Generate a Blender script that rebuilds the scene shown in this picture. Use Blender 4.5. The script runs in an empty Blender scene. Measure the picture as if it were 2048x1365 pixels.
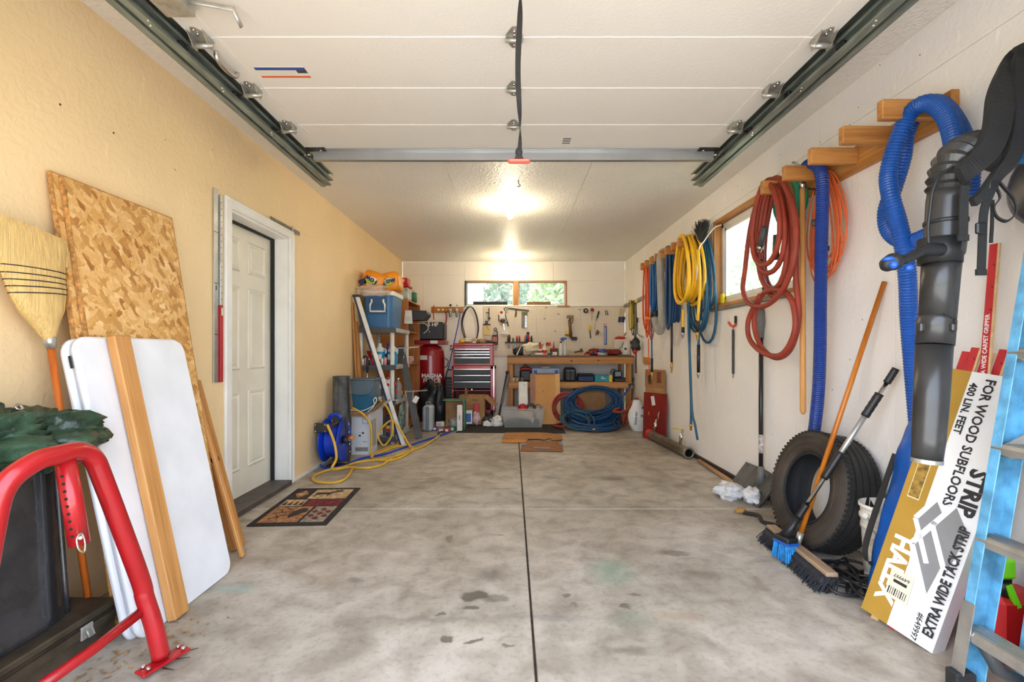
import bpy, bmesh, math, random
from math import sin, cos, pi, sqrt, radians as R
from mathutils import Vector as V, Matrix as M, noise as mnoise

# ------------------------------------------------------------------ camera
F, CX, CY, CH = 967.0, 1024.0, 702.0, 1.145      # focal length in px (2048 wide), vanishing point, eye height
XL, XR, YB, YF, H = -1.914, 1.975, 8.45, 0.75, 2.70   # room: left, right, back, front, ceiling
SC = bpy.context.scene
COL = SC.collection
cam = bpy.data.cameras.new('camera'); cam_ob = bpy.data.objects.new('camera', cam); COL.objects.link(cam_ob)
cam.sensor_width = 36.0; cam.lens = F / 2048 * 36.0
cam.shift_y = (CY - 682.5) / 2048
cam.clip_start = 0.05; cam.clip_end = 300
cam_ob.location = (0, 0, CH); cam_ob.rotation_euler = (pi / 2, 0, 0)
SC.camera = cam_ob
# ------------------------------------------------------------------ sky, sun, exposure
SC.view_settings.view_transform = 'Standard'; SC.view_settings.look = 'None'
SC.view_settings.gamma = 1.0; SC.view_settings.use_curve_mapping = False
SC.view_settings.exposure = 2.62
SC.cycles.use_denoising = True
SC.cycles.max_bounces = 6; SC.cycles.diffuse_bounces = 5; SC.cycles.glossy_bounces = 3; SC.cycles.transmission_bounces = 4; SC.cycles.transparent_max_bounces = 8
SC.cycles.caustics_reflective = False; SC.cycles.caustics_refractive = False; SC.cycles.adaptive_threshold = 0.05
SC.cycles.sample_clamp_indirect = 6.0
world = bpy.data.worlds.new('sky'); SC.world = world; world.use_nodes = True
nt = world.node_tree; nt.nodes.clear()
_o = nt.nodes.new('ShaderNodeOutputWorld'); _b = nt.nodes.new('ShaderNodeBackground')
_s = nt.nodes.new('ShaderNodeTexSky'); _s.sky_type = 'NISHITA'; _s.sun_disc = False
_s.sun_elevation = R(52); _s.sun_rotation = R(-95); _s.dust_density = 3.0; _s.air_density = 1.0; _s.altitude = 0
_mx = nt.nodes.new('ShaderNodeMix'); _mx.data_type = 'RGBA'; _mx.inputs[0].default_value = 0.45
nt.links.new(_s.outputs[0], _mx.inputs[6]); _mx.inputs[7].default_value = (8.2, 9.0, 10.6, 1)
_b.inputs[1].default_value = 0.16
nt.links.new(_mx.outputs[2], _b.inputs[0]); nt.links.new(_b.outputs[0], _o.inputs[0])
sun = bpy.data.lights.new('sun', 'SUN'); sun.energy = 3.6; sun.angle = R(1.0); sun.color = (1, .99, .97)
sun_ob = bpy.data.objects.new('sun', sun); COL.objects.link(sun_ob)
sun_ob.rotation_euler = V((0.75, -0.06, -1.0)).to_track_quat('-Z', 'Y').to_euler()
sun_ob.location = (-6, 0, 8)
# daylight entering at the open garage doorway: a portal, it gives no light of its own but guides sky sampling
for nm, loc, rot, sx, sy in (('doorway_portal', (0.0, YF - 0.02, 1.1), (pi / 2, 0, 0), 3.0, 2.2),):
    l = bpy.data.lights.new(nm, 'AREA'); l.shape = 'RECTANGLE'; l.size = sx; l.size_y = sy; l.cycles.is_portal = True
    o = bpy.data.objects.new(nm, l); o.location = loc; o.rotation_euler = rot; COL.objects.link(o)

# ------------------------------------------------------------------ pixel -> place helpers
def P(px, py, d): return V(((px - CX) / F * d, d, CH - (py - CY) / F * d))
def RW(px, py, x=XR): return P(px, py, F * x / (px - CX))          # a point on the plane X = x
LW = lambda px, py, x=XL: RW(px, py, x)
def FL(px, py, z=0.0): return P(px, py, F * (CH - z) / (py - CY))  # a point on the plane Z = z

# ------------------------------------------------------------------ mesh helpers
class G:
    """collects shapes (world coordinates) for ONE mesh"""
    def __init__(s): s.v = []; s.f = []; s.sm = []
    def add(s, vs, fs, smooth=False, m=None):
        n = len(s.v)
        s.v += [(m @ V(v)) if m else V(v) for v in vs]
        s.f += [tuple(i + n for i in f) for f in fs]; s.sm += [smooth] * len(fs)
        return s
    def box(s, c, d, rot=None, bev=0.0, m=None):
        x, y, z = d[0] / 2, d[1] / 2, d[2] / 2
        mt = M.Translation(V(c))
        if rot is not None: mt = mt @ (rot.to_4x4() if not isinstance(rot, (int, float)) else M.Rotation(rot, 4, 'Z'))
        if m: mt = m @ mt
        b = min(bev, x * .9, y * .9, z * .9)
        if b <= 0:
            vs = [(sx * x, sy * y, sz * z) for sx in (-1, 1) for sy in (-1, 1) for sz in (-1, 1)]
            fs = [(0, 1, 3, 2), (4, 6, 7, 5), (0, 4, 5, 1), (2, 3, 7, 6), (0, 2, 6, 4), (1, 5, 7, 3)]
            return s.add(vs, fs, False, mt)
        vs, idx = [], {}
        for sx in (-1, 1):
            for sy in (-1, 1):
                for sz in (-1, 1):
                    for a in range(3):
                        p = [sx * (x - b), sy * (y - b), sz * (z - b)]
                        p[a] += (sx, sy, sz)[a] * b
                        idx[(sx, sy, sz, a)] = len(vs); vs.append(p)
        fs = []
        def oriented(ids):
            c0 = sum((V(vs[i]) for i in ids), V()) / len(ids)
            n = (V(vs[ids[1]]) - V(vs[ids[0]])).cross(V(vs[ids[2]]) - V(vs[ids[0]]))
            fs.append(tuple(ids if n.dot(c0) > 0 else ids[::-1]))
        for a in range(3):
            u, w = (a + 1) % 3, (a + 2) % 3
            for sg in (-1, 1):
                q = []
                for su, sw in ((-1, -1), (1, -1), (1, 1), (-1, 1)):
                    k = [0, 0, 0]; k[a] = sg; k[u] = su; k[w] = sw; q.append(idx[(*k, a)])
                oriented(q)
            for su in (-1, 1):
                for sw in (-1, 1):
                    k1 = [0, 0, 0]; k1[u] = su; k1[w] = sw; k2 = list(k1); k1[a] = -1; k2[a] = 1
                    oriented([idx[(*k1, u)], idx[(*k2, u)], idx[(*k2, w)], idx[(*k1, w)]])
        for sx in (-1, 1):
            for sy in (-1, 1):
                for sz in (-1, 1): oriented([idx[(sx, sy, sz, a)] for a in range(3)])
        return s.add(vs, fs, False, mt)
    def bar(s, a, b, w, h, up=(0, 0, 1), bev=0.0):
        """box from a to b; w across, h along 'up'"""
        a, b = V(a), V(b); d = b - a; L = d.length; d = d / L
        sd = d.cross(V(up)); sd = sd.normalized() if sd.length > 1e-6 else V((1, 0, 0)); u = sd.cross(d)
        m = M((sd, d, u)).transposed().to_4x4(); m.translation = (a + b) / 2
        return s.box((0, 0, 0), (w, L, h), None, bev, m)
    def tube(s, pts, r, n=8, closed=False, cap=True, flat=1.0, smooth=True):
        pts = [V(p) for p in pts]; k = len(pts)
        rr = r if isinstance(r, (list, tuple)) else [r] * k
        tg = []
        for i in range(k):
            if closed: t = pts[(i + 1) % k] - pts[i - 1]
            else: t = pts[min(i + 1, k - 1)] - pts[max(i - 1, 0)]
            tg.append(t.normalized() if t.length > 1e-9 else V((0, 0, 1)))
        up = V((0, 0, 1)) if abs(tg[0].z) < .9 else V((1, 0, 0))
        nn = (up - tg[0] * up.dot(tg[0])).normalized()
        vs = []
        for i in range(k):
            nn = nn - tg[i] * nn.dot(tg[i])
            nn = nn.normalized() if nn.length > 1e-6 else tg[i].orthogonal().normalized()
            bb = tg[i].cross(nn)
            for j in range(n):
                a = 2 * pi * j / n
                vs.append(pts[i] + (nn * cos(a) + bb * sin(a) * flat) * rr[i])
        fs = []
        for i in range(k if closed else k - 1):
            for j in range(n):
                i2 = (i + 1) % k; j2 = (j + 1) % n
                fs.append((i * n + j, i * n + j2, i2 * n + j2, i2 * n + j))
        s.add(vs, fs, smooth)
        if cap and not closed:
            q = len(s.v) - len(vs)
            s.f.append(tuple(q + j for j in range(n))[::-1]); s.f.append(tuple(q + (k - 1) * n + j for j in range(n))); s.sm += [False, False]
        return s
    def cyl(s, a, b, r, r2=None, n=16, smooth=True): return s.tube([a, b], [r, r if r2 is None else r2], n, smooth=smooth)
    def lathe(s, prof, m=None, n=20, closed=False, smooth=True, arc=2 * pi):
        """prof: (radius, height) about local Z"""
        vs = []; full = abs(arc - 2 * pi) < 1e-6; na = n if full else n + 1
        for r, z in prof:
            for j in range(na):
                a = arc * j / n; vs.append((r * cos(a), r * sin(a), z))
        fs = []; k = len(prof)
        for i in range(k if closed else k - 1):
            i2 = (i + 1) % k
            for j in range(n):
                j2 = (j + 1) % na; fs.append((i * na + j, i * na + j2, i2 * na + j2, i2 * na + j))
        return s.add(vs, fs, smooth, m)
    def prism(s, poly, h, m=None, smooth=False):
        """polygon in local XY extruded along local Z from -h/2 to h/2"""
        a = sum(poly[i][0] * poly[(i + 1) % len(poly)][1] - poly[(i + 1) % len(poly)][0] * poly[i][1] for i in range(len(poly)))
        if a < 0: poly = poly[::-1]
        k = len(poly)
        vs = [(x, y, -h / 2) for x, y in poly] + [(x, y, h / 2) for x, y in poly]
        fs = [tuple(range(k))[::-1], tuple(range(k, 2 * k))] + [(i, (i + 1) % k, k + (i + 1) % k, k + i) for i in range(k)]
        return s.add(vs, fs, smooth, m)
    def grid(s, fn, nu, nv, smooth=True, closeu=False, m=None):
        vs = [fn(i / nu, j / nv) for j in range(nv + 1) for i in range(nu + (0 if closeu else 1))]
        w = nu if closeu else nu + 1
        fs = [(j * w + i, j * w + (i + 1) % w, (j + 1) * w + (i + 1) % w, (j + 1) * w + i) for j in range(nv) for i in range(nu)]
        return s.add(vs, fs, smooth, m)
    def ball(s, c, r, n=12, sc=(1, 1, 1), rot=None):
        m = M.Translation(V(c)) @ (rot.to_4x4() if rot else M.Identity(4)) @ M.Diagonal((*sc, 1))
        return s.lathe([(r * sin(pi * i / (n // 2)), -r * cos(pi * i / (n // 2))) for i in range(n // 2 + 1)], m, n)
    def mesh(s, name, mt=None, inv=None):
        me = bpy.data.meshes.new(name)
        me.from_pydata([tuple(inv @ v) if inv else tuple(v) for v in s.v], [], s.f)
        me.polygons.foreach_set('use_smooth', s.sm)
        if mt: me.materials.append(mt)
        me.update()
        bm = bmesh.new(); bm.from_mesh(me); bmesh.ops.recalc_face_normals(bm, faces=bm.faces); bm.to_mesh(me); bm.free()
        return me

def spl(pts, k=8, closed=False):
    """Catmull-Rom through the points"""
    pts = [V(p) for p in pts]; n = len(pts); out = []
    for i in range(n if closed else n - 1):
        g = (lambda j: pts[j % n]) if closed else (lambda j: pts[max(0, min(n - 1, j))])
        p0, p1, p2, p3 = g(i - 1), g(i), g(i + 1), g(i + 2)
        for q in range(k):
            t = q / k
            out.append(.5 * ((2 * p1) + (p2 - p0) * t + (2 * p0 - 5 * p1 + 4 * p2 - p3) * t * t + (3 * p1 - p0 - 3 * p2 + p3) * t ** 3))
    if not closed: out.append(pts[-1])
    return out
def frame(o, x, y):
    """matrix with origin o, local X and Y along the given vectors (Y made orthogonal)"""
    x = V(x).normalized(); z = x.cross(V(y)).normalized(); y = z.cross(x)
    m = M((x, y, z)).transposed().to_4x4(); m.translation = V(o); return m
def rpoly(w, h, r, k=4, cx=0, cy=0):
    out = []
    for sx, sy, a0 in ((1, 1, 0), (-1, 1, pi / 2), (-1, -1, pi), (1, -1, 1.5 * pi)):
        for i in range(k + 1):
            a = a0 + pi / 2 * i / k
            out.append((cx + sx * (w / 2 - r) + r * cos(a), cy + sy * (h / 2 - r) + r * sin(a)))
    return out
ROOT = {}
def setp(o, label=None, cat=None, group=None, kind=None):
    if label: o['label'] = label
    if cat: o['category'] = cat
    if group: o['group'] = group
    if kind: o['kind'] = kind
    return o
def thing(name, label, cat, loc=(0, 0, 0), group=None, kind=None):
    o = bpy.data.objects.new(name, None); o.empty_display_size = .05; o.location = loc; COL.objects.link(o)
    ROOT[o] = V(loc); return setp(o, label, cat, group, kind)
def part(name, g, mt, parent, label=None, kind=None):
    loc = ROOT[parent]
    o = bpy.data.objects.new(name, g.mesh(name, mt, M.Translation(-loc)))
    COL.objects.link(o); o.parent = parent
    ROOT[o] = loc
    if parent.type == 'MESH' and parent.parent is None: pass
    return setp(o, label, None, None, kind)
def one(name, g, mt, label=None, cat=None, group=None, kind=None):
    """a thing that is a single mesh, origin at its base"""
    lo = V([min(v[i] for v in g.v) for i in range(3)]); hi = V([max(v[i] for v in g.v) for i in range(3)])
    loc = V(((lo.x + hi.x) / 2, (lo.y + hi.y) / 2, lo.z))
    o = bpy.data.objects.new(name, g.mesh(name, mt, M.Translation(-loc))); o.location = loc; COL.objects.link(o)
    ROOT[o] = loc
    return setp(o, label, cat, group, kind)
def dup(root, loc, label=None, rz=None, group=None):
    r = root.copy(); COL.objects.link(r); r.location = loc; ROOT[r] = V(loc)
    if rz is not None: r.rotation_euler = (0, 0, rz)
    if label: r['label'] = label
    if group: r['group'] = group
    for ch in list(root.children):
        c = ch.copy(); COL.objects.link(c); c.parent = r
        for g2 in list(ch.children):
            d = g2.copy(); COL.objects.link(d); d.parent = c
    return r
_fc = {}
def text(name, body, size, m, mt, parent, bold=0.0, align='CENTER', ext=0.0006, sx=1.0, space=1.0):
    """flat lettering: local X along the line, local Y up, standing at matrix m (world)"""
    cu = bpy.data.curves.new(name, 'FONT'); cu.body = body; cu.size = size; cu.align_x = align; cu.align_y = 'CENTER'
    cu.extrude = ext; cu.offset = bold; cu.space_character = space; cu.resolution_u = 2
    ob = bpy.data.objects.new(name, cu); COL.objects.link(ob)
    dg = bpy.context.evaluated_depsgraph_get()
    me = bpy.data.meshes.new_from_object(ob.evaluated_get(dg)); bpy.data.objects.remove(ob); bpy.data.curves.remove(cu)
    me.name = name; me.materials.clear(); me.materials.append(mt)
    me.transform(M.Translation(-ROOT[parent]) @ m @ M.Diagonal((sx, 1, 1, 1)))
    o = bpy.data.objects.new(name, me); COL.objects.link(o); o.parent = parent; ROOT[o] = ROOT[parent]
    return o

# ------------------------------------------------------------------ materials
MT = {}
def _nodes(name):
    m = bpy.data.materials.new(name); m.use_nodes = True; n = m.node_tree
    return m, n, n.nodes, n.links, n.nodes['Principled BSDF']
def c4(c): return (c[0], c[1], c[2], 1)
def s2l(r, g, b):
    f = lambda x: (x / 255 / 12.92) if x / 255 <= .04045 else ((x / 255 + .055) / 1.055) ** 2.4
    return (f(r), f(g), f(b))
def plain(name, rgb, rough=.5, metal=0.0, var=.06, vs=8.0, bump=0.0, bs=60.0, coat=0.0, spec=.5, stretch=None, alpha=1.0, trans=0.0, emit=0.0):
    """sRGB colour with slight procedural variation and optional fine relief"""
    if name in MT: return MT[name]
    m, n, N, L, B = _nodes(name); base = s2l(*rgb)
    tc = N.new('ShaderNodeTexCoord'); mp = N.new('ShaderNodeMapping'); L.new(tc.outputs['Object'], mp.inputs[0])
    if stretch: mp.inputs['Scale'].default_value = stretch
    if var > 0:
        nz = N.new('ShaderNodeTexNoise'); nz.inputs['Scale'].default_value = vs; nz.inputs['Detail'].default_value = 4; L.new(mp.outputs[0], nz.inputs['Vector'])
        rp = N.new('ShaderNodeValToRGB'); L.new(nz.outputs['Fac'], rp.inputs[0])
        rp.color_ramp.elements[0].position = .3; rp.color_ramp.elements[1].position = .7
        rp.color_ramp.elements[0].color = c4([c * (1 - var * 2) for c in base]); rp.color_ramp.elements[1].color = c4([min(1, c * (1 + var * 1.5)) for c in base])
        L.new(rp.outputs[0], B.inputs['Base Color'])
    else: B.inputs['Base Color'].default_value = c4(base)
    B.inputs['Roughness'].default_value = rough; B.inputs['Metallic'].default_value = metal
    B.inputs['Coat Weight'].default_value = coat; B.inputs['Specular IOR Level'].default_value = spec
    B.inputs['Alpha'].default_value = alpha; B.inputs['Transmission Weight'].default_value = trans
    if emit: B.inputs['Emission Color'].default_value = c4(base); B.inputs['Emission Strength'].default_value = emit
    if bump > 0:
        b2 = N.new('ShaderNodeTexNoise'); b2.inputs['Scale'].default_value = bs; b2.inputs['Detail'].default_value = 3; L.new(mp.outputs[0], b2.inputs['Vector'])
        bp = N.new('ShaderNodeBump'); bp.inputs['Strength'].default_value = bump; bp.inputs['Distance'].default_value = .01
        L.new(b2.outputs['Fac'], bp.inputs['Height']); L.new(bp.outputs[0], B.inputs['Normal'])
    MT[name] = m; return m
def wood(name, rgb, dark, axis='Z', scale=14, rough=.55, knots=True):
    """grain along one local axis"""
    if name in MT: return MT[name]
    m, n, N, L, B = _nodes(name); a, b = s2l(*rgb), s2l(*dark)
    tc = N.new('ShaderNodeTexCoord'); mp = N.new('ShaderNodeMapping'); L.new(tc.outputs['Object'], mp.inputs[0])
    s = [1, 1, 1]; s['XYZ'.index(axis)] = .06; mp.inputs['Scale'].default_value = s
    nz = N.new('ShaderNodeTexNoise'); nz.inputs['Scale'].default_value = scale; nz.inputs['Detail'].default_value = 6; nz.inputs['Distortion'].default_value = 1.2; L.new(mp.outputs[0], nz.inputs[0])
    n2 = N.new('ShaderNodeTexNoise'); n2.inputs['Scale'].default_value = scale * 9; n2.inputs['Detail'].default_value = 2; L.new(mp.outputs[0], n2.inputs[0])
    ad = N.new('ShaderNodeMath'); ad.operation = 'MULTIPLY_ADD'; L.new(n2.outputs['Fac'], ad.inputs[0]); ad.inputs[1].default_value = .35; L.new(nz.outputs['Fac'], ad.inputs[2])
    rp = N.new('ShaderNodeValToRGB'); L.new(ad.outputs[0], rp.inputs[0])
    e = rp.color_ramp.elements; e[0].position = .48; e[0].color = c4(a); e[1].position = .86; e[1].color = c4(b)
    L.new(rp.outputs[0], B.inputs['Base Color']); B.inputs['Roughness'].default_value = rough
    bp = N.new('ShaderNodeBump'); bp.inputs['Strength'].default_value = .12; bp.inputs['Distance'].default_value = .004
    L.new(n2.outputs['Fac'], bp.inputs['Height']); L.new(bp.outputs[0], B.inputs['Normal'])
    MT[name] = m; return m
def plaster(name, rgb, rough, bump, scale, dark=.9, dist=.01, spots=True):
    m, n, N, L, B = _nodes(name); a = s2l(*rgb)
    ge = N.new('ShaderNodeNewGeometry')
    n1 = N.new('ShaderNodeTexNoise'); n1.inputs['Scale'].default_value = scale; n1.inputs['Detail'].default_value = 2; n1.inputs['Distortion'].default_value = .6; L.new(ge.outputs['Position'], n1.inputs[0])
    n2 = N.new('ShaderNodeTexNoise'); n2.inputs['Scale'].default_value = 1.3; n2.inputs['Detail'].default_value = 3; L.new(ge.outputs['Position'], n2.inputs[0])
    mp = N.new('ShaderNodeMapping'); mp.inputs['Scale'].default_value = (3, 3, .9); L.new(ge.outputs['Position'], mp.inputs[0])
    n3 = N.new('ShaderNodeTexNoise'); n3.inputs['Scale'].default_value = 9; n3.inputs['Detail'].default_value = 1; L.new(mp.outputs[0], n3.inputs[0])
    rp = N.new('ShaderNodeValToRGB'); L.new(n2.outputs['Fac'], rp.inputs[0]); e = rp.color_ramp.elements
    e[0].position = .3; e[0].color = c4([c * dark for c in a]); e[1].position = .62; e[1].color = c4(a)
    rs = N.new('ShaderNodeValToRGB'); L.new(n3.outputs['Fac'], rs.inputs[0]); q = rs.color_ramp.elements
    q[0].position = .70; q[0].color = (1, 1, 1, 1); q[1].position = .78; q[1].color = (1.08, 1.08, 1.07, 1) if spots else (1, 1, 1, 1)
    mx = N.new('ShaderNodeMix'); mx.data_type = 'RGBA'; mx.blend_type = 'MULTIPLY'; mx.inputs[0].default_value = 1; mx.clamp_result = False
    L.new(rp.outputs[0], mx.inputs[6]); L.new(rs.outputs[0], mx.inputs[7]); L.new(mx.outputs[2], B.inputs['Base Color'])
    B.inputs['Roughness'].default_value = rough; B.inputs['Specular IOR Level'].default_value = .4
    bp = N.new('ShaderNodeBump'); bp.inputs['Strength'].default_value = bump; bp.inputs['Distance'].default_value = dist
    L.new(n1.outputs['Fac'], bp.inputs['Height']); L.new(bp.outputs[0], B.inputs['Normal'])
    MT[name] = m; return m

# ================================================================== THE SETTING
rnd = random.Random(7)
wall_tan = plaster('tan_plaster', (247, 218, 168), .5, .35, 26, .93)
wall_white = plaster('white_plaster', (247, 242, 235), .6, .30, 30, .93)
wall_backm = plaster('back_plaster', (248, 243, 235), .6, .22, 30, .95)
ceil_m = plaster('ceiling_texture', (238, 234, 226), .42, .8, 48, .96, .012, False)
door_skin = plaster('garage_door_skin', (228, 222, 210), .5, .25, 60, .97, .004, False)

def concrete(name):
    m, n, N, L, B = _nodes(name)
    ge = N.new('ShaderNodeNewGeometry'); pos = ge.outputs['Position']
    def noise(sc, det, vec=pos, dist=0):
        t = N.new('ShaderNodeTexNoise'); t.inputs['Scale'].default_value = sc; t.inputs['Detail'].default_value = det; t.inputs['Distortion'].default_value = dist
        L.new(vec, t.inputs[0]); return t.outputs['Fac']
    def ramp(src, stops):
        r = N.new('ShaderNodeValToRGB'); L.new(src, r.inputs[0]); e = r.color_ramp.elements
        e[0].position, e[0].color = stops[0][0], c4(stops[0][1]); e[1].position, e[1].color = stops[1][0], c4(stops[1][1])
        for p, c in stops[2:]:
            k = e.new(p); k.color = c4(c)
        return r.outputs[0]
    def mix(fac, a, b, bt='MIX'):
        x = N.new('ShaderNodeMix'); x.data_type = 'RGBA'; x.blend_type = bt
        if isinstance(fac, (int, float)): x.inputs[0].default_value = fac
        else: L.new(fac, x.inputs[0])
        for s, v in ((6, a), (7, b)):
            if isinstance(v, tuple): x.inputs[s].default_value = c4(v)
            else: L.new(v, x.inputs[s])
        return x.outputs[2]
    def math(op, a, b, c=None):
        x = N.new('ShaderNodeMath'); x.operation = op
        for i, v in enumerate((a, b) if c is None else (a, b, c)):
            if isinstance(v, (int, float)): x.inputs[i].default_value = v
            else: L.new(v, x.inputs[i])
        return x.outputs[0]
    col = ramp(noise(1.1, 5, dist=.6), [(.30, s2l(158, 148, 132)), (.68, s2l(200, 192, 178)), (.5, s2l(182, 173, 158))])
    col = mix(1.0, col, ramp(noise(7, 6, dist=.5), [(.30, (.66, .63, .60)), (.62, (1, 1, 1))]), 'MULTIPLY')
    col = mix(1.0, col, ramp(noise(40, 3), [(.25, (.80, .79, .76)), (.5, (1, 1, 1))]), 'MULTIPLY')
    sp = ramp(noise(150, 1), [(.72, (0, 0, 0)), (.76, (1, 1, 1))])
    col = mix(math('MULTIPLY', sp, .40), col, s2l(236, 230, 218))
    col = mix(math('MULTIPLY', ramp(noise(95, 2), [(.66, (0, 0, 0)), (.72, (1, 1, 1))]), .35), col, s2l(104, 94, 80))
    big = ramp(noise(2.6, 4, dist=1.2), [(.60, (0, 0, 0)), (.74, (1, 1, 1))])
    col = mix(math('MULTIPLY', big, .45), col, s2l(118, 104, 86))
    # oil spots, paint marks and scuffs: (px, py, rx, ry, colour, strength)
    wob = N.new('ShaderNodeTexNoise'); wob.inputs['Scale'].default_value = 11; wob.inputs['Detail'].default_value = 4; L.new(pos, wob.inputs[0])
    wsub = N.new('ShaderNodeVectorMath'); wsub.operation = 'SUBTRACT'; L.new(wob.outputs['Color'], wsub.inputs[0]); wsub.inputs[1].default_value = (.5, .5, .5)
    wsc = N.new('ShaderNodeVectorMath'); wsc.operation = 'SCALE'; L.new(wsub.outputs[0], wsc.inputs[0]); wsc.inputs[3].default_value = .11
    wp = N.new('ShaderNodeVectorMath'); L.new(pos, wp.inputs[0]); L.new(wsc.outputs[0], wp.inputs[1])
    oil = s2l(84, 76, 64); gr = s2l(92, 134, 112); rs = s2l(150, 118, 84)
    for px, py, rx, ry, c, k in ((951, 1193, .065, .045, oil, .85), (995, 1197, .07, .055, oil, .55), (940, 1216, .035, .022, oil, .8), (880, 1229, .025, .016, oil, .7),
            (893, 1278, .03, .016, oil, .8), (945, 1283, .045, .016, oil, .8), (1020, 1289, .025, .015, oil, .7), (1132, 1192, .03, .018, oil, .7), (1250, 1213, .035, .015, oil, .75),
            (1265, 1190, .028, .014, oil, .6), (1149, 1210, .02, .016, oil, .5), (1225, 1145, .15, .20, gr, .55), (1265, 1240, .12, .12, gr, .25), (1360, 1234, .16, .05, rs, .35),
            (990, 1150, .16, .10, oil, .5), (870, 1240, .35, .03, oil, .28), (1100, 1236, .25, .03, s2l(110, 110, 114), .4), (1260, 1300, .12, .035, oil, .6), (868, 958, .10, .06, oil, .55),
            (1100, 955, .12, .10, oil, .5), (1225, 958, .14, .08, oil, .6), (1000, 978, .16, .03, oil, .5), (1280, 1003, .18, .06, rs, .4), (900, 1078, .03, .06, oil, .5), (996, 1071, .05, .008, oil, .8),
            (640, 1155, .12, .05, rs, .3), (710, 1160, .05, .03, oil, .4), (1350, 1108, .09, .04, oil, .55), (1420, 1150, .2, .08, oil, .3), (470, 1180, .14, .06, s2l(150, 190, 180), .45), (700, 945, .3, .08, oil, .25), (1160, 1330, .5, .12, s2l(120, 108, 92), .28), (760, 1090, .35, .12, s2l(126, 112, 96), .3)):
        w = FL(px, py)
        a = N.new('ShaderNodeVectorMath'); a.operation = 'SUBTRACT'; L.new(wp.outputs[0], a.inputs[0]); a.inputs[1].default_value = (w.x, w.y, 0)
        b = N.new('ShaderNodeVectorMath'); b.operation = 'DIVIDE'; L.new(a.outputs[0], b.inputs[0]); b.inputs[1].default_value = (rx, ry, 1)
        ln = N.new('ShaderNodeVectorMath'); ln.operation = 'LENGTH'; L.new(b.outputs[0], ln.inputs[0])
        mr = N.new('ShaderNodeMapRange'); mr.interpolation_type = 'SMOOTHSTEP'; L.new(ln.outputs['Value'], mr.inputs[0])
        soft = .35 if k >= .5 and c is oil and rx < .1 else -.2
        mr.inputs[1].default_value = 1.15; mr.inputs[2].default_value = .62 if soft > 0 else .1; mr.inputs[3].default_value = 0; mr.inputs[4].default_value = k
        col = mix(mr.outputs[0], col, c)
    L.new(col, B.inputs['Base Color'])
    rr = N.new('ShaderNodeMapRange'); L.new(noise(3, 5), rr.inputs[0]); rr.inputs[3].default_value = .45; rr.inputs[4].default_value = .75
    L.new(rr.outputs[0], B.inputs['Roughness'])
    bp = N.new('ShaderNodeBump'); bp.inputs['Strength'].default_value = .15; bp.inputs['Distance'].default_value = .004
    L.new(noise(60, 4), bp.inputs['Height']); L.new(bp.outputs[0], B.inputs['Normal'])
    return m
conc = concrete('stained_concrete')
joint_m = plain('joint_dirt', (74, 62, 50), .9, var=.3, vs=30)
filler_m = plain('joint_filler', (202, 196, 184), .8, var=.08, vs=30)
pine = wood('pine_y', (205, 146, 78), (160, 100, 44), 'Y')
pine_x = wood('pine_x', (205, 146, 78), (158, 98, 44), 'X')
pine_z = wood('pine_z', (200, 142, 76), (154, 96, 44), 'Z')
white_paint = plain('white_paint', (240, 238, 232), .38, var=.03, vs=5)
door_paint = plain('door_paint', (232, 226, 208), .4, var=.03, vs=4)
dark_metal = plain('dark_metal', (70, 68, 64), .45, .8, var=.15, vs=20)
zinc = plain('zinc_steel', (176, 174, 164), .34, .6, var=.12, vs=25)
black_rub = plain('black_rubber', (32, 32, 33), .75, var=.15, vs=30, bump=.15)

# ---- floor: slabs with open joints
g = G().box((0.03, (YF + YB) / 2 - .2, -.055), (XR - XL + .3, YB - YF + 1.2, .08)); floor = one('floor', g, joint_m, 'stained grey concrete slab floor', None, None, 'structure')
JX = .085
ys = [YF - .35, 3.50, 6.05, YB]
for (xa, xb) in ((XL, JX - .005), (JX + .005, XR)):
    for k in range(3):
        g = G().box(((xa + xb) / 2, (ys[k] + ys[k + 1]) / 2, -.03), (xb - xa, ys[k + 1] - ys[k] - .012, .06), bev=.004)
        part('slab', g, conc, floor)
for y in ys[1:3]:
    for xa, xb in ((XL + .02, JX - .02), (JX + .02, XR - .02)):
        part('joint_filler', G().box(((xa + xb) / 2, y, -.016), (xb - xa, .014, .030)), filler_m, floor)
# ---- walls, with the sheet joints as shallow gaps between panels
def wall(name, label, quads, mt, core):
    w = one(name, core, mt, label, None, None, 'structure')
    for g in quads: part('wall_panel', g, mt, w)
    return w
T = .10
DY0, DY1, DZ = 3.27, 4.14, 2.11          # entry door opening in the left wall
seam = .0025
def lp(y0, y1, z0, z1, x=XL, t=.03, s=1):  # a panel on a side wall, its face at x
    return G().box((x - s * t / 2, (y0 + y1) / 2, (z0 + z1) / 2), (t, y1 - y0 - seam, z1 - z0 - seam))
core = G()
core.box((XL - .03 - T / 2, (YF + DY0) / 2, H / 2), (T, DY0 - YF, H)); core.box((XL - .03 - T / 2, (DY1 + YB) / 2, H / 2), (T, YB - DY1, H)); core.box((XL - .03 - T / 2, (DY0 + DY1) / 2, (H + DZ) / 2), (T, DY1 - DY0, H - DZ))
wall('wall_left', 'tan painted left wall', [G().box((XL - .015, (YF + DY0) / 2, H / 2), (.03, DY0 - YF, H)), G().box((XL - .015, (DY1 + YB) / 2, H / 2), (.03, YB - DY1, H)), G().box((XL - .015, (DY0 + DY1) / 2, (H + DZ) / 2), (.03, DY1 - DY0, H - DZ))], wall_tan, core)
nail_m = plain('nail_dark', (50, 42, 36), .6, var=0)
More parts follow.
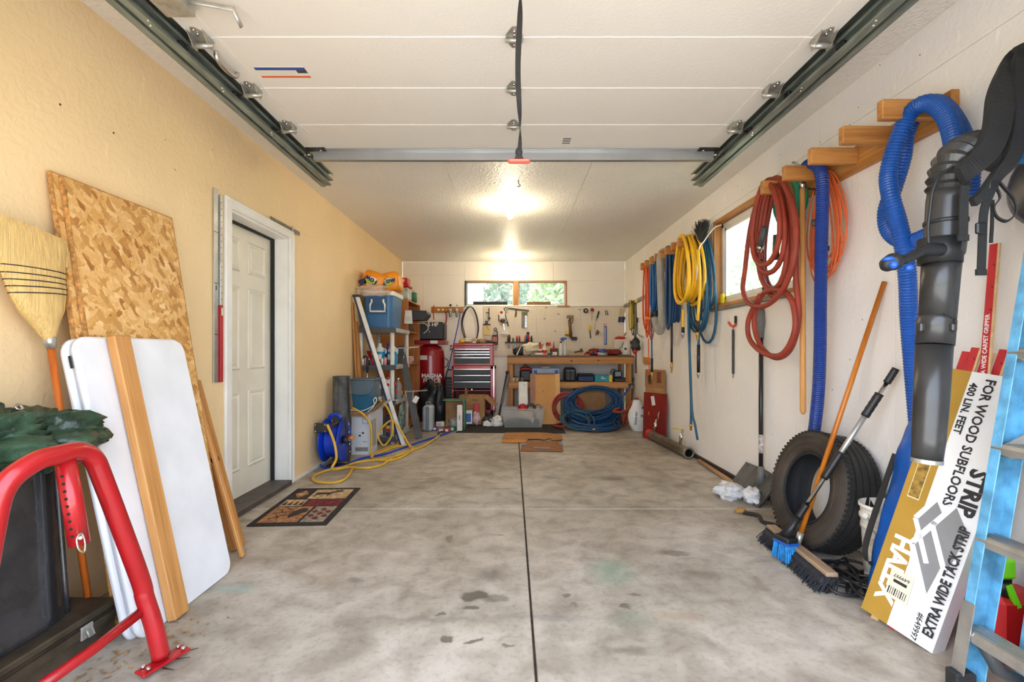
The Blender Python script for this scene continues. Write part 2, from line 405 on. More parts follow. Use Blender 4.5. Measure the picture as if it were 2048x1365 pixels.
for px, py in ((120, 209), (227, 266), (330, 280), (425, 300), (660, 655), (640, 760), (610, 470), (350, 340)):
    p = LW(px, py); part('nail', G().cyl(p + V((-.004, 0, 0)), p + V((.0015, 0, 0)), .005 if px < 230 else .003, n=6), nail_m, bpy.data.objects['wall_left'])
WY0, WY1, WZ0, WZ1 = 3.36, 4.72, 1.56, 2.40      # window in the right wall
core = G(); x = XR + .03 + T / 2
for y0, y1, z0, z1 in ((YF, WY0, 0, H), (WY1, YB, 0, H), (WY0, WY1, 0, WZ0), (WY0, WY1, WZ1, H)):
    core.box((x, (y0 + y1) / 2, (z0 + z1) / 2), (T, y1 - y0, z1 - z0))
q = []
zt = 2.46
for a, b in ((YF, 2.49), (2.49, 3.36)): q.append(lp(a, b, 0, zt, XR, .03, -1))
q += [lp(WY0, WY1, 0, WZ0, XR, .03, -1), lp(WY0, WY1, WZ1, zt, XR, .03, -1), lp(WY1, 6.2, 0, zt, XR, .03, -1), lp(6.2, YB, 0, zt, XR, .03, -1)]
for a, b in ((YF, 3.1), (3.1, 5.6), (5.6, YB)): q.append(lp(a, b, zt, H, XR, .03, -1))
wr = wall('wall_right', 'off-white painted right wall', q, wall_white, core)
for px, py in ((1700, 250), (1717, 215), (1640, 285), (1480, 348), (1560, 310), (1475, 372), (1485, 380), (1420, 700), (1410, 745), (1650, 690), (1725, 640), (1700, 720), (1665, 780), (1840, 110), (1760, 130), (1545, 870), (1440, 830), (1445, 915), (1905, 650)):
    p = RW(px, py); part('nail', G().cyl(p + V((.004, 0, 0)), p + V((-.0015, 0, 0)), .003, n=6), nail_m, wr)
BX0, BX1, BZ0, BZ1 = -.825, .955, 1.935, 2.37    # window in the back wall
core = G(); y = YB + .03 + T / 2
for x0, x1, z0, z1 in ((XL, BX0, 0, H), (BX1, XR, 0, H), (BX0, BX1, 0, BZ0), (BX0, BX1, BZ1, H)):
    core.box(((x0 + x1) / 2, y, (z0 + z1) / 2), (x1 - x0, T, z1 - z0))
q = []
for x0, x1, z0, z1 in ((XL, BX0, 2.47, H), (XL, -1.55, 0, 2.47), (-1.55, BX0, 0, 2.47), (BX0, .72, BZ1, H), (.72, XR, BZ1, H), (BX1, XR, 0, BZ1), (BX0, BX1, 0, BZ0)):
    q.append(G().box(((x0 + x1) / 2, YB + .015, (z0 + z1) / 2), (x1 - x0 - seam, .03, z1 - z0 - seam)))
wall('wall_back', 'off-white back wall with sheet joints', q, wall_backm, core)
# front wall around the open garage doorway (behind the camera's field of view)
g = G()
for x0, x1, z0, z1 in ((XL - .13, -1.46, 0, H), (1.50, XR + .13, 0, H), (-1.46, 1.50, 2.2, H)):
    g.box(((x0 + x1) / 2, YF - .06, (z0 + z1) / 2), (x1 - x0, .12, z1 - z0))
one('wall_front', g, wall_white, 'white wall around the open garage doorway', None, None, 'structure')
# ---- ceiling
cl = one('ceiling', G().box((.03, (YF + YB) / 2, H + .10), (XR - XL + .4, YB - YF + .4, .14)), ceil_m, 'off-white textured ceiling', None, None, 'structure')
cb = [YF, 2.0, 4.42, 6.84, YB]; cxs = [XL, -.56, .66, XR]
for i in range(4):
    for j in range(3):
        part('ceiling_panel', G().box(((cxs[j] + cxs[j + 1]) / 2, (cb[i] + cb[i + 1]) / 2, H + .015), (cxs[j + 1] - cxs[j] - .003, cb[i + 1] - cb[i] - .003, .03)), ceil_m, cl)
# roof over the garage
g = G().prism([(-2.6, 0), (2.6, 0), (0, 1.1)], YB - YF + .7, frame((.03, (YB + YF) / 2, H + .18), (1, 0, 0), (0, 0, 1)))
one('roof_1', g, plain('roof_shingle', (96, 88, 80), .9, bump=.4), 'grey garage roof', None, None, 'structure')
# ---- outside ground
one('driveway', G().box((0, -7.0, -.14), (16, 14.6, .1)), plain('drive_concrete', (196, 192, 186), .85, var=.08, vs=3), 'pale concrete driveway before the open door', None, None, 'structure')
one('ground', G().box((0, 6, -.30), (160, 160, .1)), plain('dry_ground', (150, 146, 104), .95, var=.2, vs=2), 'ground outside the garage', None, None, 'structure')

# ---- baseboards: thin caulk line / gap board at the left, dark gap board at the right
one('baseboard_left', G().box((XL + .006, (DY1 + .07 + 7.9) / 2, .012), (.012, 7.9 - DY1 - .07, .024)), white_paint, 'white strip along left wall foot', None, None, 'structure')
# ================================================================== ENTRY DOOR in the left wall
d1 = thing('door_1', 'cream six-panel entry door with white casing', None, (XL, (DY0 + DY1) / 2, 0), None, 'structure')
cw = .072
part('casing', G().box((XL + .011, DY0 - cw / 2 + .005, (DZ + cw) / 2), (.022, cw, DZ + cw), bev=.005), white_paint, d1)
part('casing', G().box((XL + .011, DY1 + cw / 2 - .005, (DZ + cw) / 2), (.022, cw, DZ + cw), bev=.005), white_paint, d1)
part('casing', G().box((XL + .011, (DY0 + DY1) / 2, DZ + cw / 2 - .002), (.022, DY1 - DY0 + .01, cw), bev=.005), white_paint, d1)
part('casing_bead', G().box((XL + .024, (DY0 + DY1) / 2, DZ + cw * .72), (.008, DY1 - DY0 + .10, .02), bev=.003), white_paint, d1)
part('casing_bead', G().box((XL + .024, DY1 + cw * .72, (DZ + cw) / 2), (.008, .02, DZ + .03), bev=.003), white_paint, d1)
for y in (DY0 + .006, DY1 - .006): part('jamb', G().box((XL - .075, y, DZ / 2), (.15, .016, DZ)), white_paint, d1)
part('jamb', G().box((XL - .075, (DY0 + DY1) / 2, DZ - .008), (.15, DY1 - DY0 - .03, .016)), white_paint, d1)
part('threshold', G().box((XL - .06, (DY0 + DY1) / 2, .022), (.20, DY1 - DY0 - .03, .044), bev=.006), plain('threshold_dark', (86, 78, 70), .5, .3, var=.2), d1)
part('weatherstrip', G().box((XL - .125, DY1 - .022, DZ / 2), (.03, .012, DZ - .05)), black_rub, d1)
part('weatherstrip', G().box((XL - .125, (DY0 + DY1) / 2, DZ - .022), (.03, DY1 - DY0 - .03, .012)), black_rub, d1)
xd = XL - .145
slab = part('door_slab', G().box((xd - .02, (DY0 + DY1) / 2, (.040 + DZ - .012) / 2), (.04, DY1 - DY0 - .026, DZ - .052)), door_paint, d1)
def panel_mold(y0, y1, z0, z1):
    f = G()
    o = [(y0, z0), (y1, z0), (y1, z1), (y0, z1)]
    def ring(k): return [(y0 + k, z0 + k), (y1 - k, z0 + k), (y1 - k, z1 - k), (y0 + k, z1 - k)]
    prof = [(0, .001), (.012, .012), (.022, .010), (.030, .002), (.050, .010)]
    vs = []; 
    for k, h in prof: vs += [(xd + h, a, b) for a, b in ring(k)]
    fs = [(r * 4 + i, r * 4 + (i + 1) % 4, r * 4 + 4 + (i + 1) % 4, r * 4 + 4 + i) for r in range(len(prof) - 1) for i in range(4)]
    n = (len(prof) - 1) * 4; fs.append((n, n + 1, n + 2, n + 3))
    f.add(vs, fs); return f
ym = (DY0 + DY1) / 2
for ya, yb in ((DY0 + .12, ym - .055), (ym + .055, DY1 - .12)):
    for za, zb in ((.24, .84), (1.00, 1.63), (1.74, 1.99)):
        part('door_panel', panel_mold(ya, yb, za, zb), door_paint, slab)
# ================================================================== WINDOWS
def glass_mat(h0, h1):
    m, n, N, L, B = _nodes('window_glass'); N.remove(B)
    o = N['Material Output']; tr = N.new('ShaderNodeBsdfTransparent'); tr.inputs[0].default_value = (.95, .98, .97, 1)
    gl = N.new('ShaderNodeBsdfGlossy'); gl.inputs['Roughness'].default_value = .03
    df = N.new('ShaderNodeBsdfTranslucent'); df.inputs[0].default_value = (.90, .94, .93, 1)
    lw = N.new('ShaderNodeLayerWeight'); pw = N.new('ShaderNodeMath'); pw.operation = 'POWER'; L.new(lw.outputs['Facing'], pw.inputs[0]); pw.inputs[1].default_value = 5
    fr = N.new('ShaderNodeMath'); fr.operation = 'MULTIPLY_ADD'; L.new(pw.outputs[0], fr.inputs[0]); fr.inputs[1].default_value = .5; fr.inputs[2].default_value = .03
    ge = N.new('ShaderNodeNewGeometry'); nz = N.new('ShaderNodeTexNoise'); nz.inputs['Scale'].default_value = 9; nz.inputs['Detail'].default_value = 6; L.new(ge.outputs['Position'], nz.inputs[0])
    mr = N.new('ShaderNodeMapRange'); L.new(nz.outputs['Fac'], mr.inputs[0]); mr.inputs[1].default_value = .35; mr.inputs[2].default_value = .75; mr.inputs[3].default_value = h0; mr.inputs[4].default_value = h1
    m1 = N.new('ShaderNodeMixShader'); L.new(mr.outputs[0], m1.inputs[0]); L.new(tr.outputs[0], m1.inputs[1]); L.new(df.outputs[0], m1.inputs[2])
    m2 = N.new('ShaderNodeMixShader'); L.new(fr.outputs[0], m2.inputs[0]); L.new(m1.outputs[0], m2.inputs[1]); L.new(gl.outputs[0], m2.inputs[2])
    L.new(m2.outputs[0], o.inputs[0]); return m
glass = glass_mat(.04, .14); glass_glare = glass_mat(.10, .28)  # side panes get a milky haze imitating the overexposed daylight outside
w1 = thing('window_1', 'long low window high in the back wall', None, ((BX0 + BX1) / 2, YB, BZ0), None, 'structure')
xm = .068
fr1 = plain('window_frame_dark', (60, 62, 64), .5)
part('mullion', G().box((xm, YB + .03, (BZ0 + BZ1) / 2), (.088, .07, BZ1 - BZ0)), pine_z, w1)
part('jamb', G().box((BX1 - .012, YB + .06, (BZ0 + BZ1) / 2), (.024, .14, BZ1 - BZ0)), pine_z, w1)
part('jamb', G().box((BX0 + .012, YB + .06, (BZ0 + BZ1) / 2), (.024, .14, BZ1 - BZ0)), fr1, w1)
part('head', G().box(((BX0 + BX1) / 2, YB + .075, BZ1 - .008), (BX1 - BX0 - .05, .11, .016)), pine_x, w1)
part('sill', G().box(((BX0 + BX1) / 2, YB + .075, BZ0 + .008), (BX1 - BX0 - .05, .11, .016)), white_paint, w1)
for xa, xb in ((BX0 + .026, xm - .046), (xm + .046, BX1 - .026)):
    sash = G()
    for c, d in ((((xa + xb) / 2, YB + .1, BZ1 - .026), (xb - xa, .02, .016)), (((xa + xb) / 2, YB + .1, BZ0 + .026), (xb - xa, .02, .016)), ((xa + .008, YB + .1, (BZ0 + BZ1) / 2), (.016, .02, BZ1 - BZ0 - .05)), ((xb - .008, YB + .1, (BZ0 + BZ1) / 2), (.016, .02, BZ1 - BZ0 - .05))): sash.box(c, d)
    s_ = part('sash', sash, plain('pale_sash', (206, 214, 212), .5), w1)
    part('pane', G().box(((xa + xb) / 2, YB + .1, (BZ0 + BZ1) / 2), (xb - xa - .02, .005, BZ1 - BZ0 - .05)), glass, s_)
part('stool', G().box((.9, YB - .015, BZ0 - .012), (.22, .03, .022)), pine_x, w1)
w2 = thing('window_2', 'sliding window with raw wooden surround in the right wall', None, (XR, (WY0 + WY1) / 2, WZ0), None, 'structure')
part('jamb', G().box((XR + .055, WY1 - .012, (WZ0 + WZ1) / 2), (.13, .024, WZ1 - WZ0)), pine_z, w2)
part('jamb', G().box((XR + .055, WY0 + .012, (WZ0 + WZ1) / 2), (.13, .024, WZ1 - WZ0)), pine_z, w2)
part('head', G().box((XR + .055, (WY0 + WY1) / 2, WZ1 - .014), (.13, WY1 - WY0 - .05, .028)), pine, w2)
part('sill', G().box((XR + .055, (WY0 + WY1) / 2, WZ0 + .014), (.13, WY1 - WY0 - .05, .028)), pine, w2)
part('sill_edge', G().box((XR - .012, (WY0 + WY1) / 2 + .06, WZ0 - .016), (.024, WY1 - WY0 - .02, .036), bev=.006), wood('weathered', (150, 140, 122), (96, 88, 74), 'Y'), w2)
xv = XR + .09
vin = white_paint
ya, yb, za, zb = WY0 + .026, WY1 - .026, WZ0 + .03, WZ1 - .03
fg = G()
for c, d in (((xv, (ya + yb) / 2, zb - .022), (.06, yb - ya, .044)), ((xv, (ya + yb) / 2, za + .022), (.06, yb - ya, .044)), ((xv, ya + .022, (za + zb) / 2), (.06, .044, zb - za)), ((xv, yb - .022, (za + zb) / 2), (.06, .044, zb - za))): fg.box(c, d, bev=.004)
part('vinyl_frame', fg, vin, w2)
ymid = (ya + yb) / 2 - .10
for k, (p0, p1, dx) in enumerate(((ya + .045, ymid + .02, .008), (ymid - .02, yb - .045, -.012))):
    sg = G()
    for c, d in (((xv + dx, (p0 + p1) / 2, zb - .06), (.02, p1 - p0, .034)), ((xv + dx, (p0 + p1) / 2, za + .06), (.02, p1 - p0, .034)), ((xv + dx, p0 + .016, (za + zb) / 2), (.02, .032, zb - za - .09)), ((xv + dx, p1 - .016, (za + zb) / 2), (.02, .032, zb - za - .09))): sg.box(c, d, bev=.003)
    s_ = part('sash', sg, vin, w2)
    part('pane', G().box((xv + dx, (p0 + p1) / 2, (za + zb) / 2), (.005, p1 - p0 - .05, zb - za - .13)), glass_glare, s_)
# ================================================================== OUTSIDE, seen through the windows
def foliage(c, rx, ry, rz, n, sd, leaf=.16):
    r = random.Random(sd); g = G()
    for i in range(n):
        while True:
            p = V((r.uniform(-1, 1), r.uniform(-1, 1), r.uniform(-1, 1)))
            if .35 < p.length < 1: break
        p = V((c[0] + p.x * rx, c[1] + p.y * ry, c[2] + p.z * rz))
        a = V((r.gauss(0, 1), r.gauss(0, 1), r.gauss(0, 1))).normalized(); b = a.orthogonal().normalized(); s = leaf * r.uniform(.6, 1.4)
        g.add([p - a * s, p + b * s * .45, p + a * s, p - b * s * .45], [(0, 1, 2, 3)])
    return g
leaf_ms = [plain('leaf_a', (112, 148, 84), .6, var=.25, vs=3), plain('leaf_b', (150, 176, 96), .6, var=.25, vs=3), plain('leaf_c', (86, 118, 84), .6, var=.25, vs=3)]
bark = plain('bark', (92, 78, 62), .9, var=.2)
def tree(label, x, y, zc, rx, ry, rz, n, sd, k, leaf=.16):
    t = thing('tree', label, 'tree', (x, y, -.25), 'trees outside the windows')
    part('trunk', G().tube([(x, y, -.25), (x + .1, y, zc - rz * .5), (x, y + .1, zc)], [.16, .12, .06]), bark, t)
    part('crown', foliage((x, y, zc), rx, ry, rz, n, sd, leaf), leaf_ms[k], t, None, 'stuff')
tree('dark green leafy tree in the left pane of the back window', -.15, 16.2, 3.2, .8, .9, 1.5, 2200, 1, 2, .12)
tree('pale sunlit tree filling the right pane of the back window', 1.7, 14.0, 2.6, 1.25, .9, 1.3, 3000, 2, 1, .13)
tree('tall blue-green tree behind the back window', 2.6, 18.4, 4.6, 2.6, 1.5, 2.6, 2600, 3, 0, .2)
tree('broad leafy tree outside the side window', 6.2, 7.2, 2.8, 1.6, 1.6, 1.9, 2600, 4, 0, .16)
tree('small bright tree seen low through the side window', 5.6, 10.4, 2.2, 1.3, 1.4, 1.4, 1800, 5, 1, .15)
hs = thing('house', "neighbour's low house with a sloping grey roof behind the back window", 'house', (-2.6, 23, -.25))
part('wall', G().box((-2.6, 24.4, 1.2), (5, 3, 2.9)), plain('house_wall', (190, 176, 150), .8), hs)
part('roof', G().prism([(-3.4, 0), (4.2, 0), (3.6, .2), (1.9, 1.9), (1.5, 1.9)], 4, frame((-2.9, 24.2, 2.3), (1, 0, 0), (0, 0, 1))), plain('shingle', (150, 146, 138), .9, bump=.4), hs)
fence = thing('fence', 'pale board fence outside the side window', 'fence', (8.4, 7.5, -.25))
for i in range(26): part('board', G().box((8.4, 1.5 + i * .5, .75), (.03, .48, 2.0)), plain('fence_wood', (196, 184, 160), .8), fence)

# ================================================================== OVERHEAD DOOR, TRACKS, LAMPS
galv = plain('galvanised_track', (128, 136, 126), .42, .35, var=.22, vs=9, stretch=(4, .6, 4))
bolt_m = plain('bolt_bright', (214, 210, 200), .25, .95, var=.05)
strap_m = plain('black_strap', (38, 36, 34), .8, var=.1)
red_pl = plain('red_plastic', (226, 84, 66), .45, var=.06)
ZD = 2.55
gd = thing('garage_door', 'white sectional overhead garage door parked open under the ceiling', 'garage door', (0, 2.0, ZD))
sy = [3.42, 3.00, 2.58, 2.16, 1.74, 1.32, .90]
for i in range(6):
    yb, ya = sy[i], sy[i + 1]
    s_ = part('door_section', G().box((0, (ya + yb) / 2, ZD + .022), (2.86, yb - ya - .007, .044), bev=.004), door_skin, gd)
    for sx in (-1, 1): part('end_stile', G().box((sx * 1.375, (ya + yb) / 2, ZD - .0015), (.11, yb - ya - .012, .003)), door_skin, s_)
    if i: part('seam_strip', G().box((0, yb, ZD + .012), (2.84, .006, .02)), white_paint, gd)
def diamond(cx, y, w=.032, L=.058):
    return G().prism([(-w, -.02), (-w * .25, -L), (w * .25, -L), (w, -.02), (w, .02), (w * .25, L), (-w * .25, L), (-w, .02)], .004, frame((cx, y, ZD - .004), (1, 0, 0), (0, 1, 0)))
for yb in sy[1:4]:
    h = part('hinge', diamond(.010, yb, .037, .072), zinc, gd)
    part('hinge_barrel', G().cyl((-.03, yb + .006, ZD - .014), (.05, yb + .006, ZD - .014), .010, n=10), zinc, h)
    for dy in (-.045, -.022, .03, .048): part('bolt', G().cyl((.010, yb + dy, ZD - .004), (.010, yb + dy, ZD - .013), .007, n=8), bolt_m, h)
    for sx in (-1, 1):
        X = sx * 1.385
        g = diamond(X, yb, .036, .07)
        for dx in (-.034, .034): g.prism([(-.055, 0), (.035, 0), (.02, .05), (-.005, .05)], .003, frame((X + dx, yb, ZD - .004), (0, 1, 0), (0, 0, -1)))
        h = part('hinge', g, zinc, gd)
        part('roller_shaft', G().cyl((X - sx * .05, yb, ZD - .042), (sx * 1.47, yb, ZD - .042), .0075, n=10), bolt_m, h)
        part('shaft_sleeve', G().cyl((X - .045, yb, ZD - .042), (X + .045, yb, ZD - .042), .012, n=10), zinc, h)
        part('roller', G().cyl((sx * 1.462, yb, ZD - .042), (sx * 1.482, yb, ZD - .042), .022, n=14), black_rub, h)
        for dy in (-.058, -.03, .04, .06): part('bolt', G().cyl((X, yb + dy, ZD - .004), (X, yb + dy, ZD - .014), .007, n=8), bolt_m, h)
strut = G()
strut.box((.01, 3.385, ZD - .035), (2.80, .004, .07)); strut.box((.01, 3.40, ZD - .068), (2.80, .035, .004)); strut.box((.01, 3.37, ZD - .004), (2.80, .035, .004))
part('strut', strut, plain('strut_steel', (176, 178, 178), .35, .7, var=.06, vs=3), gd)
for sx in (-1, 1):
    b = part('top_bracket', G().box((sx * 1.36, 3.36, ZD - .006), (.13, .06, .006)).box((sx * 1.42, 3.36, ZD - .03), (.006, .05, .05)), dark_metal, gd)
    part('bolt', G().cyl((sx * 1.33, 3.36, ZD - .008), (sx * 1.33, 3.36, ZD - .018), .009, n=8), bolt_m, b)
    part('roller_shaft', G().cyl((sx * 1.40, 3.36, ZD - .042), (sx * 1.475, 3.36, ZD - .042), .007, n=8), bolt_m, b)
# slide lock, grab handle, warning label, date stamp
lk = part('lock_housing', G().box((-1.33, 1.84, ZD - .03), (.10, .20, .055), bev=.004), wood('lock_wood', (196, 160, 104), (150, 116, 70), 'Y'), gd)
part('lock_plate', G().box((-1.33, 1.84, ZD - .06), (.115, .21, .005)).box((-1.275, 1.84, ZD - .035), (.004, .21, .055)), zinc, lk)
part('lock_arm', G().tube([(-1.28, 1.90, ZD - .03), (-1.22, 1.915, ZD - .03), (-1.12, 1.945, ZD - .03), (-1.11, 1.955, ZD - .06), (-1.11, 1.985, ZD - .075)], .010, 8, flat=.5), zinc, lk)
part('grab_handle', G().tube(spl([(-1.385, 2.26, ZD - .002), (-1.385, 2.275, ZD - .035), (-1.385, 2.34, ZD - .045), (-1.385, 2.42, ZD - .03), (-1.385, 2.44, ZD - .002)], 5), .011, 8), bolt_m, gd)
lb = part('warning_label', G().box((-1.155, 2.435, ZD - .001), (.25, .09, .0016)), plain('label_paper', (222, 216, 202), .6, var=.03), gd)
part('label_band', G().box((-1.155, 2.404, ZD - .0025), (.25, .022, .001)), plain('label_blue', (36, 72, 150), .5, var=0), lb)
part('label_band', G().box((-1.155, 2.474, ZD - .0025), (.25, .014, .001)), plain('label_orange', (220, 92, 40), .5, var=0), lb)
part('label_band', G().box((-1.055, 2.428, ZD - .0025), (.05, .026, .001)), plain('label_dark', (62, 58, 56), .5, var=0), lb)
for k in range(3): part('print_line', G().box((.365, 3.20 + k * .034, ZD - .001), (.052, .016, .001)), plain('print_grey', (110, 104, 98), .6, var=.2), gd)
# pull strap
ps = thing('pull_strap', 'black twisted pull strap hanging from the overhead door with a red handle', 'strap', (.026, 1.8, 1.85))
pts, n = [], 40
g = G(); vs = []
for i in range(n + 1):
    t = i / n; z = 2.548 - t * (2.548 - 1.875); a = .5 + 5.2 * t + .8 * sin(7 * t)
    w = .0125 * (1 - .35 * t); c = V((.026 + .004 * sin(9 * t), 1.8, z)); d = V((cos(a), sin(a), 0)); q = V((-sin(a), cos(a), 0)) * .0012
    vs += [c - d * w - q, c + d * w - q, c + d * w + q, c - d * w + q]
fs = [(i * 4 + j, i * 4 + (j + 1) % 4, i * 4 + 4 + (j + 1) % 4, i * 4 + 4 + j) for i in range(n) for j in range(4)]
part('webbing', g.add(vs, fs, False), strap_m, ps)
part('knot', G().ball((.026, 1.8, 1.885), .014, 10, (1, .8, 1.3)), strap_m, ps)
part('loop_end', G().prism([(-.008, .03), (.008, .03), (.018, 0), (-.018, 0)], .008, frame((.026, 1.8, 1.855), (1, 0, 0), (0, 0, 1))), strap_m, ps)
hd = part('handle', G().box((.026, 1.8, 1.851), (.084, .022, .015), bev=.006), red_pl, ps)
part('grip_rib', G().box((.026, 1.7885, 1.851), (.07, .002, .004)), plain('red_pale', (240, 130, 112), .5), hd)
# tracks
def ctrack(g, x, z, sx, y0, y1, h=.058, d=.036):
    t = .003
    g.box((x + sx * d / 2, (y0 + y1) / 2, z), (t, y1 - y0, h)); 
    for s in (-1, 1):
        g.box((x, (y0 + y1) / 2, z + s * h / 2), (d, y1 - y0, t)); g.box((x - sx * d / 2, (y0 + y1) / 2, z + s * (h / 2 - .006)), (t, y1 - y0, .012))
    return g
for sx, lab in ((-1, 'galvanised steel door track along the left edge of the overhead door'), (1, 'galvanised steel door track along the right edge of the overhead door')):
    t = thing('door_track', lab, 'track', (sx * 1.49, 2.4, 2.45), 'overhead door tracks')
    part('rail', ctrack(G(), sx * 1.478, ZD - .042, sx, .9, 3.9), galv, t)
    part('rail', ctrack(G(), sx * 1.490, ZD + .020, sx, .9, 3.97), galv, t)
    part('angle_iron', G().box((sx * 1.522, 2.4, ZD - .02), (.003, 3.1, .09)).box((sx * 1.538, 2.4, ZD - .064), (.034, 3.1, .003)), galv, t)
    for y in (3.02, 3.70):
        b = part('hanger', G().box((sx * 1.54, y, ZD + .065), (.03, .035, .172)).box((sx * 1.60, y, H - .002), (.15, .035, .004)), zinc, t)
        for k in range(4): part('slot', G().box((sx * (1.56 + k * .03), y, H - .0045), (.012, .012, .002)), dark_metal, b)
        part('bolt', G().cyl((sx * 1.54, y - .018, ZD + .02), (sx * 1.54, y - .03, ZD + .02), .008, n=8), bolt_m, b)
    for y in (1.95, 2.45, 2.95):
        for k in range(2): part('rivet', G().cyl((sx * (1.478 - .010 + .012 * k), y + k * .03, ZD - .069), (sx * (1.478 - .010 + .012 * k), y + k * .03, ZD - .076), .006, n=6), bolt_m, t)
# ceiling lamps: bare bulbs in porcelain holders
porc = plain('porcelain', (232, 222, 196), .35, var=.03)
bulb_m, _n, _N, _L, _B = _nodes('bulb_lit'); _B.inputs['Emission Color'].default_value = (1, .80, .48, 1); _B.inputs['Emission Strength'].default_value = 14; _B.inputs['Base Color'].default_value = (1, .95, .85, 1)
def lamp(y, lab, watts):
    t = thing('ceiling_lamp', lab, 'lamp', (-.02, y, H), 'bare bulbs on the ceiling')
    m = M.Translation((-.02, y, H))
    part('holder', G().lathe([(0, 0), (.058, 0), (.060, -.012), (.045, -.024), (.026, -.032), (.024, -.05), (.02, -.052), (0, -.052)], m, 24), porc, t)
    part('bulb', G().lathe([(.014, -.045), (.016, -.062), (.030, -.095), (.034, -.118), (.028, -.145), (.014, -.158), (0, -.161)], m, 20), bulb_m, t)
    l = bpy.data.lights.new('bulb_light', 'POINT'); l.energy = watts; l.color = (1, .86, .62); l.shadow_soft_size = .035
    o = bpy.data.objects.new('bulb_light', l); COL.objects.link(o); o.parent = t; o.location = (0, 0, -.26)
    return t
lamp(5.12, 'lit bare bulb on the ceiling nearer the overhead door', 2.4)
lamp(7.90, 'lit bare bulb on the ceiling close to the back wall', 2.1)
one('ceiling_hook', G().tube(spl([(.06, 4.4, H), (.06, 4.4, H - .03), (.075, 4.4, H - .05), (.06, 4.4, H - .062), (.048, 4.4, H - .052)], 4), .004, 6), dark_metal, 'small dark screw hook in the ceiling before the nearer bulb', 'hook')

# ================================================================== LEFT SIDE, FOREGROUND
def lean(name_x_top, z_top, x_bot, z_bot=0.0):
    pass
def leanm(y0, xb, zb, xt, zt):
    """frame of a sheet leaning on the left wall: local X along +Y (deeper), local Y up the sheet, local Z out into the room"""
    return frame((xb, y0, zb), (0, 1, 0), (xt - xb, 0, zt - zb))
# -- OSB sheets
def osb_mat():
    m, n, N, L, B = _nodes('osb_flakes')
    tc = N.new('ShaderNodeTexCoord'); base = tc.outputs['Object']
    prev = None
    def layer(rot, sx, sy, seed, off=(0, 0, 0)):
        mp = N.new('ShaderNodeMapping'); L.new(base, mp.inputs[0]); mp.inputs['Rotation'].default_value = rot; mp.vector_type = 'TEXTURE'; mp.inputs['Scale'].default_value = (1 / sx, 1 / sx, 1 / sy); mp.inputs['Location'].default_value = (seed, seed * 2, seed * 3)
        nz = N.new('ShaderNodeTexNoise'); nz.inputs['Scale'].default_value = 2; L.new(mp.outputs[0], nz.inputs[0])
        v = N.new('ShaderNodeTexVoronoi'); v.distance = 'CHEBYCHEV'; v.inputs['Scale'].default_value = 1; v.inputs['Randomness'].default_value = 1; L.new(mp.outputs[0], v.inputs[0])
        sp = N.new('ShaderNodeSeparateColor'); L.new(v.outputs['Color'], sp.inputs[0])
        return sp.outputs[0], sp.outputs[1], mp.outputs[0]
    cols = [(s2l(212, 160, 92), s2l(232, 188, 122)), (s2l(192, 136, 66), s2l(226, 176, 106)), (s2l(218, 166, 96), s2l(238, 200, 140)), (s2l(164, 106, 44), s2l(216, 164, 92))]
    col = None
    for k, (rx, sx, sy, sd) in enumerate(((.2, 60, 16, 0), (-.9, 50, 14, 3), (1.25, 46, 13, 7), (.65, 38, 11, 12))):
        a, b, vec = layer((rx, 0, .2 * k), sx, sy, sd)
        r = N.new('ShaderNodeValToRGB'); L.new(a, r.inputs[0]); r.color_ramp.elements[0].color = c4(cols[k][0]); r.color_ramp.elements[1].color = c4(cols[k][1])
        st = N.new('ShaderNodeTexNoise'); st.inputs['Scale'].default_value = 5; st.inputs['Detail'].default_value = 3; L.new(vec, st.inputs[0])
        ml = N.new('ShaderNodeMix'); ml.data_type = 'RGBA'; ml.blend_type = 'OVERLAY'; ml.inputs[0].default_value = .35; L.new(r.outputs[0], ml.inputs[6]); L.new(st.outputs['Fac'], ml.inputs[7])
        if col is None: col = ml.outputs[2]
        else:
            th = N.new('ShaderNodeMath'); th.operation = 'GREATER_THAN'; L.new(b, th.inputs[0]); th.inputs[1].default_value = (.6, .62, .70)[k - 1]
            mx = N.new('ShaderNodeMix'); mx.data_type = 'RGBA'; L.new(th.outputs[0], mx.inputs[0]); L.new(col, mx.inputs[6]); L.new(ml.outputs[2], mx.inputs[7]); col = mx.outputs[2]
    L.new(col, B.inputs['Base Color']); B.inputs['Roughness'].default_value = .55
    bw = N.new('ShaderNodeRGBToBW'); L.new(col, bw.inputs[0]); bp = N.new('ShaderNodeBump'); bp.inputs['Strength'].default_value = .25; bp.inputs['Distance'].default_value = .004
    L.new(bw.outputs[0], bp.inputs['Height']); L.new(bp.outputs[0], B.inputs['Normal']); return m
osb = osb_mat()
osb_edge = plain('osb_edge', (196, 142, 78), .8, var=.25, vs=60, bump=.4, bs=120)
def sheet(y0, y1, xb, zt, xt, lab, th=.018, skew=0):
    m = leanm(y0, xb, 0, xt, zt); L = V((xt - xb, 0, zt)).length; w = y1 - y0
    t = thing('osb_sheet', lab, 'board', (xb, (y0 + y1) / 2, 0), 'oriented strand boards on the left wall')
    part('face', G().prism([(.004, .002), (w - .004, .002), (w - .004, L - .003), (.004, L - .003)], th, m @ M.Translation((0, 0, th / 2))), osb, t)
    e = G()
    for a, b in (((0, 0), (0, L)), ((w, 0), (w, L)), ((0, L), (w, L))):
        e.bar(m @ V((*a, th / 2)), m @ V((*b, th / 2)), .006, th * .96, up=m.to_3x3() @ V((0, 0, 1)))
    part('edge', e, osb_edge, t)
    return t
sheet(1.98, 2.63, -1.625, 1.878, -1.906, 'tall strand board sheet flat against the tan wall, behind the other sheet')
sheet(2.01, 2.655, -1.590, 1.870, -1.884, 'front tall strand board sheet, just behind the white folding table')
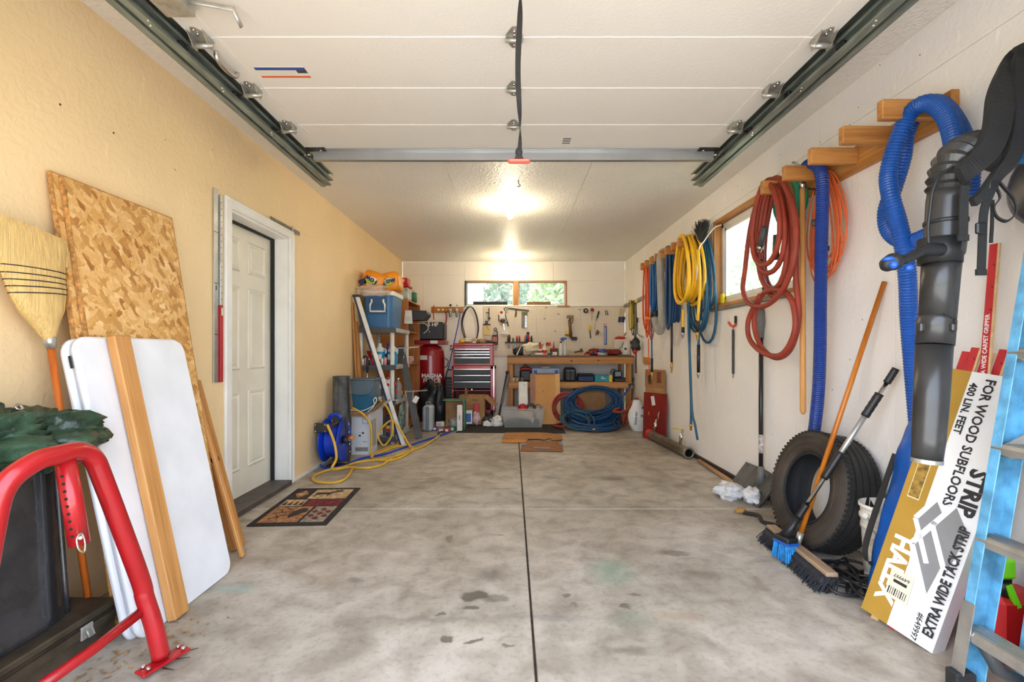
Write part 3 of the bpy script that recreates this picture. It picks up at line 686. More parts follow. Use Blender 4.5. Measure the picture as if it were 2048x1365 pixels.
# -- folding table
tpl = plain('table_plastic', (234, 235, 238), .5, var=.04, vs=4, bump=.06, bs=300)
tb = thing('folding_table', 'white plastic folding table folded in half and leaning on the left wall', 'table', (-1.47, 2.22, 0))
mt_ = leanm(1.905, -1.455, .005, -1.715, 1.195); LT = V((-.26, 0, 1.19)).length
for z, w0 in ((.0, 0), (-.042, 0)):
    poly = rpoly(.61, LT, .055, 5, .305, LT / 2)
    g = G().prism(poly, .034, mt_ @ M.Translation((0, 0, z - .018)))
    half = part('table_half', g, tpl, tb)
    part('rim', G().tube([mt_ @ V((x, y, z - .018)) for x, y in poly], .012, 6, closed=True), tpl, half)
part('latch', G().box((0, 0, 0), (.004, .05, .014), bev=.002, m=mt_ @ M.Translation((-.014, LT - .09, -.03))), plain('black_plastic', (28, 28, 29), .45, var=.05), tb)
blk = MT['black_plastic']
# -- lumber
lum_m = wood('stud_a', (216, 160, 94), (176, 116, 56), 'Y', 9)
def stud(lab, y0, w, xb, zb, xt, zt, th, mt, group='loose boards leaning on the left wall', yt=None):
    m = leanm(y0, xb, zb, xt, zt)
    if yt is not None: m = frame((xb, y0, zb), (0, 1, (y0 - yt) / max(.01, zt) * 1.0), (xt - xb, yt - y0, zt - zb))
    L = V((xt - xb, (0 if yt is None else yt - y0), zt - zb)).length
    g = G().box((w / 2, L / 2, th / 2), (w, L, th), bev=.004)
    loc = V((xb, y0 + w / 2, zb)); me = g.mesh('lumber_board', mt)
    o = bpy.data.objects.new('lumber_board', me); COL.objects.link(o); o.matrix_world = m; ROOT[o] = loc
    return setp(o, lab, 'board', group)
stud('long pine stud leaning against the face of the white folding table', 2.03, .089, -1.448, .002, -1.708, 1.203, .038, lum_m)
stud('narrow pine board beside the entry door with a dark ball on its edge', 2.74, .10, -1.60, .002, -1.862, .965, .038, wood('stud_b', (200, 140, 74), (160, 100, 46), 'Y', 8))
stud('thin pale lath at the right edge of the strand boards', 2.66, .03, -1.50, .002, -1.80, 1.06, .02, lum_m)
k_ = P(428, 920, 2.76)
kb = thing('trailer_ball', 'dark metal ball on a shank beside the narrow pine board', 'ball', k_)
part('ball', G().ball(k_, .028, 14, (1, .8, 1)), plain('bronze_dark', (66, 60, 56), .35, .7), kb)
part('shank', G().cyl(k_ + V((-.02, 0, 0)), k_ + V((-.05, .01, 0)), .014, n=12), MT['bronze_dark'], kb)
# -- corn broom standing on its handle
straw = plain('broom_straw', (226, 188, 118), .7, var=.13, vs=22, bump=.5, bs=70, stretch=(9, 9, .25))
bt = V((-1.80, 1.885, 1.17)); top = V((-1.845, 1.80, 1.60))
br = thing('corn_broom', 'corn straw broom standing upside down with an orange wooden handle', 'broom', (-1.70, 1.962, 0))
part('handle', G().cyl((-1.70, 1.962, .004), bt, .0125, n=12), wood('orange_stick', (208, 112, 40), (170, 78, 22), 'Z', 12, .35), br)
dirb = (bt - V((-1.70, 1.945, .02))).normalized(); upb = V((-.07, -.17, 1)).normalized()
ybx = V((0, 1, 0)); sdb = (ybx - upb * upb.y).normalized(); thk = upb.cross(sdb).normalized()
prof = [(0, .020, .020), (.05, .045, .030), (.11, .085, .040), (.17, .105, .040), (.24, .118, .038), (.32, .142, .036), (.40, .168, .034), (.43, .172, .03)]
def bf(u, v):
    i = min(len(prof) - 2, int(v * (len(prof) - 1))); f = v * (len(prof) - 1) - i
    h, w, d = [a + (b - a) * f for a, b in zip(prof[i], prof[i + 1])]
    a = 2 * pi * u; k = 1 + .05 * mnoise.noise(V((u * 60, v * 3, 2)))
    sl = -.11 * cos(a) * v * v * (.5 if v > .8 else .5)
    return bt + upb * (h + .02 + sl) + sdb * cos(a) * w * k + thk * sin(a) * d * k
hb = part('bristles', G().grid(bf, 72, 21, True, True), straw, br)
sg = G(); r_ = random.Random(3)
for i in range(420):
    a = r_.uniform(-1, 1); b = r_.uniform(-1, 1); w = .165 * a; d = .028 * b * sqrt(max(0, 1 - a * a))
    p0 = bt + upb * (.34 - .05 * a) + sdb * w * .93 + thk * d; p1 = bt + upb * (.44 - .055 * a + r_.uniform(-.03, .02)) + sdb * (w * 1.04 + r_.uniform(-.006, .006)) + thk * (d * 1.2)
    sg.tube([p0, p1], [.0016, .001], 4, cap=False)
part('straw_tips', sg, straw, hb, None, 'stuff')
for k in range(5):
    v = .44 + k * .045
    part('stitching', G().tube([bf(i / 40, v) + (bf(i / 40, v) - (bt + upb * (prof[3][0] + .02))).normalized() * .001 for i in range(40)], .0022, 5, closed=True), plain('black_twine', (40, 34, 32), .8), hb)
part('ferrule', G().cyl(bt - upb * .015, bt + upb * .035, .017, .023, 14), zinc, br)
# -- black tub on a steel frame, tarp on top
tubm = plain('glossy_black', (46, 46, 48), .16, var=.25, vs=10, bump=.12, bs=20, coat=.3)
tub = thing('plastic_tub', 'glossy black plastic tub stood on end below the green tarp', 'tub', (-1.74, 1.72, .15))
def tubf(u, v):
    y = 1.30 + u * .64; bul = (1 - (2 * u - 1) ** 4)
    xb = -1.80 + .15 * bul; xt = -1.85 + .115 * bul
    lip = .02 * max(0, v - .96) / .04
    return V((xb + (xt - xb) * v + lip, y + (v - .5) * .03, .155 + v * .61))
part('shell', G().grid(tubf, 24, 24), tubm, tub)
bk = G()
bk.grid(lambda u, v: V((-1.90, 1.30 + u * .64, .155 + v * .61)), 4, 4)
for u in (0, 1): bk.grid(lambda a, b, u=u: tubf(u, b) * (1 - a) + a * V((-1.90, 1.30 + u * .64, .155 + b * .61)), 2, 8)
part('back_wall', bk, tubm, tub)
part('rim', G().tube([tubf(i / 12, 1) + V((.006, 0, 0)) for i in range(13)], .012, 6), tubm, tub)
for u in (.15, .86): part('corner_rib', G().tube([tubf(u, i / 8) + V((.001, 0, 0)) for i in range(9)], .010, 6), tubm, tub)
stl = plain('brown_steel', (86, 76, 62), .5, .5, var=.2, vs=12)
sb = thing('steel_case', 'dark brown steel case with a latch on the floor under the black tub', 'case', (-1.73, 1.70, 0))
part('body', G().box((-1.745, 1.56, .062), (.30, .77, .124), bev=.006), stl, sb)
part('lid', G().box((-1.745, 1.56, .139), (.315, .785, .026), bev=.005), stl, sb)
for x in (-1.59,): part('edge_rail', G().box((x, 1.56, .10), (.012, .77, .03)), stl, sb)
lt = part('latch', G().box((-1.583, 1.80, .10), (.008, .05, .05), bev=.002), zinc, sb)
part('hasp', G().tube([(-1.575, 1.79, .11), (-1.565, 1.79, .085), (-1.565, 1.812, .085), (-1.575, 1.812, .11)], .004, 6), zinc, lt)
tarpm = plain('green_tarp', (44, 70, 50), .36, var=.3, vs=7, bump=.9, bs=26)
tp = thing('green_tarp', 'crumpled dark green tarp heaped on the black tub', 'tarp', (-1.72, 1.65, .77))
def blob(c, rx, ry, rz, sd, n1=44, n2=26, amp=.28):
    def f(u, v):
        a = 2 * pi * u; b = pi * (v - .5); d = V((cos(b) * cos(a), cos(b) * sin(a), sin(b)))
        k = 1 + amp * mnoise.noise(d * 1.7 + V((sd, 0, 0))) + amp * .9 * (.5 - abs(mnoise.noise(d * 3.6 + V((0, sd, 0))))) + amp * .3 * mnoise.noise(d * 9 + V((0, 0, sd)))
        return V((c[0] + d.x * rx * k, c[1] + d.y * ry * k, c[2] + d.z * rz * k))
    return G().grid(f, n1, n2, True, True)
part('fold', blob((-1.70, 1.76, .835), .14, .17, .085, 2.0, amp=.55), tarpm, tp)
part('fold', blob((-1.72, 1.52, .845), .14, .19, .09, 5.3, amp=.6), tarpm, tp)
part('fold', blob((-1.80, 1.62, .90), .07, .14, .06, 9.1, amp=.45), tarpm, tp)
part('fold', blob((-1.60, 1.74, .80), .07, .11, .05, 7.7, amp=.5), tarpm, tp)
gp = V((-1.735, 1.70, .945))
part('grommet', G().lathe([(.006, 0), (.014, 0), (.014, .004), (.006, .004)], frame(gp, (0, 1, 0), (-.5, 0, .8)), 14, True), bolt_m, tp)
# -- red tubular frame
redp = plain('red_enamel', (166, 20, 26), .32, var=.08, vs=7, coat=.3)
rf = thing('red_tube_frame', 'red bent-tube A-frame stand with a drilled inner post in the left foreground', 'stand', (-1.36, 1.5, 0))
path = spl([(-1.42, 1.22, 0.02), (-1.41, 1.25, .30), (-1.395, 1.295, .66), (-1.385, 1.32, .775), (-1.37, 1.385, .825), (-1.365, 1.46, .832), (-1.365, 1.525, .828), (-1.362, 1.572, .795), (-1.355, 1.605, .71), (-1.325, 1.72, .34), (-1.318, 1.735, .26), (-1.295, 1.745, .16), (-1.272, 1.752, .035)], 6)
part('bent_tube', G().tube(path, .029, 16), redp, rf)
part('cross_tube', G().tube([(-1.32, 1.728, .215), (-1.345, 1.55, .185), (-1.40, 1.25, .15)], .017, 12), redp, rf)
ip = [V((-1.372, 1.485, .81)), V((-1.342, 1.50, .545))]
dv = (ip[1] - ip[0]).normalized()
post = part('drilled_post', G().cyl(ip[0], ip[1], .027, n=18), redp, rf)
side = V((.25, -.97, 0)); side = (side - dv * side.dot(dv)).normalized(); s2 = (V((.75, -.66, 0)) - dv * V((.75, -.66, 0)).dot(dv)).normalized()
holes = plain('hole_dark', (22, 14, 14), .9, var=0)
for k in range(9):
    c = ip[0] + dv * (.045 + k * .0235) + side * .0262
    part('hole', G().cyl(c - side * .002, c + side * .0012, .0048, n=10), holes, post)
pin = part('hitch_pin', G().tube([ip[1] - dv * .03 - s2 * .045, ip[1] - dv * .03 + s2 * .05], .005, 8), bolt_m, rf)
pc = ip[1] - dv * .03 + s2 * .048
part('clip', G().tube(spl([pc + V((0, 0, .012)), pc + V((0, -.012, 0)), pc + V((.004, -.01, -.03)), pc + V((.008, .004, -.045)), pc + V((.004, .012, -.02)), pc + V((0, .008, .008))], 5, True), .0028, 6, closed=True), bolt_m, pin)
fp = part('foot_plate', G().box((-1.262, 1.752, .022), (.05, .17, .010), rot=M.Rotation(-.35, 3, 'Z') @ M.Rotation(.12, 3, 'Y'), bev=.003), redp, rf)
for k in (-1, 1):
    for j in (-1, 1):
        c = V((-1.262, 1.752, .03)) + M.Rotation(-.35, 3, 'Z') @ V((j * .014, k * .062, 0)); part('bolt', G().cyl(c, c + V((0, 0, .008)), .007, n=8), bolt_m, fp)
scr = plain('rusty_screw', (70, 52, 40), .6, .4)
for k, (dy, dx) in enumerate(((-.05, .05), (.02, .06), (.075, .055))):
    c = V((-1.245, 1.76 + dy * .7, .012)); part('screw', G().cyl(c, c + V((dx, dy * .3, .004)), .0035, .0015, 6), scr, fp)
# -- straightedge, level and rule hung on the tan wall
alum = plain('brushed_aluminium', (190, 190, 186), .38, .75, var=.1, vs=8)
ya = LW(425, 400).y; yb2 = LW(437, 400).y
t = thing('drywall_straightedge', 'long silver aluminium straightedge hanging left of the entry door', 'ruler', (XL, ya, .94))
part('blade', G().box((XL + .006, ya + .022, 1.565), (.008, .046, 1.25), bev=.001), alum, t)
for k in range(3): part('scale_mark', G().box((XL + .0105, ya + .022, 1.25 + k * .33), (.0012, .044, .004)), dark_metal, t)
part('hang_slot', G().box((XL + .0105, ya + .022, 1.55), (.0012, .010, .03)), blk, t)
t = thing('red_level', 'slim red and grey carpenter level hanging beside the silver straightedge', 'level', (XL, ya + .06, .94))
part('body', G().box((XL + .012, ya + .064, 1.19), (.022, .026, .50), bev=.003), plain('level_red', (176, 34, 44), .4), t)
part('upper_rail', G().box((XL + .012, ya + .064, 1.80), (.020, .024, .72), bev=.003), alum, t)
part('vial', G().box((XL + .0245, ya + .064, 1.40), (.004, .014, .05)), plain('vial_green', (216, 220, 190), .3), t)
for k in range(16): part('tick', G().box((XL + .0232, ya + .058, 1.48 + k * .042), (.001, .010, .004)), dark_metal, t)
a, b = LW(541, 434, XL + .02), LW(599, 468, XL + .02)
t = thing('steel_rule', 'short steel rule fixed above the far corner of the door casing', 'ruler', b)
part('blade', G().bar(a + V((0, 0, -.012)), b + V((0, 0, -.0)), .006, .034), plain('dull_steel', (120, 114, 104), .45, .7, var=.2), t)
part('tab', G().box(a + V((.006, (b - a).y * .72, -.0)), (.006, .018, .05)), alum, t)
# -- door mat
matt = thing('door_mat', 'patchwork wildlife door mat with a dark border on the concrete by the entry door', 'mat', (-1.54, 3.55, 0))
ml = frame((-1.70, 3.155, 0), (.50, .03, 0), (-.13, .83, 0)) ; MW, ML = .51, .85
ml = frame((-1.725, 3.14, 0), V((-1.215, 3.165, 0)) - V((-1.725, 3.14, 0)), V((-1.875, 3.95, 0)) - V((-1.725, 3.14, 0)))
def fab(nm, c, c2=None): return plain(nm, c, .95, var=.28, vs=34, bump=.5, bs=180)
def mp_(nm, x0, x1, y0, y1, z, mt, par): return part(nm, G().box(((x0 + x1) / 2, (y0 + y1) / 2, z / 2), (x1 - x0, y1 - y0, z), m=ml), mt, par)
brd = fab('mat_black', (44, 38, 34))
base = mp_('backing', 0, MW, 0, ML, .008, brd, matt)
bt_ = fab('mat_tan', (196, 164, 120)); brn = fab('mat_brown', (172, 120, 76)); mred = fab('mat_red', (120, 36, 38)); gry = fab('mat_grey', (150, 138, 116)); dk = fab('mat_dark', (60, 44, 36))
mp_('patch', .04, .30, .05, .37, .010, brn, base); mp_('patch', .32, .47, .05, .37, .010, gry, base); mp_('patch', .22, .47, .39, .54, .010, mred, base)
mp_('patch', .04, .20, .39, .54, .010, bt_, base); mp_('patch', .18, .47, .56, .80, .010, bt_, base); mp_('patch', .04, .16, .56, .80, .010, dk, base)
def mpoly(nm, pl, mt, z=.0108): return part(nm, G().prism(pl, .002, ml @ M.Translation((0, 0, z))), mt, base)
# a standing deer, an antlered head, a diamond and blossom shapes as flat woven figures
mpoly('deer_figure', [(.21, .66), (.215, .60), (.225, .66), (.30, .67), (.31, .60), (.32, .67), (.345, .71), (.40, .735), (.405, .75), (.37, .755), (.34, .74), (.31, .715), (.22, .715), (.20, .70)], dk)
for a in ((.36, .75, .345, .79), (.37, .75, .375, .79), (.36, .765, .33, .775), (.375, .765, .40, .78)): part('antler_figure', G().bar(ml @ V((a[0], a[1], .0112)), ml @ V((a[2], a[3], .0112)), .005, .002), dk, base)
mpoly('head_figure', [(.19, .17), (.215, .13), (.25, .19), (.29, .26), (.28, .32), (.24, .33), (.20, .27)], dk)
for a in ((.19, .22, .08, .12), (.20, .26, .07, .22), (.12, .155, .10, .21), (.13, .165, .145, .10), (.13, .24, .10, .30), (.19, .28, .12, .34)): part('antler_figure', G().bar(ml @ V((a[0], a[1], .0112)), ml @ V((a[2], a[3], .0112)), .006, .002), dk, base)
mpoly('diamond_figure', [(.10, .58), (.15, .68), (.10, .78), (.05, .68)], brn); mpoly('diamond_figure', [(.10, .63), (.125, .68), (.10, .73), (.075, .68)], bt_, .0122)
for cx, cy in ((.395, .12), (.395, .21), (.395, .30), (.35, .165), (.44, .165), (.35, .255), (.44, .255)): mpoly('blossom_figure', [(cx - .022, cy), (cx, cy - .03), (cx + .022, cy), (cx, cy + .03)], mred)
for k in range(4): mpoly('pine_figure', [(.05 + k * .04, .41), (.065 + k * .04, .50), (.08 + k * .04, .41)], dk)
# -- dry leaves swept along the foot of the left wall
lg = G(); r_ = random.Random(11)
for i in range(150):
    t_ = r_.random(); x = -1.62 + t_ * .33 + r_.gauss(0, .05); y = 1.42 + t_ * .62 + r_.gauss(0, .06)
    if x < -1.55 and y < 2.15: x = -1.54 + r_.random() * .08
    a = r_.uniform(0, 6.28); s = r_.uniform(.005, .014); d = V((cos(a), sin(a), r_.uniform(-.2, .3))); q = V((-sin(a), cos(a), .2)); c = V((x, y, .006))
    lg.add([c - d * s, c + q * s * .5, c + d * s, c - q * s * .5], [(0, 1, 2, 3)])
one('leaf_litter', lg, plain('dry_leaf', (176, 138, 84), .8, var=.3, vs=60), 'scattered dry leaf crumbs on the concrete by the red stand', 'leaves', None, 'stuff')

# ================================================================== RIGHT WALL: RACKS AND WHAT HANGS ON THEM
def rack(name, lab, y0, y1, pegs):
    t = thing(name, lab, 'rack', (XR, (y0 + y1) / 2, 2.16), 'wooden hose racks on the right wall')
    part('back_board', G().box((XR - .0195, (y0 + y1) / 2, 2.23), (.038, y1 - y0, .14), bev=.003), pine, t)
    for y in pegs: part('peg', G().box(((1.672 + XR - .039) / 2, y, 2.239), (XR - .039 - 1.672, .038, .089), bev=.004), pine_x, t)
    return t
PN = [2.20, 2.46, 2.72, 2.98, 3.24]; PF = [4.88 + .2 * i for i in range(8)]
rack('hose_rack', 'wooden peg rack with five long pegs beside the side window', 2.13, 3.33, PN)
rack('hose_rack', 'wooden peg rack with many pegs near the back corner', 4.77, 6.40, PF)
def resample(path, step):
    out = [V(path[0])]; acc = 0
    for a, b in zip(path, path[1:]):
        a, b = V(a), V(b); L = (b - a).length; d = step - acc
        while d <= L:
            out.append(a + (b - a) * (d / L)); d += step
        acc = (acc + L) % step if L else acc
    return out
def ribbed(path, r, pitch=.010, n=10, depth=.10):
    p = resample(path, pitch / 2); return G().tube(p, [r * (1 if i % 2 else 1 - depth) for i in range(len(p))], n, smooth=False)
def ribbon(path, w, t, wd=(0, 1, 0)):
    g = G(); path = [V(p) for p in path]; vs = []; k = len(path)
    for i, p in enumerate(path):
        tg = (path[min(i + 1, k - 1)] - path[max(i - 1, 0)]).normalized(); wv = V(wd) if not callable(wd) else wd(i / (k - 1))
        wv = (wv - tg * wv.dot(tg)).normalized(); nv = tg.cross(wv); ww = w if not callable(w) else w(i / (k - 1))
        vs += [p - wv * ww / 2 - nv * t / 2, p + wv * ww / 2 - nv * t / 2, p + wv * ww / 2 + nv * t / 2, p - wv * ww / 2 + nv * t / 2]
    fs = [(i * 4 + j, i * 4 + (j + 1) % 4, i * 4 + 4 + (j + 1) % 4, i * 4 + 4 + j) for i in range(k - 1) for j in range(4)] + [(3, 2, 1, 0), tuple((k - 1) * 4 + j for j in range(4))]
    return g.add(vs, fs, False)
def hank(x0, x1, yc, zt, zb, w, n, sd, jw=.25, jz=.12, jy=.02, egg=.38, m=26, tops=.03):
    """a coil of n hanging turns in planes parallel to the wall, one continuous run"""
    r = random.Random(sd); pts = []
    prm = [(w * (1 + r.uniform(-jw, jw)), zb + (zt - zb) * r.uniform(0, jz), yc + r.uniform(-jy, jy), x0 + (x1 - x0) * ((k + r.uniform(-.3, .3)) / max(1, n - 1)), zt + r.uniform(0, tops)) for k in range(n + 1)]
    for k in range(n):
        for i in range(m):
            f = i / m; a = 2 * pi * f
            ww, b, c, x, tp = [p + (q - p) * f for p, q in zip(prm[k], prm[k + 1])]
            hh = (tp - b) / 2
            pts.append(V((x, c + ww * sin(a) * (1 - egg * cos(a)) * (1 if cos(a) < .8 else .9), b + hh + hh * cos(a))))
    return pts
HOSE = 'hoses and cords hanging on the right wall racks'
def hosething(name, lab, cat, path, r, mt, n=8, name2='hose_coil', g=None):
    p0 = V(path[0]); t = thing(name, lab, cat, (XR - .1, p0.y, min(p.z for p in path)), HOSE)
    part(name2, g or G().tube(path, r, n), mt, t); return t
def fitting(t, a, d, r=.011, L=.05, mt=None, name='fitting'):
    a = V(a); d = V(d).normalized()
    f = part(name, G().lathe([(0, 0), (r, 0), (r, L * .45), (r * .75, L * .5), (r * .75, L * .8), (r * .5, L), (0, L)], frame(a, d.orthogonal(), d.cross(d.orthogonal())), 10), mt or brass, t); return f
brass = plain('brass', (198, 160, 88), .3, .9, var=.08); chrome = plain('chrome', (214, 214, 214), .15, 1.0, var=.03)
blue_v = plain('vac_hose_blue', (18, 80, 164), .42, var=.06); blue_d = plain('pool_hose_blue', (16, 54, 134), .42, var=.06)
rubred = plain('red_rubber_hose', (150, 56, 36), .6, var=.10, vs=12); grn = plain('green_hose', (42, 158, 120), .45, var=.06)
orange_c = plain('orange_cord', (222, 104, 50), .55, var=.06); yel = plain('yellow_hose', (240, 184, 32), .45, var=.06)
# big corrugated vacuum hose on the nearest peg
pp = [(1836, 850, 1.90), (1826, 740, 1.90), (1818, 640, 1.88), (1815, 560, 1.84), (1808, 500, 1.80), (1796, 445, 1.77), (1782, 395, 1.75), (1777, 345, 1.76), (1797, 275, 1.78), (1822, 224, 1.80), (1858, 206, 1.82), (1893, 232, 1.82), (1910, 290, 1.80), (1915, 350, 1.79), (1908, 410, 1.80), (1885, 450, 1.82), (1850, 474, 1.83), (1812, 484, 1.83), (1780, 465, 1.82), (1772, 425, 1.82), (1788, 375, 1.82), (1804, 320, 1.84), (1812, 268, 1.86), (1836, 218, 1.87), (1870, 206, 1.88), (1898, 226, 1.88), (1925, 275, 1.88), (1938, 330, 1.88), (1936, 400, 1.88)]
pa = spl([RW(*p) for p in pp], 6)
t = hosething('vacuum_hose', 'thick bright blue corrugated vacuum hose looped over the nearest peg', 'hose', pa, .036, blue_v, g=ribbed(pa, .037, .014, 18, .10))
pa = spl([RW(1606, 350, 1.86), RW(1612, 334, 1.85), RW(1626, 327, 1.83), RW(1640, 340, 1.81), RW(1645, 375, 1.80), RW(1643, 480, 1.80), RW(1641, 600, 1.81), RW(1640, 700, 1.82), RW(1637, 780, 1.84), RW(1630, 850, 1.87), RW(1622, 900, 1.89)], 8)
hosething('pool_hose', 'dark blue corrugated hose hanging straight down behind the tire', 'hose', pa, .03, blue_d, g=ribbed(pa, .035, .013, 18, .10))
# orange cord on the near rack
pa = hank(1.90, 1.93, 2.95, 2.225, 1.50, .125, 13, 3, .35, .32, .03)
t = hosething('extension_cord', 'thin orange extension cord coiled behind the dark blue hose', 'cord', pa, .0048, orange_c, 6, 'cord_coil')
part('plug', G().cyl(RW(1627, 440, 1.88), RW(1628, 452, 1.88), .014, .011, 10), plain('grey_plug', (92, 88, 84), .5), t)
part('plug', G().cyl(RW(1655, 502, 1.88), RW(1656, 492, 1.88), .010, .008, 10), blk, t)
part('tie', G().tube([RW(1618, 377, 1.88), RW(1640, 381, 1.87), RW(1655, 380, 1.90)], .006, 6), blk, t)
# wooden pole with a hook
a, b = RW(1605, 372, 1.83), RW(1606, 829, 1.84)
t = thing('hook_pole', 'pale wooden pole with a metal hook hanging from the fourth peg', 'pole', b)
part('pole', G().tube([a, b + V((0, 0, .02)), b], [.016, .0175, .010], 12), wood('pole_wood', (222, 164, 96), (190, 128, 66), 'Z', 10), t)
part('ferrule', G().cyl(a + V((0, 0, -.02)), a + V((0, 0, .04)), .019, n=12), chrome, t)
part('hook', G().tube(spl([a + V((0, 0, .03)), a + V((0, .0, .10)), a + V((-.03, .02, .15)), a + V((-.055, .02, .155))], 5), [.008] * 15 + [.003], 8), zinc, t)
# red rubber hose on peg five
pa = hank(1.70, 1.80, 3.30, 2.27, 1.50, .185, 5, 8, .22, .30, .04, .28)
lo = [RW(1520, 590, 1.76), RW(1497, 640, 1.75), RW(1500, 680, 1.75), RW(1530, 708, 1.75), RW(1565, 708, 1.75), RW(1590, 660, 1.75), RW(1583, 600, 1.75), RW(1555, 580, 1.75), RW(1525, 590, 1.77), RW(1508, 640, 1.78), RW(1520, 690, 1.78), RW(1550, 716, 1.78), RW(1580, 700, 1.78), RW(1597, 640, 1.78), RW(1592, 560, 1.78), RW(1590, 480, 1.78), RW(1580, 400, 1.78)]
lo0 = [RW(1556, 362, 1.80), RW(1534, 362, 1.78), RW(1516, 400, 1.76), RW(1500, 460, 1.75), RW(1490, 540, 1.74), RW(1486, 580, 1.74), RW(1500, 608, 1.73), RW(1530, 612, 1.72), RW(1565, 580, 1.72), RW(1590, 510, 1.72), RW(1590, 430, 1.73), RW(1570, 372, 1.76), RW(1552, 356, 1.78), RW(1530, 380, 1.76), RW(1515, 440, 1.75), RW(1520, 520, 1.75)]
t = hosething('rubber_air_hose', 'heavy red rubber hose looped over the peg in front of the window', 'hose', pa, .0175, rubred, 10)
part('hose_coil', G().tube(spl(lo, 8), .0175, 10), rubred, t); part('hose_coil', G().tube(spl(lo0, 8), .0175, 10), rubred, t)
c = RW(1527, 470, 1.72); e = RW(1521, 492, 1.72)
part('sleeve', G().cyl(c + V((0, -.02, .05)), e, .021, n=12), plain('sleeve_grey', (70, 72, 72), .5), t)
fitting(t, e, e - c, .022, .05, chrome)
part('bumper', G().cyl(RW(1553, 470, 1.76), RW(1551, 520, 1.76), .021, n=10), MT['sleeve_grey'], t)
# green hose
pa = hank(1.86, 1.93, 3.30, 2.285, 2.00, .115, 7, 5, .2, .35, .03, .15)
t = hosething('garden_hose', 'small green garden hose coil behind the red rubber hose', 'hose', pa, .0125, grn, 8)
part('tie', G().tube([RW(1540, 408, 1.84), RW(1555, 405, 1.83), RW(1566, 407, 1.86)], .005, 6), white_paint, t)
fitting(t, RW(1538, 394, 1.86), (0, .6, -.3), .014, .05)
# --- far rack
pa = hank(1.70, 1.78, 6.20, 2.27, 1.22, .10, 8, 21, .5, .30, .03, .45)
t = hosething('extension_cord', 'orange extension cord bundle on the farthest pegs', 'cord', pa, .0085, plain('orange_red', (226, 92, 40), .55), 6, 'cord_coil')
part('cord_tail', G().tube(spl([(1.75, 6.2, 1.3), (1.76, 6.22, 1.0), (1.765, 6.22, .82)], 5), .007, 6), MT['orange_red'], t)
part('plug', G().cyl((1.765, 6.22, .83), (1.765, 6.22, .74), .018, .012, 10), plain('plug_dark', (62, 44, 36), .5), t)
part('tie', G().lathe([(.045, -.02), (.05, -.02), (.05, .02), (.045, .02)], M.Translation((1.72, 6.06, 1.55)), 14, True), plain('vivid_orange', (240, 120, 30), .5), t)
nv = plain('navy_hose', (26, 66, 108), .5, var=.08); bl = plain('mid_blue_hose', (20, 92, 156), .5, var=.08); teal = plain('teal_hose', (32, 88, 118), .5, var=.08)
pa = hank(1.70, 1.80, 5.90, 2.27, 1.62, .07, 6, 31, .3, .2, .02, .3)
t = hosething('air_hose', 'blue air hose bundle between the orange cord and the grey hose', 'hose', pa, .013, bl, 8)
part('hose_tail', G().tube([(1.72, 5.98, 1.75), (1.73, 5.98, 1.1), (1.73, 5.98, .92)], .011, 8), teal, t); part('sleeve', G().cyl((1.73, 5.98, 1.05), (1.73, 5.98, .88), .016, n=8), blk, t); fitting(t, (1.73, 5.98, .88), (0, 0, -1), .016, .10)
gh = plain('grey_hose', (160, 156, 148), .55, var=.06)
pa = spl([(1.80, 5.60, 2.20), (1.76, 5.60, 2.29), (1.72, 5.60, 2.20), (1.72, 5.58, 1.85), (1.73, 5.57, 1.52), (1.74, 5.64, 1.40), (1.75, 5.75, 1.38), (1.75, 5.85, 1.45), (1.75, 5.92, 1.56), (1.76, 5.95, 1.64)], 8)
t = hosething('shop_vac_hose', 'fat grey hose bent in a U on the far rack', 'hose', pa, .046, gh, 12, g=ribbed(pa, .047, .016, 12, .05))
part('cuff', G().cyl((1.75, 5.91, 1.545), (1.762, 5.97, 1.70), .052, n=12), blk, t)
pa = hank(1.70, 1.82, 5.32, 2.275, 1.30, .065, 7, 41, .3, .22, .03, .3)
t = hosething('air_hose', 'navy air hose bundle just left of the yellow hose', 'hose', pa, .013, nv, 8)
part('hose_tail', G().tube([(1.76, 5.33, 1.75), (1.76, 5.33, 1.3), (1.76, 5.33, 1.02)], .013, 8), blk, t); fitting(t, (1.76, 5.33, 1.02), (0, 0, -1), .015, .12)
pa = hank(1.86, 1.92, 5.12, 2.24, 1.75, .10, 2, 43, .2, .2, .02)
hosething('extension_cord', 'thin black cord loop behind the navy and yellow hoses', 'cord', pa, .006, blk, 6)
pa = hank(1.69, 1.86, 4.90, 2.29, 1.47, .20, 10, 51, .35, .26, .05, .36)
t = hosething('air_hose', 'bright yellow air hose in a wide hanging coil on the far rack', 'hose', pa, .0145, yel, 8)
q0 = [RW(1396, 500, 1.74), RW(1400, 560, 1.74), RW(1397, 620, 1.74), RW(1395, 645, 1.74)]
part('hose_tail', G().tube(spl(q0, 6), .0145, 8), yel, t); e = V(q0[-1]); part('sleeve', G().cyl(e + V((0, 0, .02)), e + V((0, 0, -.09)), .018, n=8), blk, t); fitting(t, e + V((0, 0, -.09)), (0, 0, -1), .016, .08)
q1 = [RW(1366, 620, 1.72), RW(1366, 645, 1.72), RW(1366, 655, 1.72)]
part('hose_tail', G().tube(spl(q1, 4), .0135, 8), yel, t); e = V(q1[-1]); part('sleeve', G().cyl(e, e + V((0, 0, -.05)), .017, n=8), blk, t); fitting(t, e + V((0, 0, -.05)), (0, 0, -1), .014, .06, chrome)
pa = hank(1.84, 1.92, 4.83, 2.27, .95, .20, 6, 61, .35, .55, .05, .42)
t = hosething('air_hose', 'teal blue air hose beside the window frame reaching almost to the floor', 'hose', pa, .0125, teal, 8)
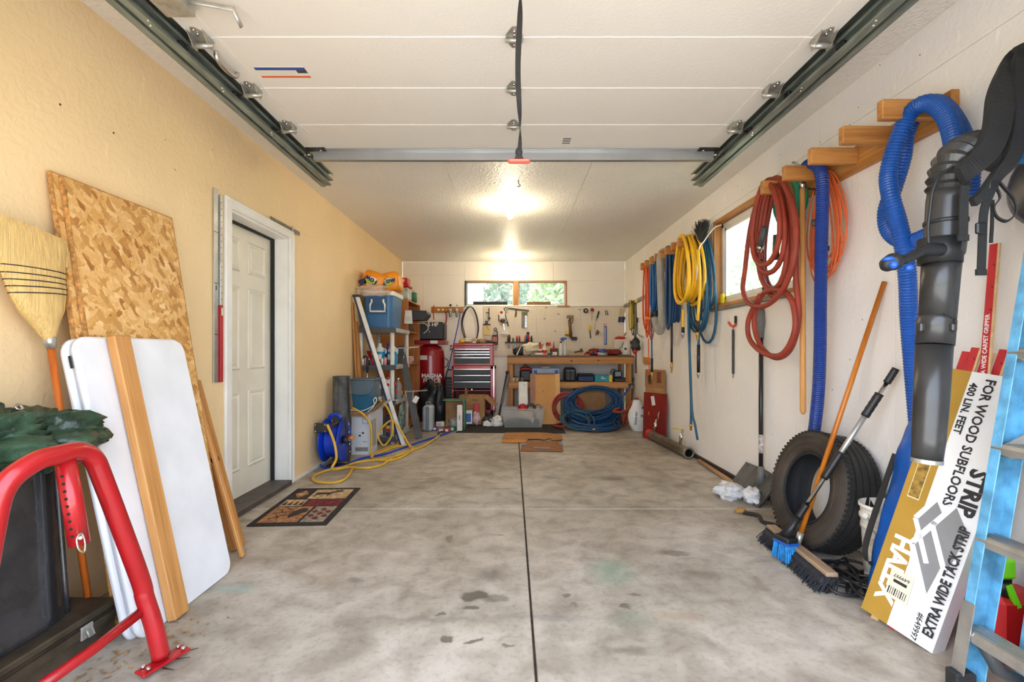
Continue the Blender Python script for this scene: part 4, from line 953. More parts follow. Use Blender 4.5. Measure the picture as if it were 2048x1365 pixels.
q0 = spl([RW(1378, 560, 1.80), RW(1377, 650, 1.80), RW(1380, 720, 1.80), RW(1384, 820, 1.80), RW(1390, 850, 1.81), RW(1395, 880, 1.84)], 6)
part('hose_tail', G().tube(q0, .0125, 8), teal, t)
q0 = spl([RW(1379, 600, 1.82), RW(1379, 700, 1.82), RW(1382, 800, 1.82), RW(1382, 848, 1.82)], 6)
part('hose_tail', G().tube(q0, .0125, 8), teal, t); fitting(t, q0[-1], (0, 0, -1), .016, .07)
part('hose_tail', G().tube(spl([RW(1400, 520, 1.84), RW(1399, 600, 1.83), RW(1397, 695, 1.82)], 6), .0125, 8), teal, t); part('sleeve', G().cyl(RW(1397, 690, 1.82), RW(1397, 745, 1.82), .017, n=8), blk, t); fitting(t, RW(1397, 745, 1.82), (0, 0, -1), .015, .06, chrome)
# duster brush hanging behind the teal hose
dm = plain('duster_bristle', (52, 52, 54), .7, var=.3, vs=20, stretch=(8, 8, .6))
t = thing('duster_brush', 'dark fan-shaped brush sticking up behind the blue hose beside the window', 'brush', RW(1405, 490, 1.86))
c = RW(1404, 486, 1.86); g = G(); r_ = random.Random(5)
for i in range(260):
    a = r_.uniform(-.75, .75); L = .22 + r_.uniform(-.03, .02); b = c + V((r_.uniform(-.03, .03), r_.uniform(-.02, .02), 0)); d = V((r_.uniform(-.15, .15), sin(a), cos(a) * .95))
    g.tube([b, b + d * L], [.0035, .002], 4, cap=False)
part('bristles', g, dm, t, None, 'stuff'); part('ferrule', G().cyl(c + V((0, 0, .03)), c + V((0, 0, -.06)), .028, .02, 12), blk, t); part('handle', G().cyl(c + V((0, 0, -.05)), c + V((0, .03, -.75)), .012, n=10), bl, t)
pa = spl([RW(1443, 450, 2.0), RW(1430, 455, 1.95), RW(1418, 468, 1.90), RW(1408, 483, 1.84), RW(1399, 495, 1.78), RW(1396, 520, 1.77), RW(1393, 560, 1.78)], 6)
one('white_cable', G().tube(pa, .006, 6), white_paint, 'thin white cable arching from the window corner to the yellow hose', 'cable')
# yellow item on the sill
p = V((2.0, 4.60, WZ0 + .028))
t = thing('tape_measure', 'small yellow tape measure on the window sill', 'tape measure', p)
part('case', G().box(p + V((0, 0, .05)), (.035, .06, .10), bev=.012), plain('bright_yellow', (238, 206, 30), .45), t)
part('blade_tip', G().bar(p + V((-.01, .0, .008)), p + V((-.02, .12, .006)), .02, .003), MT['bright_yellow'], t)
# bungee spring below the window
e = RW(1466, 642, XR - .01)
t = thing('door_spring', 'thin grey spring with a red hook hanging on a nail under the window', 'spring', RW(1466, 770, XR - .01))
part('hanger', G().box(RW(1471, 640, XR - .012), (.02, .02, .07), bev=.006), blk, t)
part('red_hook', G().tube(spl([RW(1457, 645, XR - .012), RW(1461, 651, XR - .012), RW(1467, 653, XR - .012), RW(1472, 648, XR - .012)], 5), .010, 8), red_pl, t)
q0 = [RW(1466, 660, XR - .012) + V((0, 0, -.0055 * i)) for i in range(72)]
part('coil', G().tube(q0, [.012 if i % 2 else .009 for i in range(72)], 8), dark_metal, t)
part('end_hook', G().tube([q0[0] + V((0, 0, .03)), q0[0]], .003, 5), dark_metal, t); part('end_hook', G().tube([q0[-1], q0[-1] + V((0, 0, -.04))], .003, 5), dark_metal, t)
# ================================================================== RIGHT SIDE, ON THE FLOOR
# snow shovel
sh = thing('snow_shovel', 'black snow shovel with a grey grip leaning on the right wall behind the tire', 'shovel', (1.88, 3.72, 0))
a, b = V((1.905, 3.70, .20)), RW(1522, 676, 1.945)
part('shaft', G().cyl(a, b, .0165, n=12), plain('shaft_black', (34, 34, 36), .3), sh)
dv = (b - a).normalized()
part('label_sleeve', G().cyl(a + dv * .16, a + dv * .30, .0172, n=12), plain('label_pink', (206, 196, 190), .5, var=.3, vs=30), sh)
part('grip', G().tube([b - dv * .01, b + dv * .06, b + dv * .12, b + dv * .19, b + dv * .235], [.021, .024, .034, .034, .022], 12, flat=.75), plain('grip_grey', (112, 112, 110), .5), sh)
bm_ = plain('shovel_blade', (84, 80, 74), .55, var=.2, vs=6)
def sf(u, v):
    y = 4.02 - u * .52; cv = (v - .15) ** 2
    return V((1.80 + .16 * v ** .7 - .02 * abs(2 * u - 1), y, .012 + .20 * v + .02 * sin(pi * v)))
g = G().grid(sf, 14, 8); part('blade', g, bm_, sh)
part('blade_back', G().grid(lambda u, v: sf(u, v) + V((.012, 0, -.004)), 14, 8), bm_, sh)
part('top_lip', G().tube([sf(i / 14, 1) + V((.006, 0, 0)) for i in range(15)], .008, 6), bm_, sh)
for k in range(5): part('rib', G().tube([sf(.1 + k * .2, j / 6) + V((-.001, 0, 0)) for j in range(7)], .004, 5), bm_, sh)
part('socket', G().tube([a + dv * .06, a, V((1.91, 3.71, .13))], [.022, .026, .045], 10), MT['grip_grey'], sh)
# plastic bag
bagm = plain('plastic_bag_film', (226, 226, 224), .35, var=.1, vs=20, bump=.7, bs=40, alpha=.88)
t = thing('plastic_bag', 'crumpled white plastic bag on the floor below the snow shovel', 'bag', (1.74, 3.70, 0))
part('bag_lobe', blob((1.70, 3.76, .05), .10, .10, .055, 13, 36, 20, .5), bagm, t); part('bag_lobe', blob((1.795, 3.62, .055), .06, .07, .06, 17, 30, 18, .5), bagm, t)
# wooden pole and dark batten along the wall foot
one('wood_pole', G().cyl(FL(1398, 922, .02) , FL(1466, 966, .02), .019, n=12), wood('pole_floor', (190, 146, 100), (150, 106, 66), 'Y', 10), 'bare wooden pole lying on the floor along the right wall', 'pole')
one('baseboard_right', G().box((XR - .012, 4.5, .02), (.024, 1.6, .04)), plain('dark_batten', (58, 46, 36), .8, var=.2), 'dark batten at the foot of the right wall', None, None, 'structure')
# exhaust pipe
a, b = V((1.775, 6.22, .075)), V((1.868, 5.10, .062)); dv = (b - a).normalized()
pm = plain('old_pipe', (134, 122, 102), .42, .7, var=.2, vs=8)
t = thing('steel_pipe', 'thick old steel pipe with a red cap lying along the right wall', 'pipe', (1.82, 5.6, 0))
part('pipe_body', G().lathe([(.050, 0), (.055, .01), (.055, (b - a).length - .06), (.060, (b - a).length - .05), (.060, (b - a).length), (.042, (b - a).length), (.040, (b - a).length - .25), (0, (b - a).length - .26)], frame(a, dv.orthogonal(), dv.cross(dv.orthogonal())), 24), pm, t)
part('pipe_liner', G().lathe([(.039, 0), (.039, .30)], frame(b - dv * .302, dv.orthogonal(), dv.cross(dv.orthogonal())), 20), plain('bore_dark', (20, 20, 22), .8), t)  # near-black lining set inside the open pipe end
part('red_cap', G().lathe([(0, -.06), (.05, -.06), (.064, -.03), (.064, .04), (.052, .05)], frame(a, dv.orthogonal(), dv.cross(dv.orthogonal())), 20), plain('cap_red', (196, 26, 30), .4), t)
for k, (f, lev) in enumerate(((.13, chrome), (.80, plain('lever_yellow', (226, 190, 36), .45)))):
    c = a + dv * (b - a).length * f + V((0, 0, .05)); e = c + V((.03, .0, .16))
    v_ = part('valve', G().tube([c, c + (e - c) * .3, c + (e - c) * .32, c + (e - c) * .7, c + (e - c) * .72, e], [.016, .016, .022, .022, .014, .014], 10), chrome, t)
    part('lever', G().bar(e + V((.015, 0, 0)), e + V((-.10, .02, .015)) if k else e + V((.03, 0, .10)), .022, .012, bev=.004), lev, v_)
# cardboard and red panel leaning in the back right corner
cardm = plain('cardboard', (168, 126, 82), .85, var=.10, vs=5, bump=.1, bs=90)
def leanboard(name, lab, cat, o, ax, up, w, L, th, mt, grp=None):
    m = frame(o, ax, up); t = thing(name, lab, cat, o, grp); part('panel', G().box((w / 2, L / 2, -th / 2), (w, L, th), m=m), mt, t); return t, m
t, m = leanboard('cardboard_carton', 'tall flattened brown carton leaning on the right wall behind the red panel', 'carton', (1.775, 6.46, 0), (.15, -.33, 0), (.012, .006, 1), .36, .90, .02, cardm)
part('flap', G().box((.18, .78, .004), (.36, .22, .006), m=m), plain('cardboard_dark', (156, 112, 70), .85), t)
part('print_block', G().box((.10, .78, .0085), (.06, .16, .001), m=m), plain('print_brown', (120, 62, 44), .8), t); part('print_block', G().box((.27, .80, .0085), (.08, .14, .001), m=m), MT['print_brown'], t)
t, m = leanboard('metal_sheet', 'dark red metal sheet with a small paper label leaning by the pipe', 'metal sheet', (1.725, 6.38, 0), (.19, -.36, 0), (.03, .02, 1), .40, .60, .010, plain('oxide_red', (128, 32, 26), .5, var=.12, vs=6))
part('paper_label', G().box((.17, .50, .0012), (.06, .12, .0015), rot=M.Rotation(.25, 3, 'Z'), m=m), plain('paper', (220, 216, 208), .8, var=.04), t)
for k in (.10, .26): part('slot', G().box((k, .33, .001), (.012, .04, .0015), m=m), plain('gold_slot', (196, 150, 60), .4), t)
# tire
C = V((1.785, 2.80, .335)); ax = V((-.97, -.03, .22)).normalized()
rubm = plain('tire_rubber', (40, 38, 36), .7, var=.25, vs=6, bump=.1); sidew = plain('tire_sidewall', (62, 52, 42), .75, var=.3, vs=5)
mt_t = frame(C, V((0, 0, 1)).cross(ax), ax.cross(V((0, 0, 1)).cross(ax)))
tire = thing('car_tire', 'worn black car tire without a rim leaning on the right wall', 'tire', (C.x, C.y, 0))
R0, hw = .335, .105
outer = [(.205, .080), (.215, .096), (.235, .104), (.270, .107), (.305, .100), (.322, .088)]
part('sidewall', G().lathe(outer, mt_t, 56), sidew, tire); part('sidewall', G().lathe([(r, -z) for r, z in outer], mt_t, 56), sidew, tire)
tr = [(.322, .088)]
for k in range(5):
    z0 = .082 - k * .0364
    tr += [(R0 - .002 * abs(k - 2), z0), (R0 - .002 * abs(k - 2), z0 - .029), (R0 - .012, z0 - .0295), (R0 - .012, z0 - .036)]
tr = tr[:-2] + [(.322, -.088)]
tread = part('tread', G().lathe(tr, mt_t, 72, smooth=False), rubm, tire)
sg = G()
for k in range(72):
    a0 = 2 * pi * k / 72
    for s in (-1, 1):
        sg.box((R0 - .006, 0, s * .074), (.014, .012, .030), m=mt_t @ M.Rotation(a0, 4, 'Z'))
part('tread_lugs', sg, rubm, tread, None, 'stuff')
part('inner_liner', G().lathe([(.205, .080), (.212, .066), (.290, .072), (.312, .04), (.314, -.04), (.290, -.072), (.212, -.066), (.205, -.080)], mt_t, 48), black_rub, tire)
part('bead', G().lathe([(.200 + .008 * cos(a), .082 + .008 * sin(a)) for a in [i * pi / 4 for i in range(8)]], mt_t, 48, True), black_rub, tire)
for r in (.25, .295): part('sidewall_rib', G().lathe([(r - .002, .105), (r, .109), (r + .002, .105)], mt_t, 48), sidew, tire)
# tangled black cord under the tire
r_ = random.Random(77); pts = []
for i in range(64):
    a = i * .95; pts.append(V((1.66 + .15 * cos(a * 1.13) * (.6 + .4 * sin(i * .37)) + .04 * sin(i), 2.36 + .21 * sin(a * .91) * (.7 + .3 * cos(i * .53)), .014 + .02 * (i % 4) * .5 + .012 * sin(i * 2.1) ** 2)))
g = G().tube(spl(pts, 6), .0075, 6)
t = thing('extension_cord', 'tangled black power cord on the floor between tire and bucket', 'cord', (1.66, 2.36, 0)); part('tangle', g, blk, t)
part('cord_end', G().tube(spl([(1.62, 2.2, .01), (1.58, 2.12, .01), (1.60, 2.02, .01), (1.66, 1.96, .01)], 6), .0075, 6), blk, t)
t = thing('rope_length', 'short dark frayed rope on the floor before the tire', 'rope', (1.66, 3.2, 0)); part('rope', G().tube(spl([(1.62, 3.38, .012), (1.68, 3.30, .02), (1.66, 3.20, .012), (1.70, 3.12, .02), (1.72, 3.05, .014)], 6), .014, 7), plain('rope_dark', (48, 42, 36), .9), t)
part('frayed_end', blob((1.61, 3.40, .02), .03, .025, .014, 4, 14, 8, .6), plain('straw_gold', (170, 128, 60), .9), t)
# push broom
pb = thing('push_broom', 'push broom with an orange handle and wide black bristles on the floor', 'broom', (1.52, 2.58, 0))
h0, h1 = V((1.565, 2.92, .085)), V((1.512, 2.28, .085)); mid = (h0 + h1) / 2
part('wood_block', G().bar(h0, h1, .055, .022, bev=.004), wood('block_wood', (176, 150, 122), (140, 112, 84), 'Y', 10), pb)
g = G(); r_ = random.Random(9); bd = (h1 - h0)
for i in range(1500):
    p = h0 + bd * r_.uniform(-.01, 1.01) + V((r_.uniform(-.026, .026), 0, -.008)); k = (p - h0 - bd * .5).x
    e = p + V((-.035 + r_.uniform(-.035, .02), r_.uniform(-.02, .02), -p.z + r_.uniform(.001, .012)))
    g.tube([p, e], [.0032, .0022], 3, cap=False)
brs = plain('bristle_black', (40, 41, 46), .8, var=.3, vs=50)
part('bristles', g, brs, pb, None, 'stuff')
part('bristle_core', G().bar(h0 + V((-.02, 0, -.04)), h1 + V((-.02, 0, -.04)), .065, .055, bev=.015), brs, pb)
a, b = mid + V((0.005, .02, .005)), RW(1769, 564, XR - .02)
part('handle', G().tube([a + (b - a) * .045, b], .0125, 12), wood('handle_orange', (206, 124, 34), (176, 96, 20), 'Z', 9, .3), pb)
part('socket', G().cyl(a, a + (b - a) * .05, .016, n=12), zinc, pb)
# car wash brush
cb_ = thing('wash_brush', 'telescopic silver car wash brush with blue bristles leaning on the tire', 'brush', (1.50, 2.50, 0))
a, b = V((1.485, 2.62, .14)), RW(1792, 738, XR - .045); dv = (b - a).normalized(); LL = (b - a).length
part('pole', G().cyl(a + dv * .1, a + dv * LL * .95, .0105, n=12), chrome, cb_)
part('outer_pole', G().cyl(a + dv * LL * .36, a + dv * LL * .80, .0135, n=12), alum, cb_)
for f0, f1, rr in ((.12, .20, .017), (.36, .52, .019), (.73, .86, .021), (.92, 1.0, .018)):
    k = 9; part('foam_grip', G().tube([a + dv * LL * (f0 + (f1 - f0) * i / k) for i in range(k + 1)], [rr * (1 if i % 2 else .92) for i in range(k + 1)], 12), blk, cb_)
hdv = (dv * -1); hb_ = a + hdv * .0
part('neck', G().tube([a + dv * .12, a + dv * .06, a], [.012, .018, .035], 10), blk, cb_)
bm2 = frame(a + V((0, 0, -.012)), V((.25, -.95, 0)), V((.95, .25, 0)))
part('head', G().box((0, 0, 0), (.10, .075, .03), bev=.008, m=bm2), blk, cb_)
part('blue_rim', G().box((0, 0, -.02), (.106, .08, .016), bev=.005, m=bm2), plain('brush_blue', (24, 84, 170), .5), cb_)
g = G(); r_ = random.Random(4)
for i in range(420):
    x, y = r_.uniform(-.05, .05), r_.uniform(-.036, .036); p = bm2 @ V((x, y, -.025)); e = bm2 @ V((x * 1.25, y * 1.25, -.025 - r_.uniform(.075, .095)))
    g.tube([p, e], [.0022, .0016], 4, cap=False)
part('bristles', g, plain('bristle_blue', (40, 140, 206), .6, var=.2, vs=40), cb_, None, 'stuff')
# bucket (two nested)
bw_ = plain('bucket_white', (226, 220, 206), .42, var=.08, vs=9)
bu = thing('plastic_bucket', 'white plastic bucket with a wire handle between tire and blue bag', 'bucket', (1.835, 2.36, 0))
mb = M.Translation((1.835, 2.36, 0)) @ M.Diagonal((.80, .80, 1, 1))
prof = [(0, .004), (.112, .004), (.118, .02), (.132, .27), (.140, .272), (.140, .29), (.134, .294), (.137, .32), (.146, .322), (.146, .338), (.139, .342), (.141, .375), (.150, .378), (.150, .392), (.142, .394), (.136, .30), (.122, .06), (0, .05)]
part('body', G().lathe(prof, mb, 36), bw_, bu)
part('wire_handle', G().tube(spl([(1.72, 2.34, .345), (1.71, 2.30, .30), (1.735, 2.25, .24), (1.79, 2.24, .215), (1.86, 2.245, .235)], 6), .003, 6), zinc, bu)
part('ear', G().cyl((1.722, 2.345, .345), (1.708, 2.34, .345), .012, n=10), bw_, bu)
part('sticker', G().lathe([(.1283, .14), (.1335, .24)], mb @ M.Rotation(3.3, 4, 'Z'), 12, arc=1.2), plain('sticker_faded', (206, 196, 170), .7, var=.15, vs=40), bu)
# blue carry bag with strap
bb = thing('carry_bag', 'bright blue drawstring carry bag with a black shoulder strap leaning in the corner', 'bag', (1.68, 2.16, 0))
sp = [V((1.69, 2.19, .008)), V((1.695, 2.19, .05)), V((1.74, 2.19, .22)), V((1.80, 2.19, .45)), V((1.842, 2.195, .64)), V((1.862, 2.20, .75)), V((1.868, 2.20, .81)), V((1.87, 2.20, .83))]
sr = [.03, .068, .085, .09, .082, .06, .045, .02]
P_ = spl(sp, 6); q = [sr[min(7, i // 6)] + (sr[min(7, i // 6 + 1)] - sr[min(7, i // 6)]) * (i % 6) / 6 for i in range(len(P_))]
g = G().tube(P_, q, 28)
for i, v in enumerate(g.v):
    v += (v - P_[min(len(P_) - 1, i // 28)]) * (.16 * mnoise.noise(v * 7) + .10 * mnoise.noise(V((v.x * 30, v.y * 30, v.z * 5))))
part('body', g, plain('nylon_blue', (0, 80, 164), .38, var=.08, vs=9, bump=.35, bs=14), bb)
pa = spl([(1.80, 2.27, .66), (1.755, 2.275, .52), (1.71, 2.27, .40), (1.665, 2.255, .30), (1.635, 2.24, .22), (1.635, 2.22, .175), (1.67, 2.20, .17)], 6)
part('shoulder_strap', ribbon(pa, .03, .004, (0, 1, .3)), strap_m, bb)
# tack strip carton
bo = V((1.50, 2.075, .042)); m = frame(bo, (.09, -.28, -.0424), (.30, -.055, 1.0)); LB = 1.08; WB = .27; TB = .07
tc_ = thing('tack_strip_carton', 'long white and gold carton of carpet tack strip leaning behind the blue ladder', 'carton', (1.58, 1.95, 0))
goldm = plain('carton_gold', (168, 128, 42), .55, var=.05); whitec = plain('carton_white', (228, 226, 222), .55, var=.03); ink = plain('ink_black', (34, 32, 32), .6, var=0); gy = plain('ink_grey', (130, 128, 126), .6, var=.05)
body = part('carton_body', G().box((WB / 2, LB / 2, -TB / 2), (WB, LB, TB), m=m), whitec, tc_)
part('gold_band', G().prism([(-.001, 0), (.105, 0), (.105, .28), (.092, .34), (.092, LB), (-.001, LB)], .0016, m @ M.Translation((0, 0, .0008))), goldm, body)
part('gold_side', G().box((-.0008, LB / 2, -TB / 2), (.0016, LB, TB), m=m), goldm, body)
dn = lambda x, y, z=.0022: m @ M.Translation((x, y, z)) @ M.Rotation(-pi / 2, 4, 'Z')
upm = lambda x, y, z=.0022: m @ M.Translation((x, y, z)) @ M.Rotation(pi / 2, 4, 'Z')
text('brand_lettering', 'HALEX', .095, dn(.062, .22), white_paint, body, .004, sx=.95)
text('lettering', '400 LIN. FEET', .036, dn(.112, .93), ink, body, .001)
text('lettering', 'FOR WOOD SUBFLOORS', .046, dn(.160, .80), ink, body, .001)
text('lettering', 'STRIP', .075, dn(.220, .62), ink, body, .003)
text('lettering', 'EXTRA WIDE TACK STRIP', .048, upm(.243, .27, .0075), ink, body, .0015, sx=.8)
text('lettering', '#649997', .03, dn(.20, .06), ink, body)
part('panel_outline', G().box((.045, .62, .0018), (.045, .20, .0006), m=m), plain('cream_line', (226, 210, 160), .6), body); part('panel_fill', G().box((.045, .62, .0022), (.040, .19, .0008), m=m), plain('carton_gold_fill', (150, 116, 44), .6, var=.3, vs=60), body)
# printed room drawing: three raised-edge trays
for cx, cy, s in ((.078, .45, 1.0), (.140, .45, 1.05), (.095, .35, 1.15)):
    o = [(cx, cy), (cx + .085 * s, cy - .15 * s), (cx + .105 * s, cy + .02 * s), (cx + .045 * s, cy + .10 * s)]
    part('printed_tray', G().prism(o, .0008, m @ M.Translation((0, 0, .0026 + .0009 * s))), gy, body)
    for (p, q_) in ((o[0], o[1]), (o[0], o[3])):
        part('printed_edge', G().bar(m @ V((*p, .0045)), m @ V((*q_, .0045)), .018 * s, .001, up=m.to_3x3() @ V((0, 0, 1))), whitec, body)
st = part('price_sticker', G().box((.105, .165, .006), (.085, .115, .001), rot=M.Rotation(.05, 3, 'Z'), m=m), plain('sticker_cream', (222, 208, 182), .6, var=.03), body)
for k in range(9): part('bar_mark', G().box((.073 + k * .008, .135, .0070), (.002 + .002 * (k % 3 == 0), .03, .0008), m=m), ink, st)
text('sticker_number', '649997', .02, m @ M.Translation((.105, .20, .0072)) @ M.Rotation(pi, 4, 'Z'), ink, st)
part('sticker_band', G().box((.105, .178, .0070), (.05, .012, .0008), m=m), ink, st)
# tack strips: poking from the carton and one tall one
sred = plain('strip_red', (190, 40, 44), .6, var=.08); sply = wood('strip_ply', (226, 196, 148), (198, 160, 108), 'Y', 10)
def tack(lab, o, ax, up, L, txt=True, grp='red printed carpet tack strips'):
    mm = frame(o, ax, up); t = thing('tack_strip', lab, 'strip', o, grp)
    part('ply', G().box((.0175, L / 2, 0), (.035, L, .007), m=mm), sply, t)
    pr = part('red_print', G().box((.014, L / 2, .0042), (.027, L - .002, .0012), m=mm), sred, t)
    if txt: text('lettering', 'EXTRA WIDE CARPET GRIPPER', .021, mm @ M.Translation((.014, L * .62, .0052)) @ M.Rotation(pi / 2, 4, 'Z'), white_paint, pr, .0004)
    for k in range(int(L / .09)): part('nail', G().cyl(mm @ V((.024, .05 + k * .09, .004)), mm @ V((.022, .056 + k * .09, .012)), .0012, n=5), dark_metal, t)
    return t
tack('tall red tack strip standing high above the carton against the wall', (1.815, 1.925, .45), (.06, -.26, 0), (.11, .04, 1.10), 1.13)
up_ = m.to_3x3() @ V((0, 1, 0)); axl = m.to_3x3() @ V((1, 0, 0)); nz_ = m.to_3x3() @ V((0, 0, 1))
for k, (xo, zo, ex, rl) in enumerate(((.006, -.058, .085, 0), (.05, -.03, .10, .02), (.085, -.045, .09, -.02), (.125, -.055, .11, .0))):
    names = ('leftmost short red tack strip poking out of the carton top', 'second red tack strip from the left poking out of the carton top', 'third red tack strip from the left poking out of the carton top', 'rightmost short red tack strip poking out of the carton top, by the tall one')
    tack(names[k], bo + axl * xo + up_ * (LB + .003) + nz_ * zo, axl + up_ * rl, up_ - axl * rl, ex, False)
for k, (xo, zo) in enumerate(((.09, -.045), (.12, -.05), (.15, -.04), (.02, -.05))):
    o = bo + axl * (xo) - up_ * .052 + nz_ * zo
    nm = ('red strip end nearest the gold band under the carton', 'middle red strip end poking from the carton bottom', 'red strip end farthest right under the carton', 'bare plywood strip end at the lower left carton corner')[k]
    tk = thing('tack_strip', nm, 'strip', o, 'red printed carpet tack strips'); part('ply', G().box((.0125, .025, 0), (.028, .05, .010), m=frame(o, axl, up_)), sply, tk)
    if k < 3: part('red_print', G().box((.0125, .025, .0058), (.026, .048, .0014), m=frame(o, axl, up_)), sred, tk)
# ================================================================== BACKPACK LEAF BLOWER on the wall
bl_ = thing('leaf_blower', 'black backpack leaf blower hanging on the right wall with its long tube pointing down', 'leaf blower', (1.70, 1.62, .75))
tubm2 = plain('blower_plastic', (46, 45, 44), .35, var=.18, vs=8, coat=.15); nyl = plain('harness_nylon', (28, 28, 28), .75, var=.12, vs=20, bump=.2, bs=90)
D = 1.66
tp_ = [P(1895, 372, D), P(1893, 400, D), P(1890, 480, D), P(1885, 505, D), P(1884, 508, D), P(1880, 560, D), P(1874, 640, 1.655), P(1873, 641, 1.655), P(1869, 690, 1.65), P(1868, 692, 1.65), P(1862, 800, 1.64), P(1857, 880, 1.63), P(1854, 918, 1.63)]
part('tube', G().tube(tp_[:5], [.052, .056, .058, .060, .056], 24), tubm2, bl_)
part('tube', G().tube([tp_[4], tp_[5], tp_[6]], [.055, .053, .051], 24), tubm2, bl_)
clp = part('tube_collar', G().tube([tp_[6], tp_[7], tp_[8]], [.0535, .0535, .053], 24), tubm2, bl_)
part('clamp_lug', G().box(P(1842, 655, 1.62), (.016, .02, .03), bev=.004), tubm2, clp); part('clamp_lug', G().box(P(1903, 655, 1.60), (.018, .03, .026), bev=.004), tubm2, clp)
part('nozzle', G().tube([tp_[9], tp_[10], tp_[11], tp_[12]], [.051, .049, .046, .042], 24), tubm2, bl_)
part('nozzle_ring', G().tube([tp_[12], P(1853.5, 926, 1.63)], [.0435, .0435], 24, cap=False), zinc, bl_)
part('nozzle_bore', G().tube([P(1854, 916, 1.63), P(1853.5, 925, 1.63)], [.038, .040], 24), black_rub, bl_)
pa = spl([P(1895, 385, D), P(1899, 350, D), P(1912, 320, D), P(1938, 302, 1.67), P(1972, 298, 1.69), P(2010, 310, 1.72)], 10)
part('elbow_bellows', ribbed(pa, .063, .028, 28, .16), tubm2, bl_)
# control handle
ha = [P(1880, 500, 1.60), P(1850, 500, 1.58), P(1820, 515, 1.56), P(1795, 525, 1.555)]
part('handle_arm', G().tube(spl(ha, 5), [.022] * 6 + [.016] * 10, 10), blk, bl_)
part('handle_clamp', G().tube([P(1880, 478, D), P(1879, 528, D)], [.063, .061], 24), blk, bl_)
hg = part('throttle_grip', G().tube(spl([P(1800, 520, 1.55), P(1786, 524, 1.55), P(1776, 530, 1.55), P(1770, 540, 1.55)], 4), [.018, .022, .026, .027, .028, .028, .026, .026, .025, .024, .02, .016, .012], 12), blk, bl_)
part('blue_dial', G().ball(P(1787, 530, 1.52), .013, 12), blue_v, hg); part('blue_cap', G().ball(P(1778, 519, 1.54), .016, 12, (1.3, 1, .6)), blue_v, hg); part('blue_cap', G().ball(P(1818, 536, 1.55), .012, 12, (1.2, 1, 1)), blue_v, hg)
part('control_cable', G().tube(spl([P(1905, 335, 1.60), P(1880, 352, 1.59), P(1866, 380, 1.59), P(1860, 420, 1.59), P(1856, 460, 1.59), P(1858, 490, 1.585)], 6), .005, 6), blk, bl_)
part('cable_clip', G().lathe([(.058, -.006), (.061, -.006), (.061, .006), (.058, .006)], frame(P(1891, 445, D), (1, 0, 0), (0, 1, 0)), 20, True), blk, bl_)
# pack frame and engine housing
part('pack_frame', G().prism([(-.16, -.28), (.20, -.28), (.22, .30), (.10, .38), (-.10, .36), (-.16, .10)], .06, frame((1.945, 1.62, 1.92), (0, -1, 0), (0, 0, 1))), blk, bl_)
part('engine_housing', G().ball((1.835, 1.50, 1.86), .15, 20, (.70, 1.0, 1.3)), tubm2, bl_)
part('blue_panel', G().box(P(2062, 235, 1.60), (.03, .05, .14), bev=.01), blue_v, bl_)
part('fan_volute', G().lathe([(0, -.05), (.12, -.05), (.15, -.03), (.15, .03), (.12, .05), (0, .05)], frame((1.86, 1.64, 1.72), (0, 1, 0), (0, 0, 1)), 28), tubm2, bl_)
# harness
pa = spl([V((1.915, 1.68, 2.24)), P(2046, 112, 1.72), P(2022, 150, 1.66), P(2002, 200, 1.62), P(1992, 260, 1.60), P(1975, 300, 1.59), P(1945, 330, 1.58), P(1920, 352, 1.58)], 6)
part('shoulder_strap', ribbon(pa, lambda f: .085 - .05 * max(0, f - .45), .022, (1, .1, .3)), nyl, bl_)
pa = spl([V((1.915, 1.58, 2.22)), P(2060, 100, 1.66), P(2046, 180, 1.62), P(2040, 260, 1.60), P(2020, 320, 1.58), P(1995, 350, 1.57), P(1965, 388, 1.57), P(1945, 405, 1.57)], 6)
part('shoulder_strap', ribbon(pa, lambda f: .075 - .045 * min(1, f * 1.2), .018, (1, .1, .3)), nyl, bl_)
s_ = part('dangling_strap', ribbon(spl([P(1930, 372, 1.57), P(1927, 420, 1.57), P(1926, 470, 1.57), P(1924, 478, 1.57)], 4), .028, .004, (1, 0, 0)), nyl, bl_)
part('strap_hem', G().box(P(1926, 476, 1.565), (.034, .008, .02)), nyl, s_)
s_ = part('dangling_strap', ribbon(spl([P(1985, 375, 1.57), P(1975, 400, 1.57), P(1967, 430, 1.57), P(1964, 500, 1.57), P(1962, 550, 1.57)], 4), .027, .004, (1, 0, 0)), nyl, bl_)
part('buckle', G().box(P(1962, 457, 1.562), (.034, .014, .036), bev=.004), blk, s_); part('strap_hem', G().box(P(1962, 545, 1.565), (.032, .008, .02)), nyl, s_)
part('dangling_strap', ribbon(spl([P(1985, 400, 1.58), P(1984, 450, 1.58), P(1982, 486, 1.58)], 3), .010, .004, (1, 0, 0)), nyl, bl_)
part('strap_loop', ribbon(spl([P(1992, 358, 1.58), P(2010, 378, 1.58), P(2028, 400, 1.58), P(2032, 425, 1.58), P(2015, 442, 1.58), P(1995, 435, 1.58), P(1988, 415, 1.58), P(2000, 395, 1.58), P(1992, 375, 1.58)], 5), .024, .004, (.6, .8, 0)), nyl, bl_)
part('buckle', G().box(P(1985, 370, 1.565), (.034, .014, .03), bev=.004), blk, bl_)
